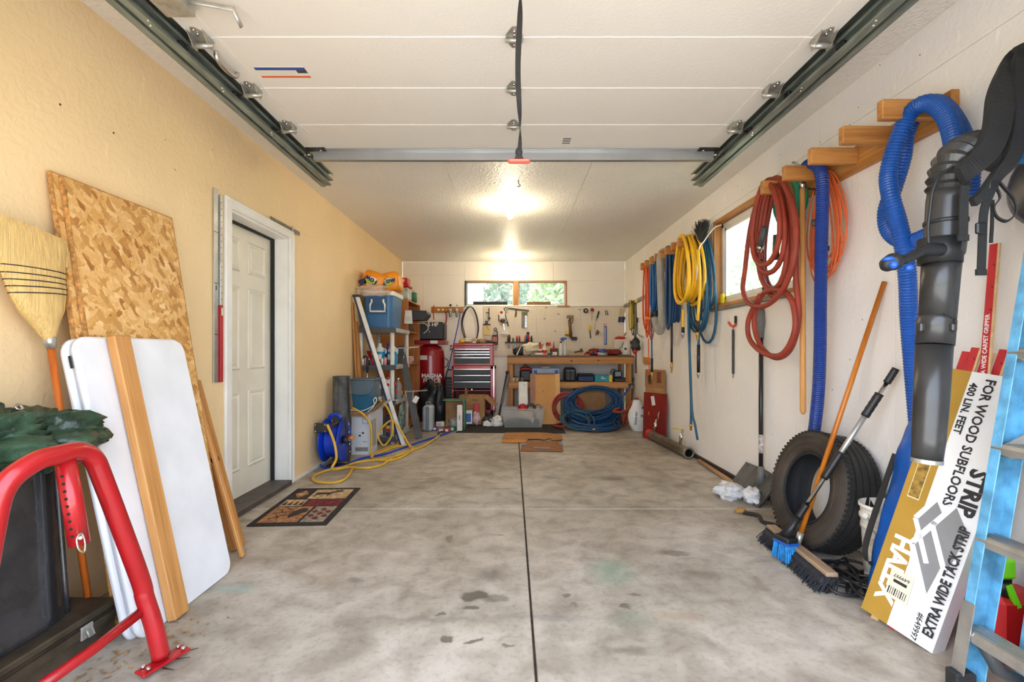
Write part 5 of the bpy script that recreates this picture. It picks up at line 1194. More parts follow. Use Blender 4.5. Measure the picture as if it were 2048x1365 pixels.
# ================================================================== STEP LADDER
lad = thing('step_ladder', 'blue fibreglass step ladder with aluminium steps leaning on the right wall in the foreground', 'ladder', (1.5, 1.4, 0))
fib = plain('fibreglass_blue', (92, 156, 190), .45, var=.22, vs=14, bump=.2, bs=80); fibd = fib; alu2 = plain('ladder_aluminium', (186, 184, 178), .36, .8, var=.15, vs=10)
def rail(x0, slope, y, s, ztop, w=.078, fl=.036):
    a, b = V((x0, y, .0)), V((x0 + slope * ztop, y, ztop)); d = (b - a).normalized(); n = d.cross(V((0, 1, 0))) * 1
    if n.x < 0: n = -n
    g = G(); th = .004
    ctr = (a + b) / 2 + n * w / 2
    def bx(c, sz):
        mm = M((n, V((0, 1, 0)), d)).transposed().to_4x4(); mm.translation = c; g.box((0, 0, 0), sz, m=mm, bev=.0015)
    L = (b - a).length
    bx(ctr, (w, th, L)); bx(ctr - n * (w / 2) + V((0, s * fl / 2, 0)), (th, fl, L)); bx(ctr + n * (w / 2) + V((0, s * fl / 2, 0)), (th, fl, L))
    return g, d, n
SL = .17; LX = 1.49
for y, s in ((1.645, -1), (1.155, 1)):
    g, dl, nl = rail(LX, SL, y, s, 1.80); r_1 = part('front_rail', g, fib, lad)
    part('foot', G().box(V((LX + .02, y + s * .018, .035)), (.07, .05, .07), bev=.006), black_rub, r_1)
    part('shoe', G().bar(V((LX - .004, y + s * .02, .0)), V((LX + .045, y + s * .02, .30)), .045, .004, up=(1, 0, -.18)), alu2, r_1)
for y, s in ((1.60, -1), (1.20, 1)):
    g, _, _ = rail(LX + .165, .145, y, s, 1.75, .06, .03); part('rear_rail', g, fib, lad)
def step(z, x, y0, y1, dep, name):
    c = V((x, 0, z)); g = G()
    poly = [(-dep / 2, 0), (-dep / 2 + .006, .012), (dep / 2 - .006, .012), (dep / 2, 0), (dep / 2, -.022), (dep / 2 - .004, -.022), (dep / 2 - .004, -.002), (-dep / 2 + .004, -.002), (-dep / 2 + .004, -.022), (-dep / 2, -.022)]
    g.prism(poly, y1 - y0, frame((x, (y0 + y1) / 2, z), (1, 0, 0), (0, 0, 1)))
    for k in range(4): g.bar((x - dep / 2 + .012 + k * (dep - .024) / 3, y0, z + .013), (x - dep / 2 + .012 + k * (dep - .024) / 3, y1, z + .013), .006, .004)
    return part(name, g, alu2, lad)
for z in (.20, .51, .82, 1.14, 1.45):
    s_ = step(z, LX + SL * z + .036, 1.158, 1.642, .078, 'step')
    part('step_bracket', G().cyl((LX + SL * z + .03, 1.64, z - .012), (LX + SL * z + .03, 1.60, z - .012), .022, n=12), alu2, s_)
for z in (.25, .62, .99, 1.36): step(z, LX + .165 + .145 * z + .03, 1.205, 1.595, .03, 'rear_brace')
part('top_cap', G().box((LX + SL * 1.80 + .06, 1.40, 1.815), (.22, .56, .05), bev=.01), plain('cap_blue', (36, 110, 170), .5), lad)
sp_ = part('spreader', G().bar((LX + .03 + SL * .80, 1.615, .82), (LX + .22 + .145 * .80, 1.585, .93), .006, .03).bar((LX + .10 + SL * .86, 1.61, .86), (LX + .21 + .145 * .7, 1.585, .74), .006, .026), alu2, lad)
part('lock_clip', G().bar((LX + .165 + .145 * .75, 1.57, .80), (LX + .11 + .145 * .7, 1.57, .72), .02, .028, bev=.006), blk, sp_)
part('corner_brace', G().tube([(LX + SL * .20 + .02, 1.60, .20), (LX + .10, 1.58, .10), (LX + .18, 1.58, .06)], .02, 8), MT['sleeve_grey'], lad)
for z in (.44, .475, .065): part('rivet', G().cyl((LX + .165 + .145 * z + .02, 1.60, z), (LX + .165 + .145 * z + .02, 1.592, z), .006, n=8), bolt_m, lad)
# fuel can, blue drum behind the ladder
fc = thing('fuel_can', 'red plastic fuel can with a bright green spout behind the blue ladder', 'fuel can', (1.85, 1.80, 0))
part('body', G().box((1.845, 1.80, .13), (.20, .13, .26), bev=.03), plain('fuel_red', (206, 30, 30), .4), fc)
part('neck', G().cyl((1.80, 1.78, .25), (1.79, 1.77, .31), .03, n=12), blk, fc)
part('spout', G().box((1.79, 1.765, .355), (.07, .05, .08), bev=.012), plain('spout_green', (130, 226, 30), .4), fc)
part('green_strap', G().bar((1.79, 1.745, .30), (1.82, 1.74, .22), .012, .02), MT['spout_green'], fc)
dr = thing('blue_drum', 'dark blue plastic drum at the right edge behind the ladder', 'drum', (1.868, 1.56, 0))
part('body', G().lathe([(0, 0), (.095, 0), (.10, .02), (.10, .30), (.085, .34), (0, .345)], M.Translation((1.868, 1.56, 0)), 28), plain('drum_blue', (20, 76, 150), .4), dr)
part('lid', G().lathe([(0, .365), (.04, .365), (.042, .345), (.042, .34)], M.Translation((1.868, 1.56, 0)), 20), blk, dr)

# ================================================================== BACK OF THE GARAGE
def pb_(x0, y0, x1, y1, d, dep, bev=.004, rz=0.0):
    """box whose front face covers the pixel rectangle at depth d"""
    a, b = P(x0, y0, d), P(x1, y1, d)
    return G().box(((a.x + b.x) / 2, d + dep / 2, (a.z + b.z) / 2), (abs(b.x - a.x), dep, abs(a.z - b.z)), rot=M.Rotation(rz, 3, 'Z') if rz else None, bev=bev)
def item(name, lab, cat, parts, group=None):
    """parts: (name, G, material[, sub-parts])"""
    allv = [v for p in parts for v in p[1].v]
    loc = V((sum(v.x for v in allv) / len(allv), sum(v.y for v in allv) / len(allv), min(v.z for v in allv)))
    t = thing(name, lab, cat, loc, group)
    for p in parts:
        o = part(p[0], p[1], p[2], t)
        for q in (p[3] if len(p) > 3 else ()): part(q[0], q[1], q[2], o)
    return t
def bottle(c, r, h, neck=.35, capr=.4, n=16):
    c = V(c); m = M.Translation(c)
    b = G().lathe([(0, 0), (r * .94, 0), (r, h * .03), (r, h * .60), (r * .9, h * .68), (r * neck, h * .84), (r * neck, h * .88), (0, h * .88)], m, n)
    k = G().lathe([(0, h * .87), (r * capr, h * .87), (r * capr, h * .99), (0, h)], m, n)
    return b, k
def can(c, r, h, n=14):
    return G().lathe([(0, 0), (r, 0), (r, h * .92), (r * .85, h), (0, h)], M.Translation(V(c)), n)
pl = lambda nm, c, r=.5, **k: plain(nm, c, r, **k)
K_red = pl('item_red', (196, 30, 34), .4); K_white = pl('item_white', (232, 230, 224), .5); K_blue = pl('item_blue', (28, 82, 170), .45); K_grey = pl('item_grey', (128, 128, 126), .5); K_dk = pl('item_dark', (48, 48, 50), .5)
K_yel = pl('item_yellow', (234, 196, 50), .5); K_org = pl('item_orange', (232, 132, 34), .5); K_tan = pl('item_tan', (206, 182, 140), .7); K_grn = pl('item_green', (60, 120, 80), .5); K_navy = pl('item_navy', (34, 48, 92), .5)
K_teal = pl('item_teal', (20, 150, 166), .5); K_brn = pl('item_brown', (110, 78, 52), .6); K_purp = pl('item_purple', (104, 60, 140), .5); K_pink = pl('item_pink', (226, 160, 168), .5); K_cream = pl('item_cream', (226, 214, 190), .75, bump=.3, bs=30)
K_silv = chrome; K_crd = cardm
# ---- resin shelf unit
SX0, SX1, SY0, SY1 = -1.893, -1.435, 5.90, 6.78
resin = pl('resin_grey', (178, 178, 174), .55); resd = pl('resin_dark', (74, 76, 80), .5)
su = thing('shelf_unit', 'grey resin shelf unit on white posts along the left wall', 'shelf', ((SX0 + SX1) / 2, (SY0 + SY1) / 2, 0))
for z in (.06, .50, .94, 1.40):
    s_ = part('shelf_board', G().box(((SX0 + SX1) / 2, (SY0 + SY1) / 2, z), (SX1 - SX0, SY1 - SY0, .055), bev=.006), resin, su)
    part('front_band', G().box(((SX0 + SX1) / 2, SY0 - .002, z), (SX1 - SX0 + .004, .008, .060)), resd, s_)
    for x in (SX0 + .03, SX1 - .03): part('corner_block', G().box((x, SY0 + .03, z), (.075, .075, .064), bev=.008), resd, s_)
post_m = pl('post_white', (214, 214, 208), .5)
for x in (SX0 + .035, SX1 - .035):
    for y in (SY0 + .035, SY1 - .035): part('post', G().cyl((x, y, 0), (x, y, 1.375), .026, n=14), post_m, su)
def on(z): return z + .0285
# cooler
cb1 = pl('cooler_blue', (52, 106, 156), .42); cx0, cx1 = -1.835, -1.47; zb = on(1.40)
cl_ = thing('cooler', 'blue cooler with a white lid on top of the shelf unit', 'cooler', (-1.65, 6.25, zb))
def cool(u0, u1, v0, v1, z0, z1, k):
    g = G(); lo = rpoly(u1 - u0 - 2 * k, v1 - v0 - 2 * k, .05, 4, (u0 + u1) / 2, (v0 + v1) / 2); hi = rpoly(u1 - u0, v1 - v0, .06, 4, (u0 + u1) / 2, (v0 + v1) / 2); n = len(lo)
    g.add([(x, y, z0) for x, y in lo] + [(x, y, z1) for x, y in hi], [tuple(range(n))[::-1], tuple(range(n, 2 * n))] + [(i, (i + 1) % n, n + (i + 1) % n, n + i) for i in range(n)], False); return g
part('body', cool(cx0, cx1, 5.95, 6.52, zb, zb + .40, .02), cb1, cl_)
part('lid', cool(cx0 - .008, cx1 + .008, 5.94, 6.53, zb + .40, zb + .455, -.004), K_white, cl_)
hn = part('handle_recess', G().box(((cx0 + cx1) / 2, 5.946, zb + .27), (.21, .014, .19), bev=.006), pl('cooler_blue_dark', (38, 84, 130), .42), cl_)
yh = 5.936; xc = (cx0 + cx1) / 2; zh = zb + .27
part('swing_handle', G().tube([(xc - .075, yh, zh + .08), (xc - .07, yh, zh + .05), (xc - .09, yh, zh + .015), (xc - .09, yh, zh - .07), (xc + .09, yh, zh - .07), (xc + .09, yh, zh + .015), (xc + .07, yh, zh + .05), (xc + .075, yh, zh + .08)], .012, 8), K_white, cl_)
# two packs of paper towels
tow = pl('towel_orange', (240, 150, 24), .35, bump=.4, bs=12)
def pack(lab, c, rz, sx, sy, sz, txt, sd, ro=.1):
    t = thing('towel_pack', lab, 'paper towels', c, 'wrapped paper towel packs on the cooler')
    g = G()
    def f(u, v):
        a = 2 * pi * u; b = pi * (v - .5); e = .45; s = lambda q, w: math.copysign(abs(q) ** w, q)
        d = V((s(cos(b), e) * s(cos(a), e) * sx, s(cos(b), e) * s(sin(a), e) * sy, s(sin(b), e) * sz)); return d * (1 + .06 * mnoise.noise(d * 9 + V((sd, 0, 0))))
    m = M.Translation(c) @ M.Rotation(rz, 4, 'Y')
    body = part('wrap', g.grid(f, 40, 24, True, True, m), tow, t)
    fm = m @ M.Translation((0, -sy * 1.05, 0)) @ M.Rotation(pi / 2, 4, 'X')
    part('print_oval', G().lathe([(0, 0), (sx * .5, 0), (sx * .5, .003), (0, .003)], fm @ M.Diagonal((1, .62, 1, 1)), 24), K_white, body)
    part('print_swoosh', G().bar(fm @ V((-sx * .5, -sz * .35, .004)), fm @ V((sx * .5, -sz * .1, .004)), .003, .05, up=fm.to_3x3() @ V((0, 1, 0))), pl('swoosh_lime', (176, 200, 50), .4), body)
    part('print_corner', G().bar(fm @ V((-sx * .85, -sz * .7, .004)), fm @ V((-sx * .45, -sz * .2, .004)), .003, .07, up=fm.to_3x3() @ V((0, 1, 0))), K_navy, body)
    text('lettering', txt, sz * .75, fm @ M.Translation((0, 0, .006)) @ M.Rotation(ro, 4, 'Z'), pl('ink_navy', (30, 40, 110), .5), body, .004)
    return t
zc = zb + .455
pack('orange wrapped paper towel pack on the left of the cooler lid', (-1.74, 6.16, zc + .135), .35, .15, .16, .125, 'Tow', 1, pi - .2)
pack('orange wrapped paper towel pack on the right of the cooler lid', (-1.545, 6.22, zc + .135), -.12, .125, .17, .125, 'Tow', 4)
film = pl('clear_film', (240, 224, 214), .2, alpha=.35, bump=.8, bs=25)
one('plastic_wrap', blob((-1.70, 5.90, zc + .0), .17, .035, .055, 6, 40, 20, .7), film, 'torn clear plastic wrap hanging over the left cooler edge', 'plastic wrap')
# jugs and small things on the shelves
jug_b = pl('washer_fluid', (36, 142, 190), .2, coat=.3); jug_t = pl('jug_clear', (206, 222, 226), .3)
z2 = on(.94)
for x, lab in ((-1.645, 'left jug of blue washer fluid on the second shelf'), (-1.50, 'right jug of blue washer fluid on the second shelf')):
    m = M.Translation((x, 6.02 + (x + 1.645) * .4, z2))
    item('fluid_jug', lab, 'jug', [('body', G().lathe([(0, 0), (.062, 0), (.066, .01), (.066, .15), (.062, .165)], m, 20), jug_b), ('shoulder', G().lathe([(.062, .165), (.05, .20), (.022, .235), (.020, .25)], m, 20), jug_t), ('cap', G().lathe([(.022, .248), (.022, .268), (0, .27)], m, 14), K_white), ('handle', G().tube(spl([(x + .045, 6.02, z2 + .20), (x + .075, 6.02, z2 + .19), (x + .07, 6.02, z2 + .14)], 4), .009, 6), jug_t), ('label', G().lathe([(.0668, .05), (.0668, .13)], m @ M.Rotation(3.9, 4, 'Z'), 10, arc=1.4), K_white)], 'jugs of blue fluid')
b, k = bottle((-1.575, 6.17, z2), .055, .28); item('fluid_jug', 'purple capped jug behind the blue fluid jugs', 'jug', [('body', b, K_purp), ('cap', k, K_purp)])
item('fuel_funnel', 'red funnel behind the leaning white pole on the second shelf', 'funnel', [('cone', G().lathe([(.075, .16), (.07, .14), (.02, .04), (.012, 0)], M.Translation((-1.755, 6.10, z2)), 18), K_red), ('rim', G().lathe([(.078, .16), (.078, .175), (.072, .175), (.072, .16)], M.Translation((-1.755, 6.10, z2)), 18, True), K_red)])
item('work_gloves', 'dark bundle at the left end of the second shelf', 'gloves', [('bundle', blob((-1.835, 6.02, z2 + .05), .045, .06, .05, 3, 20, 12, .6), K_dk)])
cols = [K_dk, K_white, K_pink, K_dk, K_red, K_white, K_brn, K_white, K_pink, K_dk]
for i in range(10):
    x = -1.868 + i * .0395; c = (x, 5.925, z2)
    names = ('dark', 'white', 'pink', 'second dark', 'red', 'second white', 'brown', 'third white', 'second pink', 'third dark')
    item('paint_tin', f'{names[i]} small tin from the left in the row on the second shelf edge', 'tin', [('body', can(c, .0175, .065 + .012 * (i % 3), 10), cols[i]), ('lid', G().lathe([(0, 0), (.014, 0), (.014, .008), (0, .008)], M.Translation((x, 5.925, z2 + .065 + .012 * (i % 3))), 10), K_silv)], 'small tins on the second shelf')
z3 = on(.50)
item('paper_roll', 'white paper towel roll with red flowers hanging at the shelf post', 'paper roll', [('roll', G().lathe([(0, 0), (.055, 0), (.058, .02), (.058, .27), (0, .28)], M.Translation((-1.52, 5.99, z3)), 20), K_white)] + [('flower', G().ball(P(x, y, 5.93), .020, 8, (1, .3, 1)), K_red) for x, y in ((776, 757), (790, 768), (776, 770), (793, 783), (781, 748))])
b, k = bottle((-1.80, 5.98, z3), .05, .26); item('spray_can', 'yellow and white bottle at the left of the third shelf', 'bottle', [('body', b, K_white), ('cap', k, K_white), ('label', G().lathe([(.051, .05), (.051, .12)], M.Translation((-1.80, 5.98, z3)), 18), pl('lime', (190, 210, 70)))])
b, k = bottle((-1.40 - .06, 6.20, z3), .045, .27); item('oil_bottle', 'dark grey bottle at the right end of the third shelf', 'bottle', [('body', b, K_grey), ('cap', k, K_silv)])
b, k = bottle((-1.47, 6.33, z3), .04, .20); item('oil_bottle', 'small dark bottle with an orange label on the third shelf', 'bottle', [('body', b, K_dk), ('cap', k, K_red), ('label', G().lathe([(.041, .04), (.041, .10)], M.Translation((-1.47, 6.33, z3)), 16), K_org)])
b, k = bottle((-1.66, 6.02, z3), .055, .30); item('oil_bottle', 'tall white bottle in the middle of the third shelf', 'bottle', [('body', b, K_white), ('cap', k, K_red), ('label', G().lathe([(.056, .05), (.056, .15)], M.Translation((-1.66, 6.02, z3)), 18), K_grey)])
z4 = on(.06)
for i, (x, y, w, h, mt_i, lab) in enumerate(((-1.50, 5.99, .10, .26, K_navy, 'dark blue oil carton with a yellow stripe on the bottom shelf'), (-1.64, 6.0, .09, .30, K_grey, 'tall grey bottle carton on the bottom shelf'), (-1.77, 6.0, .12, .20, K_dk, 'low dark carton on the bottom shelf'))):
    item('oil_carton', lab, 'carton', [('body', G().box((x, y, z4 + h / 2), (w, .10, h), bev=.008), mt_i), ('stripe', G().box((x, y - .0505, z4 + h * .45), (w * .9, .003, .04)), K_yel if i == 0 else K_white), ('stripe', G().box((x, y - .0505, z4 + h * .28), (w * .9, .003, .035)), K_red if i == 0 else K_white)])
item('fertilizer_bag', 'dark green and white patterned bag at the right end of the bottom shelf', 'bag', [('bag', blob((-1.475, 6.45, z4 + .19), .035, .14, .18, 8, 28, 18, .15), pl('bag_mottle', (120, 140, 130), .5, var=.8, vs=22))])
# drip tray & cup poking over the bookcase
# ---- leaning white and navy pole, grey board with clamps, planks on the wall
pa, pb2 = V((-1.31, 5.80, .012)), P(713, 594, 5.74)
item('straightedge_pole', 'long white and navy box section leaning across the shelf unit', 'straightedge', [('white_face', G().bar(pa + V((.012, -.008, 0)), pb2 + V((.012, -.008, 0)), .045, .022, up=(0, -1, 0), bev=.003), K_white), ('navy_side', G().bar(pa + V((-.022, .004, 0)), pb2 + V((-.022, .004, 0)), .028, .03, up=(0, -1, 0), bev=.003), K_navy), ('end_cap', G().box(pb2 + V((0, 0, .01)), (.09, .05, .03), bev=.006), K_dk), ('vial', G().ball(pa + (pb2 - pa) * .62 + V((-.01, -.02, 0)), .012, 10), K_yel)])
pa, pb2 = V((-1.20, 6.24, .01)), P(801, 692, 6.42); dvg = (pb2 - pa)
item('grey_plank', 'dark grey plank leaning beside the shelf unit with two clamps on it', 'plank', [('board', G().bar(pa, pb2, .09, .02, up=(0, -1, 0), bev=.003), pl('plank_grey', (86, 84, 82), .7, var=.15))])
for f, lab in ((.97, 'upper chrome bar clamp on the grey plank'), (.50, 'lower chrome bar clamp on the grey plank')):
    c = pa + dvg * f
    item('bar_clamp', lab, 'clamp', [('bar', G().bar(c + V((-.05, -.03, .0)), c + V((.24, -.03, .02)), .008, .018), K_silv), ('fixed_jaw', G().box(c + V((-.05, -.03, -.03)), (.018, .02, .09), bev=.003), K_silv), ('sliding_jaw', G().box(c + V((.05, -.03, -.04)), (.02, .022, .10), bev=.003), K_silv), ('screw', G().cyl(c + V((.05, -.03, -.08)), c + V((.03, -.03, -.16)), .006, n=8), K_silv)], 'bar clamps on the grey plank')
item('paper_tag', 'white paper tag hanging from the lower clamp', 'tag', [('tag', G().box(pa + dvg * .5 + V((.09, -.05, -.10)), (.06, .003, .09), rot=M.Rotation(.5, 3, 'Y')), K_white)])
one('wall_plank', G().bar((-1.76, 5.86, .03), (-1.895, 5.86, 1.50), .035, .07, up=(0, 1, 0)), pine_z, 'pine plank standing between the left wall and the shelf unit', 'plank', 'planks by the shelf unit')
one('wall_plank', G().bar((-1.83, 5.83, .03), (-1.902, 5.78, 1.72), .018, .05, up=(0, 1, 0)), pine_z, 'thin tall lath beside the pine plank at the shelf unit', 'plank', 'planks by the shelf unit')
item('squeegee', 'small black and silver hand tool standing before the shelf post', 'tool', [('rod', G().cyl((-1.755, 5.86, .55), (-1.755, 5.86, 1.02), .008, n=8), K_silv), ('grip', G().cyl((-1.755, 5.86, .88), (-1.755, 5.86, 1.08), .014, n=8), K_dk), ('foot', G().cyl((-1.755, 5.86, .50), (-1.755, 5.86, .58), .018, n=8), K_navy)])
# ---- rubber mat roll
felt = pl('felt_grey', (92, 92, 94), .9, var=.25, vs=14, bump=.6, bs=60)
c = V((-1.775, 5.05, 0))
sg = G(); spts = [(c.x + (.018 + .0105 * a / (2 * pi) * 1.55) * cos(a), c.y + (.018 + .0105 * a / (2 * pi) * 1.55) * sin(a)) for a in [i * .35 for i in range(86)]]
vs = [(x, y, 0.0) for x, y in spts] + [(x, y, .88) for x, y in spts]; n = len(spts)
sg.add(vs, [(i, i + 1, n + i + 1, n + i) for i in range(n - 1)], True)
ro = thing('mat_roll', 'rolled grey felt mat standing on end by the left wall', 'mat', c)
part('roll', sg, felt, ro); part('core_fill', G().lathe([(0, .0), (.083, 0), (.083, .86), (.02, .862)], M.Translation(c), 24), felt, ro)
part('loose_edge', G().grid(lambda u, v: V((c.x + .092 + .012 * sin(v * 5), c.y - .02 - .04 * u, .005 + v * .87)), 3, 8), pl('felt_dark', (40, 40, 42), .9), ro)
# ---- hose reel
rb = pl('reel_blue', (14, 62, 190), .35, var=.08); rc = V((-1.755, 4.80, .26)); hr = thing('hose_reel', 'blue steel hose reel with a black frame on the floor by the left wall', 'hose reel', (-1.755, 4.80, 0))
XA = frame(rc, (0, 1, 0), (0, 0, 1))      # local Z along +X
for s in (-1, 1):
    part('side_disc', G().lathe([(.03, s * .075), (.12, s * .068), (.13, s * .078), (.205, s * .082), (.212, s * .09), (.206, s * .094), (.13, s * .086), (.03, s * .083)], XA, 40, True), rb, hr)
part('drum', G().lathe([(.12, -.07), (.12, .07)], XA, 32), rb, hr)
part('wound_hose', G().lathe([(.115, -.066)] + [(.155 + .012 * (i % 2), -.06 + i * .012) for i in range(11)] + [(.115, .066)], XA, 36), rb, hr)
part('hub', G().lathe([(0, .13), (.035, .13), (.035, .085), (0, .085)], XA, 16), K_dk, hr)
part('axle', G().cyl(rc + V((-.15, 0, 0)), rc + V((.15, 0, 0)), .014, n=10), zinc, hr)
fr_ = G(); fr_.bar(rc + V((.13, 0, .03)), (rc.x + .13, rc.y + .02, .02), .05, .012, up=(1, 0, 0)); fr_.bar(rc + V((.13, -.01, 0)), rc + V((.115, -.05, .22)), .045, .012, up=(1, 0, 0)); fr_.bar((rc.x - .06, rc.y - .02, .012), (rc.x + .15, rc.y - .02, .012), .14, .012, up=(0, 0, 1))
part('frame', fr_, K_dk, hr)
ga = part('guide_arm', G().box(rc + V((-.06, -.19, .15)), (.13, .03, .09), bev=.006).box(rc + V((.04, -.12, .17)), (.03, .14, .03), bev=.004), K_dk, hr)
for dx in (-.11, -.02):
    for dz in (-.03, .03): part('roller_bolt', G().cyl(rc + V((-.06 + dx + .06, -.206, .15 + dz)), rc + V((-.06 + dx + .06, -.214, .15 + dz)), .007, n=8), bolt_m, ga)
for dz in (-.12, -.04, .08, .16): part('frame_bolt', G().cyl(rc + V((.137, -.012 - dz * .1, dz)), rc + V((.15, -.012 - dz * .1, dz)), .009, n=8), bolt_m, hr)
part('orange_valve', G().cyl(rc + V((.14, -.02, .02)), rc + V((.19, -.03, .03)), .016, n=10), K_org, hr)
part('top_handle', G().tube(spl([rc + V((-.05, .02, .20)), rc + V((-.05, .0, .24)), rc + V((.02, .0, .25)), rc + V((.06, .0, .21))], 4), .018, 8), rb, hr)
def yp(l, z=.012): return [FL(x, y, z) for x, y in l]
yf = yp([(703, 935), (694, 955), (675, 965), (648, 966), (628, 962), (629, 952), (653, 942), (686, 935), (712, 926), (748, 921), (776, 922), (800, 916), (822, 903), (820, 893), (800, 893), (775, 900), (752, 910), (742, 916), (760, 920), (790, 914), (816, 906), (828, 898), (815, 890), (790, 892), (765, 900), (740, 912)])
hp = [rc + V((-.01, -.19, .185)), rc + V((.05, -.24, .10)), rc + V((.10, -.28, .0)), rc + V((.12, -.30, -.12)), rc + V((.10, -.34, -.21))]
yh_ = pl('hose_yellow2', (216, 172, 56), .5, var=.1)
t = thing('air_hose', 'yellow air hose running from the reel in loops across the concrete', 'hose', (-1.4, 4.9, 0))
part('floor_run', G().tube(spl(hp + yf, 6), .0125, 8), yh_, t)
yf2 = yp([(704, 935), (730, 937), (763, 931), (782, 918), (806, 906), (838, 897), (860, 885), (878, 872), (884, 866)])
part('floor_run', G().tube(spl(yf2, 6), .0125, 8), yh_, t)
up2 = [P(x, y, d) for x, y, d in ((704, 816, 5.22), (725, 828, 5.20), (740, 848, 5.20), (743, 880, 5.21), (741, 908, 5.22))]
part('hanging_loop', G().tube(spl(up2, 6), .012, 8), yh_, t)
up3 = [P(x, y, d) for x, y, d in ((758, 800, 5.66), (774, 815, 5.64), (785, 845, 5.62), (783, 872, 5.60), (769, 891, 5.60), (759, 882, 5.62), (757, 868, 5.64), (770, 850, 5.66), (785, 842, 5.68), (800, 860, 5.66), (815, 885, 5.62), (822, 898, 5.64))]
part('hanging_loop', G().tube(spl(up3, 6), .012, 8), yh_, t)
part('coupler', G().cyl(FL(878, 868, .02), FL(888, 862, .02), .022, n=10), K_dk, t)
bf_ = yp([(640, 930), (655, 938), (690, 930), (720, 918), (770, 908), (806, 896), (840, 884), (872, 874), (896, 866), (902, 861), (890, 858)])
one('air_hose', G().tube(spl(bf_, 6), .011, 8), rb, 'thin blue air hose lying on the floor behind the yellow hose', 'hose')
# ---- cartons and bins before the shelf unit
boxw = pl('carton_print_white', (206, 210, 216), .6, var=.03)
t = thing('carton', 'white printed carton with open brown flaps beside the hose reel', 'carton', (-1.665, 5.48, 0)); ROOT[t] = V((-1.665, 5.48, 0))
x0, x1, y0, y1, hb2 = -1.765, -1.565, 5.32, 5.62, .46
part('carton_body', G().box(((x0 + x1) / 2, (y0 + y1) / 2, hb2 / 2), (x1 - x0, y1 - y0, hb2)), boxw, t)
fb = MT['cardboard']
part('flap', G().grid(lambda u, v: V((x0 + (x1 - x0) * u, y0 - .10 * v, hb2 - .02 * v + .0)), 2, 2).grid(lambda u, v: V((x0 + (x1 - x0) * u, y0 - .10 * v, hb2 - .02 * v - .004)), 2, 2), fb, t)
part('flap', G().bar((x1, (y0 + y1) / 2 - .05, hb2), (x1 + .12, (y0 + y1) / 2 - .05, hb2 + .12), .26, .005, up=(0, 0, 1)), fb, t)
part('print_frame', G().box((-1.615, y0 - .001, .37), (.06, .002, .06)), gy, t); part('print_frame', G().box((-1.615, y0 - .0015, .37), (.05, .002, .05)), boxw, t)
part('bar_code', G().box((-1.655, y0 - .001, .06), (.14, .002, .045)), gy, t)
for dx, dz in ((0, .24), (-.035, .21)): part('print_icon', G().box((-1.64 + dx, y0 - .001, dz), (.022, .002, .02)), ink, t)
text('lettering', '6cc', .03, frame((-1.615, y0 - .002, .145), (1, 0, 0), (0, 0, 1)), ink, t)
for k in range(5): part('print_line', G().box((x1 + .001, y0 + .06 + k * .04, .22), (.002, .018, .30)), gy, t)
part('flap', G().add([(x1, y1, hb2), (x1 + .10, y1 - .02, hb2 + .10), (x1 + .15, y1 + .14, hb2 + .12), (x1 + .02, y1 + .16, hb2), (x1, y1, hb2 - .30), (x1 + .02, y1 + .16, hb2 - .32)], [(0, 1, 2, 3), (0, 3, 5, 4)]), boxw, t)
tot = pl('tote_teal', (38, 100, 130), .42); tod = pl('tote_slate', (92, 108, 120), .5)
t = thing('plastic_bin', 'teal plastic bin with a slate upper half on top of the white carton', 'bin', (-1.66, 5.46, .465))
def tap(x0, x1, y0, y1, z0, z1, k0, k1):
    g = G(); a = [(x0 + k0, y0 + k0), (x1 - k0, y0 + k0), (x1 - k0, y1 - k0), (x0 + k0, y1 - k0)]; b = [(x0 + k1, y0 + k1), (x1 - k1, y0 + k1), (x1 - k1, y1 - k1), (x0 + k1, y1 - k1)]
    return g.add([(x, y, z0) for x, y in a] + [(x, y, z1) for x, y in b], [(3, 2, 1, 0), (4, 5, 6, 7)] + [(i, (i + 1) % 4, 4 + (i + 1) % 4, 4 + i) for i in range(4)])
part('lower_body', tap(-1.785, -1.525, 5.34, 5.60, .468, .65, .03, .012), tot, t); part('upper_body', tap(-1.785, -1.525, 5.34, 5.60, .65, .82, .010, .0), tod, t)
part('rim', G().tube([(-1.79, 5.335, .825), (-1.52, 5.335, .825), (-1.52, 5.605, .825), (-1.79, 5.605, .825)], .010, 6, closed=True), tod, t)
part('ridge', G().tube(spl([(-1.775, 5.346, .66), (-1.66, 5.336, .655), (-1.56, 5.345, .68), (-1.535, 5.346, .75)], 5), .007, 6), tot, t)
pa = spl([P(x, y, 5.26) for x, y in ((700, 820), (720, 823), (742, 815), (752, 805), (752, 796), (747, 800), (748, 812), (735, 825))], 5)
one('white_cable', G().tube(pa, .005, 6), K_white, 'white cable looped between the teal bin and the carton', 'cable')
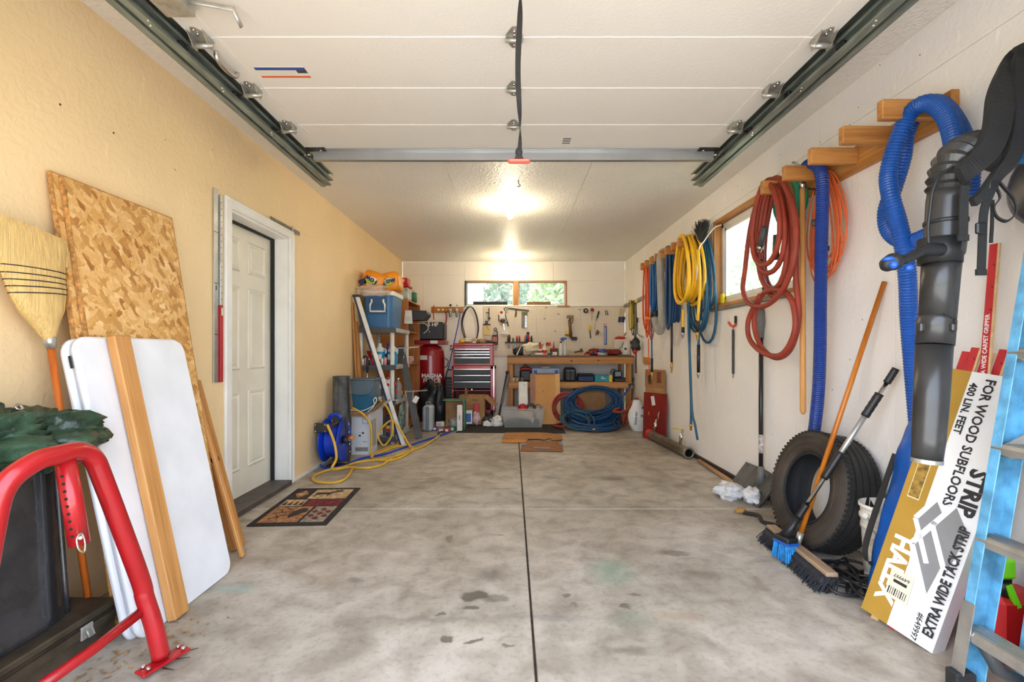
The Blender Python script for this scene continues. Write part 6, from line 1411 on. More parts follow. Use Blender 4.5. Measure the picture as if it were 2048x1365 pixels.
# ---- bookcase behind the shelf unit
bw = wood('bookcase_oak', (196, 128, 62), (160, 96, 40), 'Z', 7); BXa, BXb, BYa, BYb = -1.905, -1.485, 6.93, 7.80
bc = thing('bookcase', 'open orange wood bookcase against the left wall behind the shelf unit', 'bookcase', ((BXa + BXb) / 2, (BYa + BYb) / 2, 0))
for y in (BYa, BYb): part('side_panel', G().box(((BXa + BXb) / 2, y, .94), (BXb - BXa, .02, 1.88)), bw, bc)
for z in (.06, .50, .95, 1.42, 1.87): part('shelf', G().box(((BXa + BXb) / 2, (BYa + BYb) / 2, z), (BXb - BXa, BYb - BYa - .022, .02)), bw, bc)
part('back_panel', G().box((BXa + .004, (BYa + BYb) / 2, .94), (.006, BYb - BYa - .022, 1.86)), bw, bc)
t = item('storage_box', 'clear storage box with a red lid on top of the bookcase', 'box', [('box', G().box((-1.60, 7.10, 1.975), (.20, .28, .17), bev=.01), pl('box_clear', (190, 196, 186), .3, var=.2, vs=12)), ('lid', G().box((-1.60, 7.10, 2.085), (.22, .30, .04), bev=.01), K_red)])
item('carton_red', 'small red carton on the lid of the clear storage box', 'carton', [('body', G().box((-1.61, 7.08, 2.155), (.20, .2, .09), bev=.004), K_red), ('label', G().box((-1.60, 6.979, 2.16), (.09, .003, .04)), K_white)])
item('food_jar', 'green and white jar beside the clear storage box', 'jar', [('body', can((-1.50, 7.38, 1.881), .05, .15), K_grn), ('lid', can((-1.50, 7.38, 2.031), .052, .03), K_white)])
item('drain_pan', 'black oil drain pan sticking out of the bookcase', 'pan', [('pan', G().prism([(-.30, .08), (.14, .07), (.15, .02), (.08, -.08), (-.22, -.09), (-.30, -.04)], .36, frame((-1.36, 7.20, 1.49 + .17), (1, 0, 0), (0, 0, 1)) @ M.Diagonal((.85, .8, 1, 1))), K_dk), ('rim', G().bar((-1.61, 7.01, 1.73), (-1.24, 7.01, 1.72), .02, .014), K_dk), ('stand', G().box((-1.58, 7.2, 1.51), (.12, .3, .15)), K_brn)])
item('paper_cup', 'white paper roll leaning at the bookcase edge', 'paper', [('sheet', tap(-1.53, -1.42, 6.86, 6.925, 1.53, 1.72, 0, .012), K_white), ('fold', G().box((-1.475, 6.857, 1.60), (.08, .003, .06)), pl('fold_white', (214, 212, 208), .6))])
item('pink_tub', 'small pink tub on the middle bookcase shelf', 'tub', [('body', tap(-1.56, -1.49, 7.05, 7.25, .961, 1.05, .01, 0), K_pink), ('lid', G().box((-1.525, 7.15, 1.055), (.085, .21, .012)), K_white)])
item('tool_caddy', 'dark caddy of small hardware on the upper bookcase shelf', 'caddy', [('tray', G().box((-1.58, 7.2, 1.46), (.16, .4, .055), bev=.005), K_dk), ('handle', G().tube([(-1.58, 7.05, 1.49), (-1.58, 7.05, 1.62), (-1.58, 7.35, 1.62), (-1.58, 7.35, 1.49)], .008, 6), K_silv)])
for i, (y, mt_i, nm) in enumerate(((7.0, K_dk, 'dark'), (7.14, K_brn, 'brown'), (7.30, K_grn, 'green'), (7.48, K_grey, 'grey'))):
    item('hardware_box', f'{nm} small hardware box on the middle right bookcase shelf', 'box', [('body', G().box((-1.60, y, .961 + .05 if i else 1.105), (.14, .11, .10), bev=.004), mt_i), ('label', G().box((-1.5285, y, .961 + .05 if i else 1.105), (.003, .06, .04)), K_white)], 'boxes in the bookcase')
# ---- air compressor
crd = pl('compressor_red', (150, 20, 30), .3, coat=.4, var=.05); cc = V((-1.345, 7.98, 0))
ac = thing('air_compressor', 'tall red upright air compressor with a black motor cover', 'compressor', cc); mC = M.Translation(cc)
part('tank', G().lathe([(.10, .08), (.19, .12), (.225, .20), (.23, .30), (.23, 1.05), (.22, 1.14), (.18, 1.21), (.10, 1.25), (0, 1.26)], mC, 36), crd, ac)
for a in (.8, 2.4, 3.9, 5.4): part('tank_leg', G().bar((cc.x + .17 * cos(a), cc.y + .17 * sin(a), .0), (cc.x + .20 * cos(a), cc.y + .20 * sin(a), .25), .05, .012), crd, ac)
part('tank_label', G().lathe([(.2325, 1.00), (.2325, 1.07)], mC @ M.Rotation(3.65, 4, 'Z'), 12, arc=1.0), K_white, ac)
part('pump_deck', G().box((cc.x + .02, cc.y, 1.28), (.50, .40, .07), bev=.01), crd, ac); part('data_plate', G().box((cc.x + .09, cc.y - .203, 1.285), (.12, .004, .05)), K_white, ac)
mc = part('motor_cover', G().box((cc.x + .02, cc.y, 1.46), (.46, .36, .30), bev=.03), pl('cover_black', (34, 35, 37), .4), ac)
part('cover_relief', G().prism([(-.10, .06), (.10, .06), (.14, 0), (.10, -.10), (-.10, -.10), (-.14, 0)], .03, frame((cc.x + .05, cc.y - .185, 1.46), (1, 0, 0), (0, 0, 1))), MT['cover_black'], mc); part('cover_bolt', G().cyl((cc.x + .02, cc.y - .20, 1.45), (cc.x + .02, cc.y - .21, 1.45), .012, n=12), K_silv, mc)
text('lettering', '5 HP', .085, frame((cc.x + .07, cc.y - .182, 1.567), (1, 0, 0), (0, 0, 1)), K_white, mc, .003)
for i, (w, z) in enumerate((('MAGNA', .74), ('FORCE', .665))):
    g_t = text('tank_lettering', w, .09, frame((cc.x + .06, cc.y - .236, z), (1, 0, 0), (0, 0, 1)), K_white, ac, .003)
part('gauge_pipe', G().tube(spl([(cc.x + .20, cc.y - .12, 1.02), (cc.x + .26, cc.y - .14, 1.02), (cc.x + .31, cc.y - .14, .98), (cc.x + .29, cc.y - .14, .90), (cc.x + .24, cc.y - .14, .87)], 5), .007, 6), K_dk, ac)
part('white_tube', G().tube(spl([(cc.x - .19, cc.y - .2, 1.58), (cc.x - .05, cc.y - .21, 1.58), (cc.x - .0, cc.y - .21, 1.50), (cc.x - .08, cc.y - .21, 1.42)], 5), .008, 6), K_white, ac)
# ---- things hanging on the back wall left of the tool chest
B_ = lambda px, py, off=.02: P(px, py, YB - off)
t = item('regulator_board', 'short pine board with hose fittings screwed to the back wall', 'board', [('board', pb_(862, 614, 927, 626, YB - .022, .02), pine_x), ('hook', G().tube([B_(868, 611, .03), B_(866, 622, .05), B_(868, 640, .05)], .008, 6), K_red), ('fitting', G().cyl(B_(877, 620, .025), B_(877, 620, .05), .014, n=10), brass), ('fitting', G().cyl(B_(886, 620, .025), B_(886, 620, .05), .012, n=10), brass)])
for x, lab in ((901, 'left chrome air filter with a black gauge on the pine board'), (914, 'right chrome air filter on the pine board')):
    item('air_filter', lab, 'air filter', [('block', G().box(B_(x, 620, .06), (.055, .05, .06), bev=.008), chrome), ('bowl', G().lathe([(0, -.10), (.015, -.10), (.024, -.085), (.026, 0)], M.Translation(B_(x, 623, .06)), 14), zinc), ('gauge', G().ball(B_(x, 611, .07), .022 if x < 910 else .010, 12), K_dk)], 'air filters on the pine board')
item('red_whip_hose', 'short red air hose dangling under the pine board', 'hose', [('hose', G().tube(spl([B_(892, 624, .05), B_(893, 634, .05), B_(892, 646, .06), B_(888, 662, .10)], 5), .011, 8), pl('hose_red2', (150, 30, 30), .5)), ('fitting', G().cyl(B_(892, 617, .05), B_(892, 626, .05), .014, n=8), brass)])
one('air_line', G().tube(spl([B_(921, 624, .05), B_(914, 660, .05), B_(905, 700, .06), B_(897, 735, .08), B_(889, 762, .10), B_(884, 790, .12)], 6), .008, 6), rb, 'thin blue air line running down the back wall to the floor', 'hose')
t = thing('drive_belt', 'two large black drive belts hanging on the back wall over the tool chest', 'belt', B_(941, 690)); 
for k in (0, 1): part('belt', G().tube(spl([B_(938 + k, 614, .03), B_(929 + k * 2, 624, .03), B_(923 + k * 2, 645, .03), B_(926 + k * 3, 668, .03), B_(938, 690, .03), B_(951, 682, .03), B_(957 - k, 660, .03), B_(954 - k, 635, .03), B_(947 - k, 618, .03)], 5, True), .008, 6, closed=True), black_rub, t)
part('nail', G().cyl(B_(925, 614, .0), B_(940, 614, .04), .004, n=6), dark_metal, t)
item('wall_outlet', 'white double power outlet on the back wall', 'outlet', [('plate', pb_(898, 688, 906, 703, YB - .008, .008), K_white)] + [('socket', pb_(900.5, y, 903.5, y + 3.5, YB - .0095, .002, 0), K_dk) for y in (691, 697)])
# tool chest
chr_ = pl('chest_red', (178, 24, 34), .32, coat=.3, var=.05); chk = pl('drawer_black', (38, 42, 46), .45, var=.08)
TX0, TX1, TYf = -.955, -.305, 7.80
tc1 = thing('tool_chest', 'red top tool chest with black drawers and silver trim', 'tool chest', ((TX0 + TX1) / 2, 8.05, .90))
part('case', G().box(((TX0 + TX1) / 2 + .0, 8.06, 1.068), (TX1 - TX0, .42, .335), bev=.008), chr_, tc1)
part('lid', G().box(((TX0 + TX1) / 2, 8.05, 1.245), (TX1 - TX0 + .01, .45, .045), bev=.012), chr_, tc1)
text('badge', 'Craftsman', .03, frame((-.42, 7.845, 1.215), (1, 0, 0), (0, 0, 1)), K_white, tc1)
def drawer(par, z0, z1, xa=TX0 + .025, xb=TX1 - .055, y=7.845):
    d = part('drawer', G().box(((xa + xb) / 2, y, (z0 + z1) / 2), (xb - xa, .02, z1 - z0 - .006), bev=.004), chk, par)
    part('trim_pull', G().box(((xa + xb) / 2, y - .012, z1 - .010), (xb - xa, .012, .012), bev=.003), chrome, d); return d
zz = [1.18, 1.135, 1.095, 1.055, .935]
drawer(tc1, 1.135, 1.18, TX0 + .025, TX0 + .18); drawer(tc1, 1.135, 1.18, TX0 + .185, TX1 - .20); drawer(tc1, 1.135, 1.18, TX1 - .195, TX1 - .055)
d3 = None
for a, b in ((1.095, 1.135), (1.04, 1.095), (.935, 1.04)):
    d = drawer(tc1, a, b)
    if a == 1.04: part('paint_scrape', G().prism([(-.10, 0), (-.03, .015), (.05, -.004), (.10, -.012), (.02, -.010), (-.09, -.014)], .002, frame((-.72, 7.8335, 1.066), (1, 0, 0), (0, 0, 1))), K_grey, d)
tc2 = thing('tool_cabinet', 'red rolling tool cabinet with three deep black drawers under the tool chest', 'tool cabinet', ((TX0 + TX1) / 2, 8.05, 0))
case = G(); xa, xb = TX0 - .02, TX1 + .03
case.box((xa + .012, 8.07, .52), (.024, .46, .75)); case.box((xb - .035, 8.07, .52), (.07, .46, .75)); case.box(((xa + xb) / 2, 8.29, .52), (xb - xa, .02, .75)); case.box(((xa + xb) / 2, 8.07, .875), (xb - xa, .46, .045)); case.box(((xa + xb) / 2, 8.07, .16), (xb - xa, .46, .04)); case.box(((xa + xb) / 2, 8.07, .50), (xb - xa, .44, .012))
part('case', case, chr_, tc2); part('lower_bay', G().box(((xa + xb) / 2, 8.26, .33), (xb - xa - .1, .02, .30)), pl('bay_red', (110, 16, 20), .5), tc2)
part('corner_trim', G().box((xb - .02, 7.84, .52), (.012, .012, .74)), chrome, tc2)
for a, b in ((.755, .855), (.65, .755), (.53, .65)): drawer(tc2, a, b, xa + .03, xb - .075)
text('badge', 'Craftsman', .026, frame((-.42, 7.838, .876), (1, 0, 0), (0, 0, 1)), K_white, tc2)
part('lock', G().cyl((-.65, 7.84, .515), (-.65, 7.825, .515), .010, n=10), chrome, tc2); part('lock', G().cyl((xa + .012, 7.84, .49), (xa + .012, 7.825, .49), .010, n=10), chrome, tc2)
for x in (xa + .06, xb - .06):
    for y in (7.90, 8.24): part('caster', G().cyl((x - .015, y, .07), (x + .015, y, .07), .07, n=16).box((x, y, .14), (.05, .06, .02)), black_rub, tc2)
zt_ = 1.268
item('rag_heap', 'heap of tan rags on the tool chest lid', 'rags', [('rag', blob((-.68, 8.02, zt_ + .035), .12, .10, .045, 2, 30, 16, .6), K_cream), ('rag', blob((-.50, 8.0, zt_ + .03), .10, .08, .035, 5, 26, 14, .6), pl('rag_brown', (150, 120, 84), .9, bump=.3))])
item('work_gloves', 'dark work gloves lying at the right of the tool chest lid', 'gloves', [('glove', blob((-.40, 7.96, zt_ + .02), .09, .05, .025, 7, 24, 12, .6), K_dk), ('cuff', blob((-.82, 7.95, zt_ + .03), .05, .04, .03, 9, 18, 10, .5), K_yel)])
b, k = bottle((-.62, 7.90, zt_), .028, .06); item('putty_tub', 'small white tub at the front of the tool chest lid', 'tub', [('body', can((-.62, 7.90, zt_), .035, .035), K_white), ('lid', can((-.62, 7.90, zt_ + .035), .036, .01), K_silv)])
item('putty_tub', 'small green lidded tub on the tool chest lid', 'tub', [('body', can((-.52, 7.88, zt_), .03, .03), K_grn), ('lid', can((-.52, 7.88, zt_ + .03), .031, .008), K_yel)])
for i in range(7): item('socket_wrench', ('first', 'second', 'third', 'fourth', 'fifth', 'sixth', 'seventh')[i] + ' small tool from the left in the tray gap between chest and cabinet', 'tool', [('shaft', G().cyl((-.90 + i * .08, 7.87, .913), (-.85 + i * .08, 7.885, .913), .006, n=6), (K_silv, K_red, K_brn)[i % 3]), ('head', G().ball((-.90 + i * .08, 7.87, .914), .010, 8), K_silv)], 'tools between chest and cabinet')
# ---- pegboard
def pegmat():
    m, n, N, L, B = _nodes('pegboard_holes'); ge = N.new('ShaderNodeNewGeometry'); sp = N.new('ShaderNodeSeparateXYZ'); L.new(ge.outputs['Position'], sp.inputs[0])
    def cell(o):
        d = N.new('ShaderNodeMath'); d.operation = 'MULTIPLY'; L.new(o, d.inputs[0]); d.inputs[1].default_value = 1 / .0254
        f = N.new('ShaderNodeMath'); f.operation = 'FRACT'; L.new(d.outputs[0], f.inputs[0]); s = N.new('ShaderNodeMath'); s.operation = 'SUBTRACT'; L.new(f.outputs[0], s.inputs[0]); s.inputs[1].default_value = .5
        q = N.new('ShaderNodeMath'); q.operation = 'POWER'; L.new(s.outputs[0], q.inputs[0]); q.inputs[1].default_value = 2; return q.outputs[0]
    a = N.new('ShaderNodeMath'); L.new(cell(sp.outputs[0]), a.inputs[0]); L.new(cell(sp.outputs[2]), a.inputs[1])
    lt = N.new('ShaderNodeMath'); lt.operation = 'LESS_THAN'; L.new(a.outputs[0], lt.inputs[0]); lt.inputs[1].default_value = .028
    mx = N.new('ShaderNodeMix'); mx.data_type = 'RGBA'; L.new(lt.outputs[0], mx.inputs[0]); mx.inputs[6].default_value = c4(s2l(230, 218, 200)); mx.inputs[7].default_value = c4(s2l(70, 58, 48))
    L.new(mx.outputs[2], B.inputs['Base Color']); B.inputs['Roughness'].default_value = .6; return m
pgm = pegmat()
pgb = thing('pegboard', 'cream perforated pegboard panels across the back wall over the workbench', 'pegboard', (.73, YB, 1.05))
for x0, x1 in ((-.50, .42), (.422, 1.20), (1.202, XR - .005)): part('panel', G().box(((x0 + x1) / 2, YB - .008, 1.485), (x1 - x0 - .002, .006, .87)), pgm, pgb)
part('top_batten', G().box((.73, YB - .006, 1.925), (2.4, .010, .02)), wall_backm, pgb)
GP = 'tools hanging on the pegboard'
def bar_(a, b, w, t=.012): return G().bar(B_(*a), B_(*b), t, w, up=(0, -1, 0)) if False else G().bar(B_(*a), B_(*b), w, t, up=(0, -1, 0), bev=.002)
item('level_bar', 'black rubber bar lying on the sill of the left back window pane', 'bar', [('bar', G().box((-.38, YB + .045, BZ0 + .045), (.60, .03, .058), bev=.004), K_dk), ('edge', G().box((-.38, YB + .029, BZ0 + .045), (.58, .003, .02)), black_rub)])
item('wood_strip', 'brown wooden strip lying on the sill of the right back window pane', 'strip', [('strip', G().box((.47, YB + .045, BZ0 + .042), (.42, .03, .052), bev=.003), wood('strip_brown', (150, 108, 64), (110, 76, 42), 'X', 8)), ('edge', G().box((.47, YB + .029, BZ0 + .066), (.42, .003, .006)), K_brn)])
item('caliper', 'dark metal caliper hanging at the left edge of the pegboard', 'caliper', [('arm', bar_((978, 616), (978, 642), .012), K_dk), ('jaw', bar_((972, 625), (979, 627), .02), K_brn), ('rod', bar_((976, 628), (976, 642), .008), K_grey), ('knob', G().ball(B_(979, 637, .03), .018, 10), K_dk)], GP)
item('tape_roll', 'small dark blue tape roll above the notepad', 'tape', [('roll', G().lathe([(.01, -.012), (.028, -.012), (.028, .012), (.01, .012)], frame(B_(973, 645, .03), (1, 0, 0), (0, 0, 1)), 18, True), K_navy), ('core', G().lathe([(.008, -.012), (.011, -.012), (.011, .012), (.008, .012)], frame(B_(973, 645, .03), (1, 0, 0), (0, 0, 1)), 14, True), K_white)], GP)
item('notepad', 'yellow notepad with a dark clip hanging on the pegboard', 'notepad', [('pad', pb_(966, 650, 981, 671, YB - .025, .012), pl('pad_yellow', (222, 200, 140), .8)), ('clip', pb_(966, 648, 981, 651, YB - .03, .02), K_dk), ('pen', bar_((973, 652), (978, 662), .008), K_dk)], GP)
item('pulley_block', 'black and red pulley tool with a ring hanging beside the tool chest', 'pulley', [('ring', G().lathe([(.018, -.01), (.030, -.01), (.030, .01), (.018, .01)], frame(B_(991, 659, .04), (1, 0, 0), (0, 0, 1)), 18, True), K_dk), ('arm', bar_((994, 662), (995, 672), .02), K_dk), ('body', pb_(984, 670, 996, 690, YB - .06, .05, .01), K_dk), ('label', pb_(985, 674, 994, 684, YB - .063, .003, 0), pl('label_salmon', (196, 110, 96), .6))], GP)
item('coping_frame', 'bent black frame tool hanging at the left of the pegboard', 'tool', [('frame', G().tube([B_(1008, 616), B_(1012, 636), B_(1016, 645), B_(1006, 646), B_(998, 642), B_(997, 630)], .008, 6), K_dk), ('grip', bar_((1014, 644), (1017, 653), .022), K_dk), ('motor', G().ball(B_(1006, 641, .04), .045, 12, (1, .6, .7)), K_brn)], GP)
item('warning_tag', 'white tag with a red disc hanging beside the bent frame tool', 'tag', [('tag', pb_(999, 622, 1010, 638, YB - .03, .004, 0), K_white), ('disc', G().lathe([(0, 0), (.026, 0), (.026, .003), (0, .003)], frame(B_(1003, 625, .031), (1, 0, 0), (0, 0, 1)), 16), K_red)], GP)
item('white_funnel', 'white paint guide shaped like a triangle on the pegboard', 'funnel', [('triangle', G().prism([(-.075, -.04), (.075, -.04), (.045, .03), (-.03, .035)], .03, frame(B_(1010, 664, .03), (1, 0, 0), (0, 0, 1))), K_white), ('stem', bar_((1007, 648), (1009, 661), .016), K_silv)], GP)
item('squeegee', 'T-shaped scraper with a long black blade hanging high on the pegboard', 'scraper', [('blade', G().bar(B_(1010, 616), B_(1058, 622), .012, .022, up=(0, 0, 1)), K_dk), ('neck', bar_((1032, 620), (1032, 628), .03), K_brn), ('handle', bar_((1032, 626), (1031, 634), .032), K_brn)], GP)
item('tape_roll', 'white tape ring hanging at the end of the scraper', 'tape', [('roll', G().lathe([(.015, -.01), (.027, -.01), (.027, .01), (.015, .01)], frame(B_(1013, 620, .03), (1, 0, 0), (0, 0, 1)), 18, True), K_white), ('core', G().lathe([(.012, -.01), (.016, -.01), (.016, .01), (.012, .01)], frame(B_(1013, 620, .03), (1, 0, 0), (0, 0, 1)), 14, True), K_dk)], GP)
item('comb_saw', 'grey toothed floor scraper hanging on the pegboard', 'scraper', [('plate', pb_(1043, 624, 1050, 656, YB - .025, .006, 0), K_grey), ('header', pb_(1044, 624, 1055, 630, YB - .032, .008), pl('olive', (110, 104, 70), .6))] + [('tooth', pb_(1050, 632 + i * 3, 1053.5, 633.6 + i * 3, YB - .025, .006, 0), K_silv) for i in range(8)], GP)
t = item('tool_holder', 'dark wall rail full of screwdrivers and pliers over the workbench', 'tool rail', [('rail', pb_(1010, 684, 1066, 687, YB - .05, .04, .003), K_dk)])
for i, (x, h, mt_i, nm) in enumerate(((1016, 12, K_brn, 'brown'), (1019, 14, K_dk, 'leftmost black'), (1026, 8, K_grn, 'green'), (1034, 12, K_red, 'left red'), (1039, 12, K_red, 'right red'), (1050, 12, K_org, 'orange'), (1053, 14, K_blue, 'blue'), (1057, 14, K_red, 'tall red'), (1063, 12, K_dk, 'right black'))):
    item('screwdriver', f'{nm} handled screwdriver in the wall tool rail', 'screwdriver', [('handle', G().tube([B_(x, 684, .05), B_(x, 684 - h * .6, .05), B_(x, 684 - h, .05)], [.014, .017, .010], 8), mt_i), ('shaft', G().cyl(B_(x, 684, .05), B_(x, 697, .05), .005, n=6), K_silv)], 'screwdrivers in the tool rail')
item('hand_mallet', 'round black headed tool standing in the wall tool rail', 'mallet', [('head', G().ball(B_(1056, 667, .05), .028, 12), K_dk), ('stick', bar_((1056, 669), (1056, 684), .014), K_brn)], GP)
item('grease_gun', 'brown grease gun hanging upright in the middle of the pegboard', 'grease gun', [('barrel', G().cyl(B_(1139, 640, .05), B_(1142, 676, .05), .026, n=14), K_brn), ('head', pb_(1134, 631, 1147, 637, YB - .07, .04, .008), pl('bronze', (130, 110, 84), .5)), ('neck', bar_((1140, 632), (1140, 644), .03), K_brn), ('trigger', G().tube([B_(1146, 638), B_(1145, 646), B_(1141, 650)], .006, 6), K_dk), ('base_plate', pb_(1143, 674, 1154, 681, YB - .06, .04, .004), K_dk)], GP)
item('putty_tub', 'small yellow tub hanging beside the grease gun', 'tub', [('body', pb_(1131, 662, 1138, 671, YB - .06, .05, .006), K_yel), ('base', pb_(1131, 669, 1138, 671.5, YB - .062, .052, .002), K_dk)], GP)
item('tape_roll', 'black electrical tape roll hanging on the right pegboard', 'tape', [('roll', G().lathe([(.018, -.012), (.042, -.012), (.042, .012), (.018, .012)], frame(B_(1171.5, 622, .03), (1, 0, 0), (0, 0, 1)), 22, True), K_dk), ('core', G().lathe([(.016, -.012), (.019, -.012), (.019, .012), (.016, .012)], frame(B_(1171.5, 622, .03), (1, 0, 0), (0, 0, 1)), 16, True), K_white)], GP)
item('rubber_mallet', 'red ball headed mallet with a pale stick on the pegboard', 'mallet', [('head', G().ball(B_(1184.5, 620, .04), .032, 14), pl('mallet_red', (150, 44, 38), .6)), ('stick', bar_((1184, 624), (1183, 642), .010), K_tan)], GP)
item('keyhole_saw', 'slim saw with a dark grip hanging slanted on the pegboard', 'saw', [('grip', bar_((1198, 623), (1194, 637), .030), K_dk), ('collar', bar_((1194, 636), (1192, 642), .016), K_grey), ('blade', bar_((1192, 641), (1189.5, 660), .008, .003), K_silv)], GP)
item('wood_chisel', 'yellow handled chisel hanging on the pegboard', 'chisel', [('handle', G().tube([B_(1178.5, 651, .03), B_(1179, 657, .03), B_(1179.5, 663, .03)], [.014, .022, .018], 10), K_yel), ('blade', bar_((1179.5, 662), (1181.5, 677), .018, .005), K_dk)], GP)
item('wire_brush', 'dark brown scrub brush hanging low on the pegboard', 'brush', [('head', G().ball(B_(1195, 665, .03), .038, 12, (.8, .6, 1.1)), K_brn), ('tip', bar_((1193, 668), (1191.5, 672), .012), K_dk)], GP)
item('c_clamp', 'small dark C-clamp hanging high on the right pegboard', 'clamp', [('frame', G().tube([B_(1211, 622), B_(1214.5, 622), B_(1216, 630), B_(1212, 630.5), B_(1211, 622)], .006, 6), K_dk), ('screw', bar_((1215, 630), (1217, 631), .010), K_silv)], GP)
item('wrench_pack', 'blue and white packaged wrench hanging on the pegboard', 'wrench', [('card', pb_(1208, 650, 1213.5, 690, YB - .025, .012, .003), K_blue), ('shaft', pb_(1209.5, 655, 1211, 688, YB - .03, .008, 0), K_white), ('head', pb_(1207, 647, 1213.5, 653, YB - .032, .015, .004), K_pink)], GP)
for i, (x, lab) in enumerate(((1239, 'left paint brush with navy bristles in the corner'), (1246, 'right paint brush with navy bristles in the corner'))):
    item('paint_brush', lab, 'brush', [('handle', bar_((x + 3, 618), (x + 1.5, 634), .026), K_tan), ('bristles', bar_((x + 1.5, 634), (x, 645), .052, .02), K_navy)], 'paint brushes on the pegboard')
for i, (x, y) in enumerate(((1088, 637), (1091, 615), (1116, 628), (1158, 619), (1110, 662))):
    item('peg_hook', ('empty wire hook at the centre of the pegboard', 'empty wire hook under the window corner', 'single dark hook right of the window mullion', 'pair of bent wires left of the tape roll', 'low empty hook left of the grease gun')[i], 'hook', [('wire', G().tube([B_(x, y, .01), B_(x, y, .04), B_(x + 1, y + 2.5, .045), B_(x + 3, y + .5, .045)], .003, 5), dark_metal), ('shank', G().tube([B_(x - 2, y, .012), B_(x + 3, y, .012)], .003, 5), dark_metal)], 'empty hooks on the pegboard')
# ---- workbench
bench_w = wood('bench_pine', (206, 150, 84), (168, 110, 54), 'X', 8); WX0, WX1, WYf, WZt = -.075, 1.955, 7.74, 1.065
wbn = thing('workbench', 'pine workbench with a lower shelf along the back wall', 'workbench', ((WX0 + WX1) / 2, 8.08, 0))
part('top', G().box(((WX0 + WX1) / 2, (WYf + YB - .02) / 2, WZt - .012), (WX1 - WX0, YB - .02 - WYf, .024)), wood('bench_top', (120, 84, 52), (84, 58, 36), 'X', 8), wbn)
part('front_apron', G().box(((WX0 + WX1) / 2, WYf + .019, WZt - .078), (WX1 - WX0, .038, .105), bev=.003), bench_w, wbn)
for k, x in enumerate((.95, 1.38)): part('knot', G().lathe([(0, 0), (.016, 0), (.016, .001), (0, .001)], frame((x, WYf - .0006, WZt - .085 + .01 * k), (1, 0, 0), (0, 0, 1)), 12), K_brn, wbn)
for x in (WX0 + .045, 1.88): part('leg', G().box((x, WYf + .065, (WZt - .13) / 2), (.089, .038, WZt - .13), bev=.003), pine_z, wbn)
part('leg', G().box((WX0 + .10, 8.36, (WZt - .03) / 2), (.04, .06, WZt - .03)), pine_z, wbn); part('leg', G().box((1.86, 8.36, (WZt - .03) / 2), (.04, .06, WZt - .03)), pine_z, wbn)
ZS = .64
part('lower_shelf', G().box(((WX0 + WX1) / 2, 8.10, ZS - .01), (WX1 - WX0 - .04, .62, .02)), bench_w, wbn); part('shelf_apron', G().box(((WX0 + WX1) / 2, WYf + .03, ZS - .055), (WX1 - WX0 - .03, .03, .09), bev=.003), bench_w, wbn)
zt_ = WZt + .001; GB = 'things on the workbench'
def at(x, d=7.9): return (x - CX) / F * d
def bi(name, lab, cat, parts): return item(name, lab, cat, parts, GB)
bi('power_drill', 'black drill lying at the left end of the workbench', 'drill', [('body', blob((at(1037), 7.95, zt_ + .07), .10, .06, .065, 3, 24, 14, .3), K_dk), ('chuck', G().cyl((at(1050), 7.9, zt_ + .07), (at(1056), 7.9, zt_ + .07), .022, n=12), K_grey), ('grip', G().box((at(1032), 7.95, zt_ + .03), (.05, .04, .06), bev=.01), K_dk)])
bi('screwdriver', 'thin white screwdriver hanging over the bench edge', 'screwdriver', [('shaft', G().bar(P(1036, 705, 7.72), P(1041, 695, 7.80), .008, .008), K_white), ('handle', G().bar(P(1033.5, 711, 7.70), P(1036, 705, 7.72), .014, .014), K_white)])
bi('canvas_cloth', 'cream canvas cloth thrown across the bench tools', 'cloth', [('cloth', blob((at(1064), 8.0, zt_ + .12), .16, .10, .07, 6, 32, 18, .7), K_cream), ('cloth_tail', blob((at(1053), 7.95, zt_ + .06), .07, .05, .06, 8, 20, 12, .6), K_cream)])
b, k = bottle((at(1080), 7.95, zt_), .026, .22, .8, .6); bi('spray_can', 'red spray can with a black cap on the workbench', 'spray can', [('body', b, K_red), ('cap', k, K_dk)])
b, k = bottle((at(1089), 7.90, zt_), .034, .18); bi('glue_bottle', 'white and red glue bottle on the workbench', 'bottle', [('body', b, K_white), ('cap', k, K_white), ('label', G().lathe([(.0348, .04), (.0348, .09)], M.Translation((at(1089), 7.90, zt_)), 16), K_red)])
bi('caulk_tube', 'white tube with an orange tip lying at the bench front', 'tube', [('tube', G().cyl((at(1070), 7.82, zt_ + .024), (at(1086), 7.82, zt_ + .024), .022, n=12), K_white), ('tip', G().cyl((at(1086), 7.82, zt_ + .024), (at(1092), 7.82, zt_ + .024), .018, .006, 10), K_org)])
bi('staple_gun', 'red and yellow hand tool standing behind the glue bottle', 'tool', [('body', G().bar((at(1092), 8.05, zt_ + .03), (at(1099), 8.05, zt_ + .15), .04, .03, bev=.006), K_yel), ('head', G().box((at(1098), 8.05, zt_ + .19), (.08, .04, .06), bev=.012), K_red), ('button', G().ball((at(1096), 8.02, zt_ + .20), .014, 8), K_dk)])
bi('pliers', 'red handled pliers standing upright on the workbench', 'pliers', [('handle', G().tube([(at(1104.5), 7.95, zt_ + .06), (at(1106), 7.95, zt_ + .11), (at(1107.5), 7.95, zt_ + .15)], .009, 6), K_red), ('handle', G().tube([(at(1112), 7.95, zt_ + .06), (at(1110), 7.95, zt_ + .11), (at(1108.5), 7.95, zt_ + .15)], .009, 6), K_red), ('jaw', G().tube([(at(1108), 7.95, zt_ + .14), (at(1108), 7.95, zt_ + .22)], [.014, .006], 8), K_red), ('tip', G().cyl((at(1108), 7.95, zt_ + .22), (at(1108), 7.95, zt_ + .23), .006, .003, 6), K_silv)])
bi('parts_bin', 'dark parts bin behind the pliers', 'bin', [('bin', G().box((at(1110), 8.05, zt_ + .06), (.13, .14, .12), bev=.01), K_dk), ('label', G().box((at(1109), 7.95, zt_ + .03), (.09, .06, .055), bev=.006), K_white)])
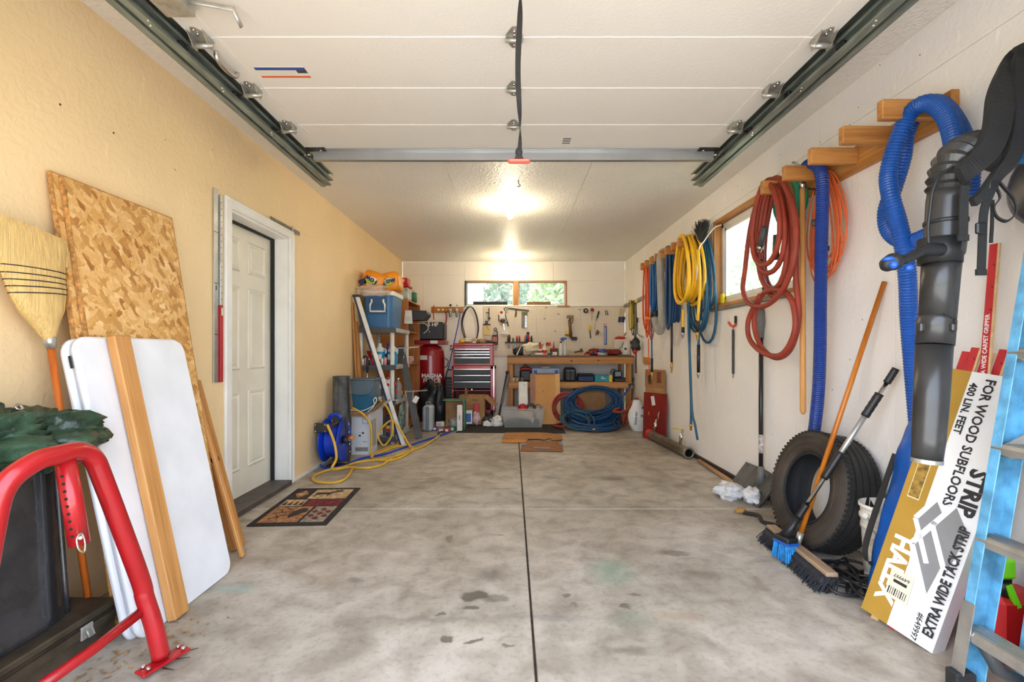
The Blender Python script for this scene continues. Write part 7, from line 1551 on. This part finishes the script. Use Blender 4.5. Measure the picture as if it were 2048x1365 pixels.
bi('lighter_gun', 'small black tool with a trailing bit at the bench edge', 'tool', [('body', G().bar((at(1094), 7.78, zt_ + .02), (at(1104), 7.78, zt_ + .045), .03, .04, bev=.008), K_dk), ('bit', G().cyl(P(1099, 711, 7.71), P(1096, 717, 7.71), .006, n=6), K_silv)])
for x, col, lab in ((1122, K_white, 'white spray bottle with a blue trigger at the bench centre'), (1130, pl('frosted', (214, 214, 210), .4), 'plain white bottle beside the blue trigger spray bottle')):
    c = (at(x), 7.92, zt_); b, k = bottle(c, .030, .235 if x < 1125 else .26, .5, .5)
    pr = [('body', b, col), ('cap', k, K_dk if x < 1125 else K_white)]
    if x < 1125: pr += [('trigger', G().prism([(-.02, 0), (.015, 0), (.02, .025), (.06, .03), (.06, .055), (-.01, .06), (-.045, .045), (-.04, .02)], .02, frame((at(1126), 7.90, zt_ + .235), (1, 0, 0), (0, 0, 1))), K_blue)]
    bi('spray_bottle', lab, 'bottle', pr)
bi('wood_offcuts', 'pale thin wood offcuts lying on the right half of the bench', 'wood', [('slat', G().bar((at(1136), 7.85, zt_ + .012), (at(1172), 7.95, zt_ + .02), .03, .012), K_tan), ('slat', G().bar((at(1140), 7.92, zt_ + .03), (at(1168), 8.0, zt_ + .05), .025, .01), K_tan)])
bi('hand_plane', 'dark hand plane in front of the pegboard offcuts', 'plane', [('body', G().bar((at(1150), 8.0, zt_ + .045), (at(1168), 8.05, zt_ + .075), .05, .04, bev=.008), K_brn), ('knob', G().ball((at(1165), 8.03, zt_ + .10), .02, 8), K_dk)])
for i in range(5): bi('screwdriver', ('first', 'second', 'third', 'fourth', 'fifth')[i] + ' loose screwdriver from the left between offcuts and red cloth', 'screwdriver', [('handle', G().cyl((at(1168 + i * 5), 7.84, zt_ + .02 + .006 * (i % 2)), (at(1172 + i * 5), 7.90, zt_ + .05), .012, n=8), (K_red, K_dk, K_red, K_blue, K_red)[i]), ('shaft', G().cyl((at(1172 + i * 5), 7.90, zt_ + .05), (at(1176 + i * 5), 7.97, zt_ + .08), .004, n=6), K_silv)])
bi('red_cloth', 'dark red cloth heaped on the right half of the workbench', 'cloth', [('fold', blob((at(1226), 7.94, zt_ + .05), .13, .12, .05, 5, 30, 16, .4), pl('maroon', (120, 34, 34), .9, bump=.3)), ('fold', blob((at(1200), 8.04, zt_ + .06), .16, .08, .05, 9, 30, 16, .5), MT['maroon'])])
tr_ = M.Translation((at(1203), 7.83, zt_))
bi('tape_roll', 'silver duct tape roll lying flat on the bench under the blue tape', 'tape', [('roll', G().lathe([(.03, 0), (.085, 0), (.085, .05), (.03, .05)], tr_, 28, True), pl('duct_silver', (170, 170, 168), .35, metal=.4)), ('core', G().lathe([(.026, 0), (.031, 0), (.031, .05), (.026, .05)], tr_, 20, True), K_tan)])
bi('tape_roll', 'bright blue painter tape roll on top of the silver tape', 'tape', [('roll', G().lathe([(.03, .051), (.055, .051), (.055, .095), (.03, .095)], tr_, 26, True), K_blue), ('core', G().lathe([(.026, .051), (.031, .051), (.031, .095), (.026, .095)], tr_, 20, True), K_tan)])
bi('bench_charger', 'cream metal box with a round dial at the right end of the bench', 'box', [('case', G().box((at(1243, 8.1), 8.12, zt_ + .135), (.26, .20, .27), bev=.012), pl('case_cream', (216, 206, 190), .5)), ('side_plate', G().box((at(1251, 8.0), 8.01, zt_ + .12), (.08, .012, .22), bev=.004), K_white), ('dial', G().cyl((at(1251, 8.0), 8.004, zt_ + .11), (at(1251, 8.0), 7.99, zt_ + .11), .02, n=16), K_dk), ('cable', G().tube(spl([(at(1240), 7.99, zt_ + .10), (at(1246), 7.98, zt_ + .15), (at(1250), 7.99, zt_ + .22)], 5), .005, 6), K_dk)])
bi('hand_tool', 'red grip tool lying on top of the cream metal box', 'tool', [('body', blob((at(1240, 8.1), 8.10, zt_ + .29), .08, .05, .025, 4, 18, 10, .4), K_red), ('lever', G().bar((at(1246, 8.1), 8.08, zt_ + .29), (at(1251, 8.1), 8.08, zt_ + .38), .02, .016), K_brn)])
# ---- under the bench
GS = 'things on the workbench lower shelf'; zs = ZS + .001
def si(name, lab, cat, parts): return item(name, lab, cat, parts, GS)
si('tool_bag', 'black tool bag with a red top on the lower shelf', 'bag', [('bag', G().box((at(1051), 7.98, zs + .10), (.19, .22, .20), bev=.03), K_dk), ('red_top', G().box((at(1051), 7.98, zs + .21), (.18, .20, .06), bev=.025), K_red), ('handle', G().tube(spl([(at(1046), 7.98, zs + .23), (at(1051), 7.98, zs + .28), (at(1056), 7.98, zs + .23)], 4), .010, 6), K_dk)])
for i, (x, mt_i, nm) in enumerate(((1027, K_white, 'white'), (1034, K_tan, 'tan'), (1044, K_grey, 'grey'))): si('parts_jar', f'{nm} small jar at the left end of the lower shelf', 'jar', [('jar', can((at(x, 7.85), 7.86, zs), .026, .07), mt_i), ('lid', can((at(x, 7.85), 7.86, zs + .07), .027, .015), K_dk)])
org = pl('organizer_blue', (148, 168, 196), .4)
t = si('parts_organizer', 'pale blue parts organizer case on the lower shelf above the framed board', 'case', [('case', G().box((at(1092, 7.8), 7.90, zs + .145), (.455, .18, .16), bev=.015), org), ('handle', G().box((at(1092, 7.8), 7.86, zs + .235), (.15, .03, .025), bev=.008), K_tan), ('stand', G().box((at(1092, 7.8), 7.92, zs + .032), (.44, .14, .062)), K_dk)] + [('latch', G().box((at(x, 7.8), 7.805, zs + .165), (.05, .014, .05), bev=.006), K_blue) for x in (1071, 1113)] + [('wheel', G().lathe([(.010, 0), (.022, 0), (.022, .008), (.010, .008)], frame((at(x, 7.8), 7.805, zs + .085), (1, 0, 0), (0, 0, 1)), 14, True), K_white) for x in (1073, 1085, 1100, 1112)])
si('black_case', 'upright ribbed black case on the lower shelf', 'case', [('case', G().box((at(1140), 7.95, zs + .115), (.19, .22, .23), bev=.03), K_dk), ('lid_seam', G().box((at(1140), 7.838, zs + .18), (.17, .006, .006)), K_grey), ('rib', G().box((at(1140), 7.838, zs + .10), (.015, .01, .14)), black_rub)])
si('blue_case', 'low dark blue tool case on the lower shelf', 'case', [('case', G().box((at(1171), 7.93, zs + .05), (.26, .22, .10), bev=.015), pl('case_navy', (26, 44, 84), .5)), ('lid', G().box((at(1171), 7.93, zs + .115), (.26, .22, .03), bev=.012), K_dk)])
t = si('teal_box', 'teal cardboard box with a yellow end on the lower shelf', 'box', [('box', G().box((at(1205, 7.8), 7.87, zs + .055), (.24, .10, .11), bev=.004), K_teal), ('yellow_end', G().box((at(1222, 7.8), 7.868, zs + .055), (.055, .104, .112), bev=.003), K_yel)])
part('print_line', G().box((at(1207, 7.8), 7.8185, zs + .055), (.07, .002, .014)), K_white, t); part('print_line', G().box((at(1205, 7.8), 7.8185, zs + .078), (.03, .002, .010)), K_white, t)
si('gauge_unit', 'grey device with a pale screen on the black flat case', 'device', [('body', G().box((at(1236), 7.95, zs + .12), (.14, .12, .12), bev=.02), K_dk), ('screen', G().box((at(1236), 7.886, zs + .125), (.10, .008, .075), bev=.003), pl('screen_grey', (140, 160, 172), .25)), ('handle', G().tube(spl([(at(1222), 7.95, zs + .13), (at(1226), 7.95, zs + .20), (at(1232), 7.95, zs + .19)], 4), .008, 6), K_dk)])
si('black_case', 'flat black case under the grey device', 'case', [('case', G().box((at(1246), 7.93, zs + .03), (.32, .24, .058), bev=.012), K_dk), ('latch', G().box((at(1250), 7.808, zs + .03), (.03, .008, .02)), K_grey)])
# framed board, tote, panel
fbm = plain('hardboard_tan', (208, 152, 82), .6, var=.05, vs=5)
m = frame((.285, 7.46, .008), (1, 0, 0), (0, .20, .79)); L_ = .80
t = thing('framed_board', 'tan hardboard panel with pale side battens leaning on the workbench', 'board', (.52, 7.48, 0))
part('panel', G().box((.235, L_ / 2, -.008), (.47, L_, .012), m=m), fbm, t); part('batten', G().box((.042, L_ / 2, .006), (.075, L_, .016), m=m), wood('batten_a', (176, 130, 104), (146, 100, 78), 'Z', 8), t); part('batten', G().box((.43, L_ / 2, .006), (.075, L_, .016), m=m), wood('batten_b', (224, 180, 118), (200, 150, 88), 'Z', 8), t); part('top_edge', G().box((.235, L_ - .004, 0), (.47, .008, .03), m=m), K_brn, t)
part('hole', G().lathe([(0, 0), (.007, 0), (.007, .001), (0, .001)], m @ M.Translation((.20, .52, -.0015)), 10), K_dk, t)
clr = pl('tote_clear', (196, 196, 190), .25, alpha=.42, var=.05)
t = thing('storage_tote', 'translucent plastic tote full of hand tools before the tool cabinet', 'tote', (.165, 7.30, 0))
def wallq(a, b, c, d): return G().add([a, b, c, d], [(0, 1, 2, 3)])
x0, x1, y0, y1 = -.155, .485, 7.10, 7.42; k = .045; z1_ = .285
A = [(x0 + k, y0 + k, .008), (x1 - k, y0 + k, .008), (x1 - k, y1 - k, .008), (x0 + k, y1 - k, .008)]; Bq = [(x0, y0, z1_), (x1, y0, z1_), (x1, y1, z1_), (x0, y1, z1_)]
g = G().add(A + Bq, [(0, 1, 2, 3)] + [(i, (i + 1) % 4, 4 + (i + 1) % 4, 4 + i) for i in range(4)]); part('tub', g, clr, t)
part('rim', G().tube(Bq, .009, 6, closed=True), clr, t)
item('canvas_bag', 'folded tan canvas inside the translucent tote', 'cloth', [('fold', G().prism([(-.15, .08), (.05, .07), (.12, -.02), (.06, -.10), (-.02, -.02)], .03, frame((.24, 7.19, .17), (1, 0, 0), (0, .1, 1))), K_cream), ('strap', G().tube(spl([(.25, 7.165, .10), (.30, 7.165, .16), (.34, 7.165, .19), (.33, 7.165, .12)], 5), .006, 6), K_dk)])
item('dark_cloth', 'dark cloth lying in the bottom of the translucent tote', 'cloth', [('fold', blob((.06, 7.25, .075), .14, .07, .05, 4, 24, 12, .4), K_dk), ('fold', blob((.28, 7.28, .07), .12, .07, .05, 6, 24, 12, .4), K_navy)])
item('circular_saw', 'red circular saw sticking out of the translucent tote', 'saw', [('motor', G().cyl((.11, 7.24, .27), (.20, 7.24, .27), .045, n=16), K_red), ('guard', G().lathe([(0, -.012), (.075, -.012), (.075, .012), (0, .012)], frame((.16, 7.22, .28), (1, 0, 0), (0, 0, 1)), 24), pl('saw_red', (170, 24, 28), .4)), ('grip', G().tube(spl([(.22, 7.25, .30), (.27, 7.25, .34), (.33, 7.25, .32), (.34, 7.25, .26)], 5), .022, 8), K_dk), ('cord', G().tube(spl([(.33, 7.25, .30), (.38, 7.22, .34), (.42, 7.2, .33), (.43, 7.2, .28)], 5), .006, 6), K_dk)])
m = frame((.105, 7.44, .008), (1, 0, 0), (.055, .16, .5))
item('white_board', 'short white board leaning between tote and workbench', 'board', [('board', G().box((.07, .34, 0), (.145, .68, .02), bev=.01, m=m), K_white), ('slot', G().box((.09, .62, .0105), (.02, .04, .002), m=m), pl('slot_grey', (200, 200, 196), .5))])
item('floor_jack', 'tall black and grey lever tool leaning beside the tool cabinet', 'lever', [('shaft', G().bar((-.21, 7.62, .10), (-.075, 7.72, .80), .03, .025, bev=.004), K_dk), ('plate', G().bar((-.16, 7.61, .30), (-.055, 7.70, .76), .05, .02, bev=.004), K_grey), ('head', G().ball((-.075, 7.72, .80), .03, 10), K_dk), ('base', G().prism([(-.07, 0), (.05, 0), (.02, .10), (-.02, .10)], .10, frame((-.22, 7.60, .0), (1, 0, 0), (0, 0, 1))), K_dk)])
# ---- floor mat and cardboard
one('rubber_mat', G().add([(-.785, 6.74, .001), (.74, 6.68, .001), (.755, 7.52, .001), (-.66, 7.56, .001), (-.785, 6.74, .009), (.74, 6.68, .009), (.755, 7.52, .009), (-.66, 7.56, .009)], [(3, 2, 1, 0), (4, 5, 6, 7), (0, 1, 5, 4), (1, 2, 6, 5), (2, 3, 7, 6), (3, 0, 4, 7)]), plain('mat_charcoal', (42, 40, 38), .95, var=.25, vs=40, bump=.5, bs=120), 'black rubber floor mat before the workbench', 'mat')
cd1 = plain('cardboard_flat', (176, 122, 64), .8, var=.12, vs=6)
def sheet_(lab, pts, z, mt, th=.006):
    n = len(pts); t = thing('cardboard_sheet', lab, 'cardboard', (pts[0][0], pts[0][1], z), 'flattened cardboard on the floor')
    g = G(); a = [V((x, y, z + .004 * ((i * 7) % 3))) for i, (x, y) in enumerate(pts)]
    g.add([tuple(v) for v in a] + [(v.x, v.y, v.z + th) for v in a], [tuple(range(n))[::-1], tuple(range(n, 2 * n))] + [(i, (i + 1) % n, n + (i + 1) % n, n + i) for i in range(n)]); part('sheet', g, mt, t); return t
q = lambda *l: [(FL(x, y).x, FL(x, y).y) for x, y in l]
sheet_('torn flattened cardboard sheet at the edge of the black mat', q((1010, 868), (1075, 868), (1100, 870), (1123, 872), (1125, 882), (1105, 884), (1100, 879), (1088, 883), (1075, 881), (1004, 881)), .010, cd1)
sheet_('narrow cardboard strip below the torn sheet', q((1004, 881), (1056, 881), (1052, 888), (1003, 887)), .004, plain('cardboard_orange', (196, 134, 70), .8))
t = sheet_('darker flattened carton with blue tape in front of the torn sheet', q((1046, 884), (1122, 884), (1127, 905), (1040, 904)), .002, plain('cardboard_brown', (146, 98, 52), .8, var=.12))
part('blue_tape', G().box((FL(1083, 899).x, FL(1083, 899).y, .016), (.19, .05, .002), rot=-.04), pl('tape_blue', (120, 140, 196), .5), t)
for x, y in ((1048, 891), (1122, 890)): part('blue_tape', G().box((FL(x, y).x, FL(x, y).y, .016), (.05, .12, .002)), MT['tape_blue'], t)
# ---- hose heap under the bench
def coil(c, axis, r0, r1, n, sd, thick, m=30):
    r = random.Random(sd); mm = frame(c, V(axis).orthogonal(), V(axis).cross(V(axis).orthogonal())); pts = []
    pr = [(r.uniform(r0, r1), r.uniform(-thick, thick), r.uniform(-.03, .03), r.uniform(-.03, .03)) for _ in range(n + 1)]
    for k in range(n):
        for i in range(m):
            f = i / m; a = 2 * pi * f; R_, h, dx, dy = [p + (q_ - p) * f for p, q_ in zip(pr[k], pr[k + 1])]
            pts.append(mm @ V((R_ * cos(a) + dx, R_ * sin(a) + dy, h)))
    return [V((p.x, p.y, max(.013, p.z))) for p in pts]
hb = thing('air_hose', 'big heap of coiled dark blue hose under the workbench', 'hose', (1.2, 7.3, 0))
r_ = random.Random(5); pts = []; pr = [(1.21 + r_.uniform(-.05, .07), .30 + .15 * r_.random(), .60 - .05 * r_.random(), .26 - .21 * (k / 26) - .04 * r_.random(), r_.uniform(-.07, .07)) for k in range(29)]
for k in range(28):
    for i in range(30):
        f = i / 30; a = 2 * pi * f; cxx, hw_, zt2, zb2, dd = [p + (q_ - p) * f for p, q_ in zip(pr[k], pr[k + 1])]
        z = (zt2 + zb2) / 2 + (zt2 - zb2) / 2 * cos(a); pts.append(V((cxx + hw_ * sin(a) + .05 * cos(a), 7.20 + .42 * z + dd, max(.014, z))))
part('leaning_coil', G().tube(pts, .0115, 6), pl('heap_blue', (16, 66, 110), .45, var=.1), hb)
part('floor_coil', G().tube(coil((1.20, 7.16, .09), (0, -.15, 1), .26, .44, 14, 8, .075), .011, 6), MT['heap_blue'], hb)
part('loose_loop', G().tube([p for p in coil((.95, 7.0, .13), (.1, -.5, 1), .18, .30, 4, 12, .07)], .011, 6), pl('heap_teal', (40, 84, 104), .5), hb)
part('fitting', G().cyl((1.17, 6.75, .05), (1.12, 6.75, .04), .014, n=8), brass, hb)
hb = thing('air_hose', 'coiled red hose at the left of the blue hose heap', 'hose', (.86, 7.4, 0))
part('leaning_coil', G().tube(coil((.86, 7.42, .28), (-.2, -.9, .3), .16, .27, 5, 21, .05), .012, 6), pl('heap_red', (150, 36, 36), .5), hb)
part('floor_loop', G().tube(coil((.78, 7.12, .04), (0, 0, 1), .10, .16, 2, 25, .02), .012, 6), MT['heap_red'], hb)
hb = thing('rubber_hose', 'thick orange rubber hose bent behind the white bag', 'hose', (1.73, 7.2, 0))
part('hose', G().tube(spl([(1.66, 7.25, .02), (1.68, 7.22, .18), (1.78, 7.2, .36), (1.86, 7.22, .42), (1.88, 7.25, .36), (1.80, 7.25, .22), (1.70, 7.2, .05)], 6), .026, 10), rubred, hb); part('loop', G().tube(spl([(1.60, 7.2, .29), (1.52, 7.15, .27), (1.50, 7.1, .25), (1.58, 7.08, .245), (1.68, 7.12, .26)], 6), .020, 10), rubred, hb)
cb0 = thing('carton', 'open brown carton behind the hose heap under the bench', 'carton', (1.2, 7.85, 0)); part('carton_body', G().box((1.25, 7.86, .26), (.48, .28, .52)), cardm, cb0); part('flap', G().bar((1.25, 7.72, .52), (1.25, 7.62, .56), .46, .005, up=(0, 0, 1)), cardm, cb0)
t = item('hand_axe', 'blue handled tool hanging from the end of the lower shelf', 'tool', [('handle', G().bar(P(1246, 794, 7.70), P(1261, 772, 7.735), .03, .022, bev=.005), K_blue), ('head', G().bar(P(1257, 771, 7.735), P(1267, 768, 7.735), .03, .03, bev=.005), K_dk), ('tip', G().ball(P(1246, 794, 7.70), .016, 8), K_silv)])
# white sack
t = thing('sack', 'white sack with blue lettering slumped in the right corner', 'sack', (1.80, 6.86, 0))
def sk(u, v):
    a = 2 * pi * u; h = v * .44; w = .135 * (sin(pi * min(1, .12 + v * .95)) ** .55) if v < .82 else .135 * (.55 - (v - .82) * 1.2)
    return V((1.80 + w * cos(a) * (1 + .1 * mnoise.noise(V((a, v * 3, 1)))) - .03 * v, 6.88 + w * .8 * sin(a), .004 + h))
part('sack_body', G().grid(sk, 32, 18, True, True), pl('sack_white', (226, 226, 224), .5, bump=.3, bs=14), t)
part('blue_flap', G().prism([(-.04, 0), (.09, -.05), (.10, -.0), (.03, .05)], .012, frame((1.845, 6.755, .345), (1, .1, 0), (0, .25, 1))), pl('sack_blue', (24, 44, 150), .5), t)
text('lettering', 'FLOOR DRY', .034, frame((1.735, 6.758, .20), (0.1, 0, 1), (-1, .2, 0)), K_navy, t, .001); text('lettering', 'Floor', .05, frame((1.85, 6.762, .23), (1, .25, 0), (0, 0, 1)), K_navy, t, .001)
# ---- right wall, back corner
t = item('spirit_level', 'short grey and yellow level hung slanted in the right corner', 'level', [('body', G().bar(RW(1248, 613, XR - .02) + V((0, -.02, 0)), RW(1268, 604, XR - .02), .02, .05), K_grey), ('band', G().bar(RW(1268, 604, XR - .02), RW(1276, 600.5, XR - .02), .021, .05), K_yel), ('rail', G().bar(RW(1276, 600.5, XR - .02), RW(1290, 594, XR - .02), .02, .05), K_grey)])
pa = hank(1.90, 1.95, 7.78, 1.93, 1.44, .06, 4, 15, .4, .2, .03, .3); hosething('jumper_cable', 'yellow and black cable loops hanging in the right corner', 'cable', pa, .009, pl('cable_olive', (190, 166, 40), .5), 6)
pa = hank(1.92, 1.95, 7.72, 1.93, 1.30, .05, 2, 17, .3, .2, .03, .3); hosething('extension_cord', 'thin black cord hanging with the yellow cable', 'cord', pa, .007, blk, 6)
t = item('bar_clamp', 'black bar clamp with a red handle hanging at the bench end', 'clamp', [('bar', G().cyl(P(1272, 690, 7.35), P(1272, 745, 7.35), .010, n=8), K_dk), ('handle', G().ball(P(1270, 703, 7.33), .05, 12, (.7, .6, 1)), K_red), ('jaw', blob(P(1270, 690, 7.35), .07, .05, .09, 3, 18, 12, .5), K_dk), ('grip', G().cyl(P(1272, 735, 7.35), P(1272, 747, 7.35), .016, n=8), K_brn)])
one('hook_board', G().box((XR - .012, 7.05, 1.00), (.024, .30, .10)), pine, 'small pine block screwed low on the right wall at the bench end', 'board')
t = item('tow_hook', 'bent grey rod hanging beside the yellow cable', 'rod', [('rod', G().tube([RW(1275, 640, XR - .03), RW(1275, 668, XR - .03), RW(1280, 673, XR - .03), RW(1284, 673, XR - .03)], .008, 6), K_grey), ('grip', G().cyl(RW(1275, 636, XR - .03), RW(1275, 645, XR - .03), .012, n=8), K_dk)])
# ---- clutter on the floor between compressor and tool cabinet
item('tool_case', 'light grey plastic tool case standing on end near the compressor', 'case', [('shell', G().box((-1.195, 6.93, .185), (.145, .22, .365), bev=.03), pl('case_grey', (176, 180, 182), .5)), ('centre_band', G().box((-1.195, 6.815, .185), (.05, .012, .34), bev=.004), pl('band_slate', (112, 122, 132), .5)), ('handle', G().tube([(-1.225, 6.9, .36), (-1.225, 6.9, .41), (-1.165, 6.9, .41), (-1.165, 6.9, .36)], .010, 6), K_grey)])
item('leather_jacket', 'black jacket draped in front of the compressor', 'jacket', [('body', blob((-1.24, 7.45, .36), .19, .12, .28, 6, 40, 26, .35), pl('leather_black', (34, 36, 38), .45, bump=.4, bs=12)), ('sleeve', blob((-1.10, 7.36, .34), .08, .08, .27, 9, 26, 20, .3), MT['leather_black'])])
item('shop_heater', 'black ribbed appliance beside the compressor', 'heater', [('body', G().box((-1.02, 7.95, .48), (.16, .20, .46), bev=.03), K_dk)] + [('fin', G().box((-1.02, 7.845, .34 + i * .05), (.13, .012, .016)), black_rub) for i in range(7)] + [('handle', G().tube(spl([(-1.09, 7.95, .70), (-1.06, 7.95, .82), (-.98, 7.95, .82), (-.95, 7.95, .70)], 4), .010, 6), K_dk), ('feet', G().box((-1.02, 7.95, .125), (.18, .16, .25), bev=.01), K_dk)])
gr1 = pl('box_green', (70, 128, 96), .5)
t = item('display_box', 'open green edged box showing its brown inside', 'box', [('back', G().box((-.87, 7.22, .21), (.24, .012, .42)), K_crd), ('top_edge', G().box((-.84, 7.12, .425), (.32, .22, .012)), gr1), ('side', G().box((-.69, 7.10, .21), (.012, .24, .42)), gr1), ('base', G().box((-.85, 7.12, .006), (.30, .22, .012)), gr1)])
item('light_carton', 'tall narrow white carton standing before the green box', 'carton', [('body', G().box((-.745, 6.90, .185), (.075, .06, .37), bev=.003), K_white), ('print', G().box((-.745, 6.868, .20), (.012, .002, .06)), K_grey)])
item('small_parcel', 'crumpled clear packaging inside the green box', 'packaging', [('bag', blob((-.86, 7.09, .08), .07, .06, .065, 3, 22, 14, .6), pl('bag_clear', (190, 184, 176), .3, alpha=.7))])
t = thing('carton', 'brown printed carton with open flaps leaning against the tool cabinet', 'carton', (-.62, 7.60, 0)); part('carton_body', G().box((-.62, 7.60, .225), (.40, .30, .45)), cardm, t); part('flap', G().bar((-.70, 7.45, .45), (-.70, 7.47, .56), .42, .005, up=(1, 0, 0)), cardm, t); part('flap', G().bar((-.42, 7.55, .45), (-.26, 7.50, .30), .24, .005, up=(0, 0, 1)), cardm, t)
for k in range(3): part('print_line', G().box((-.66, 7.449, .30 - k * .05), (.22, .002, .006)), K_brn, t)
part('print_block', G().box((-.565, 7.449, .385), (.10, .002, .022)), K_brn, t); part('print_block', G().box((-.70, 7.449, .385), (.05, .002, .016)), K_tan, t)
item('book', 'blue and white book standing against the brown carton', 'book', [('cover', G().box((-.665, 7.33, .14), (.12, .02, .20), rot=M.Rotation(-.1, 3, 'X')), K_white), ('front_print', G().box((-.665, 7.317, .13), (.09, .003, .13), rot=M.Rotation(-.1, 3, 'X')), K_blue)])
item('red_bag', 'red and clear packet hanging before the brown carton', 'packet', [('upper', G().box((-.545, 7.40, .27), (.085, .02, .13), bev=.006), K_red), ('lower', blob((-.545, 7.36, .12), .05, .03, .09, 2, 20, 14, .4), pl('packet_clear', (214, 180, 176), .35))])
item('paper_heap', 'crumpled white papers beside the clear tote', 'paper', [('sheet', blob((-.24, 7.30, .07), .09, .07, .07, 3, 22, 14, .6), K_white), ('sheet', blob((-.38, 7.28, .04), .05, .05, .04, 7, 18, 12, .6), K_white)])
item('cable_heap', 'black and grey cable bundle under the tool cabinet front', 'cable', [('tangle', G().tube(coil((-.40, 7.46, .06), (0, 0, 1), .05, .10, 6, 31, .04), .008, 6), K_dk), ('bundle', blob((-.38, 7.5, .08), .09, .06, .07, 5, 20, 12, .5), K_dk)])
for i, (px, py, w, h, dpt, mt_i, lab) in enumerate(((878, 842, .10, .10, .08, K_brn, 'small brown open box at the pile left of the green box'), (880, 848, .12, .07, .08, K_white, 'small white box in front of the brown open box'), (873, 832, .10, .12, .08, K_blue, 'blue packet in the clutter by the grey case'), (882, 862, .06, .05, .06, K_white, 'tiny white carton with a pink mark on the floor'), (894, 860, .08, .06, .06, K_red, 'small red tin on the floor in the clutter'), (905, 858, .08, .07, .05, K_grn, 'small green and white carton by the tall white one'), (870, 856, .08, .05, .06, K_purp, 'small purple packet at the foot of the grey case'), (890, 835, .09, .07, .08, K_dk, 'dark box at the back of the floor clutter'))):
    d = F * CH / (py + 6 - CY) + .05; x = at(px, d)
    item('small_carton', lab, 'carton', [('body', G().box((x, d, h / 2 + .002), (w, dpt, h), rot=M.Rotation(.3 * sin(i * 2.3), 3, 'Z'), bev=.003), mt_i), ('label', G().box((x, d - dpt * .5 - .012, h * .5), (w * .45, .003, h * .5), rot=M.Rotation(.3 * sin(i * 2.3), 3, 'Z')), (K_white, K_pink, K_silv, K_pink, K_white, K_white, K_white, K_grey)[i])], 'small clutter before the tool cabinet')
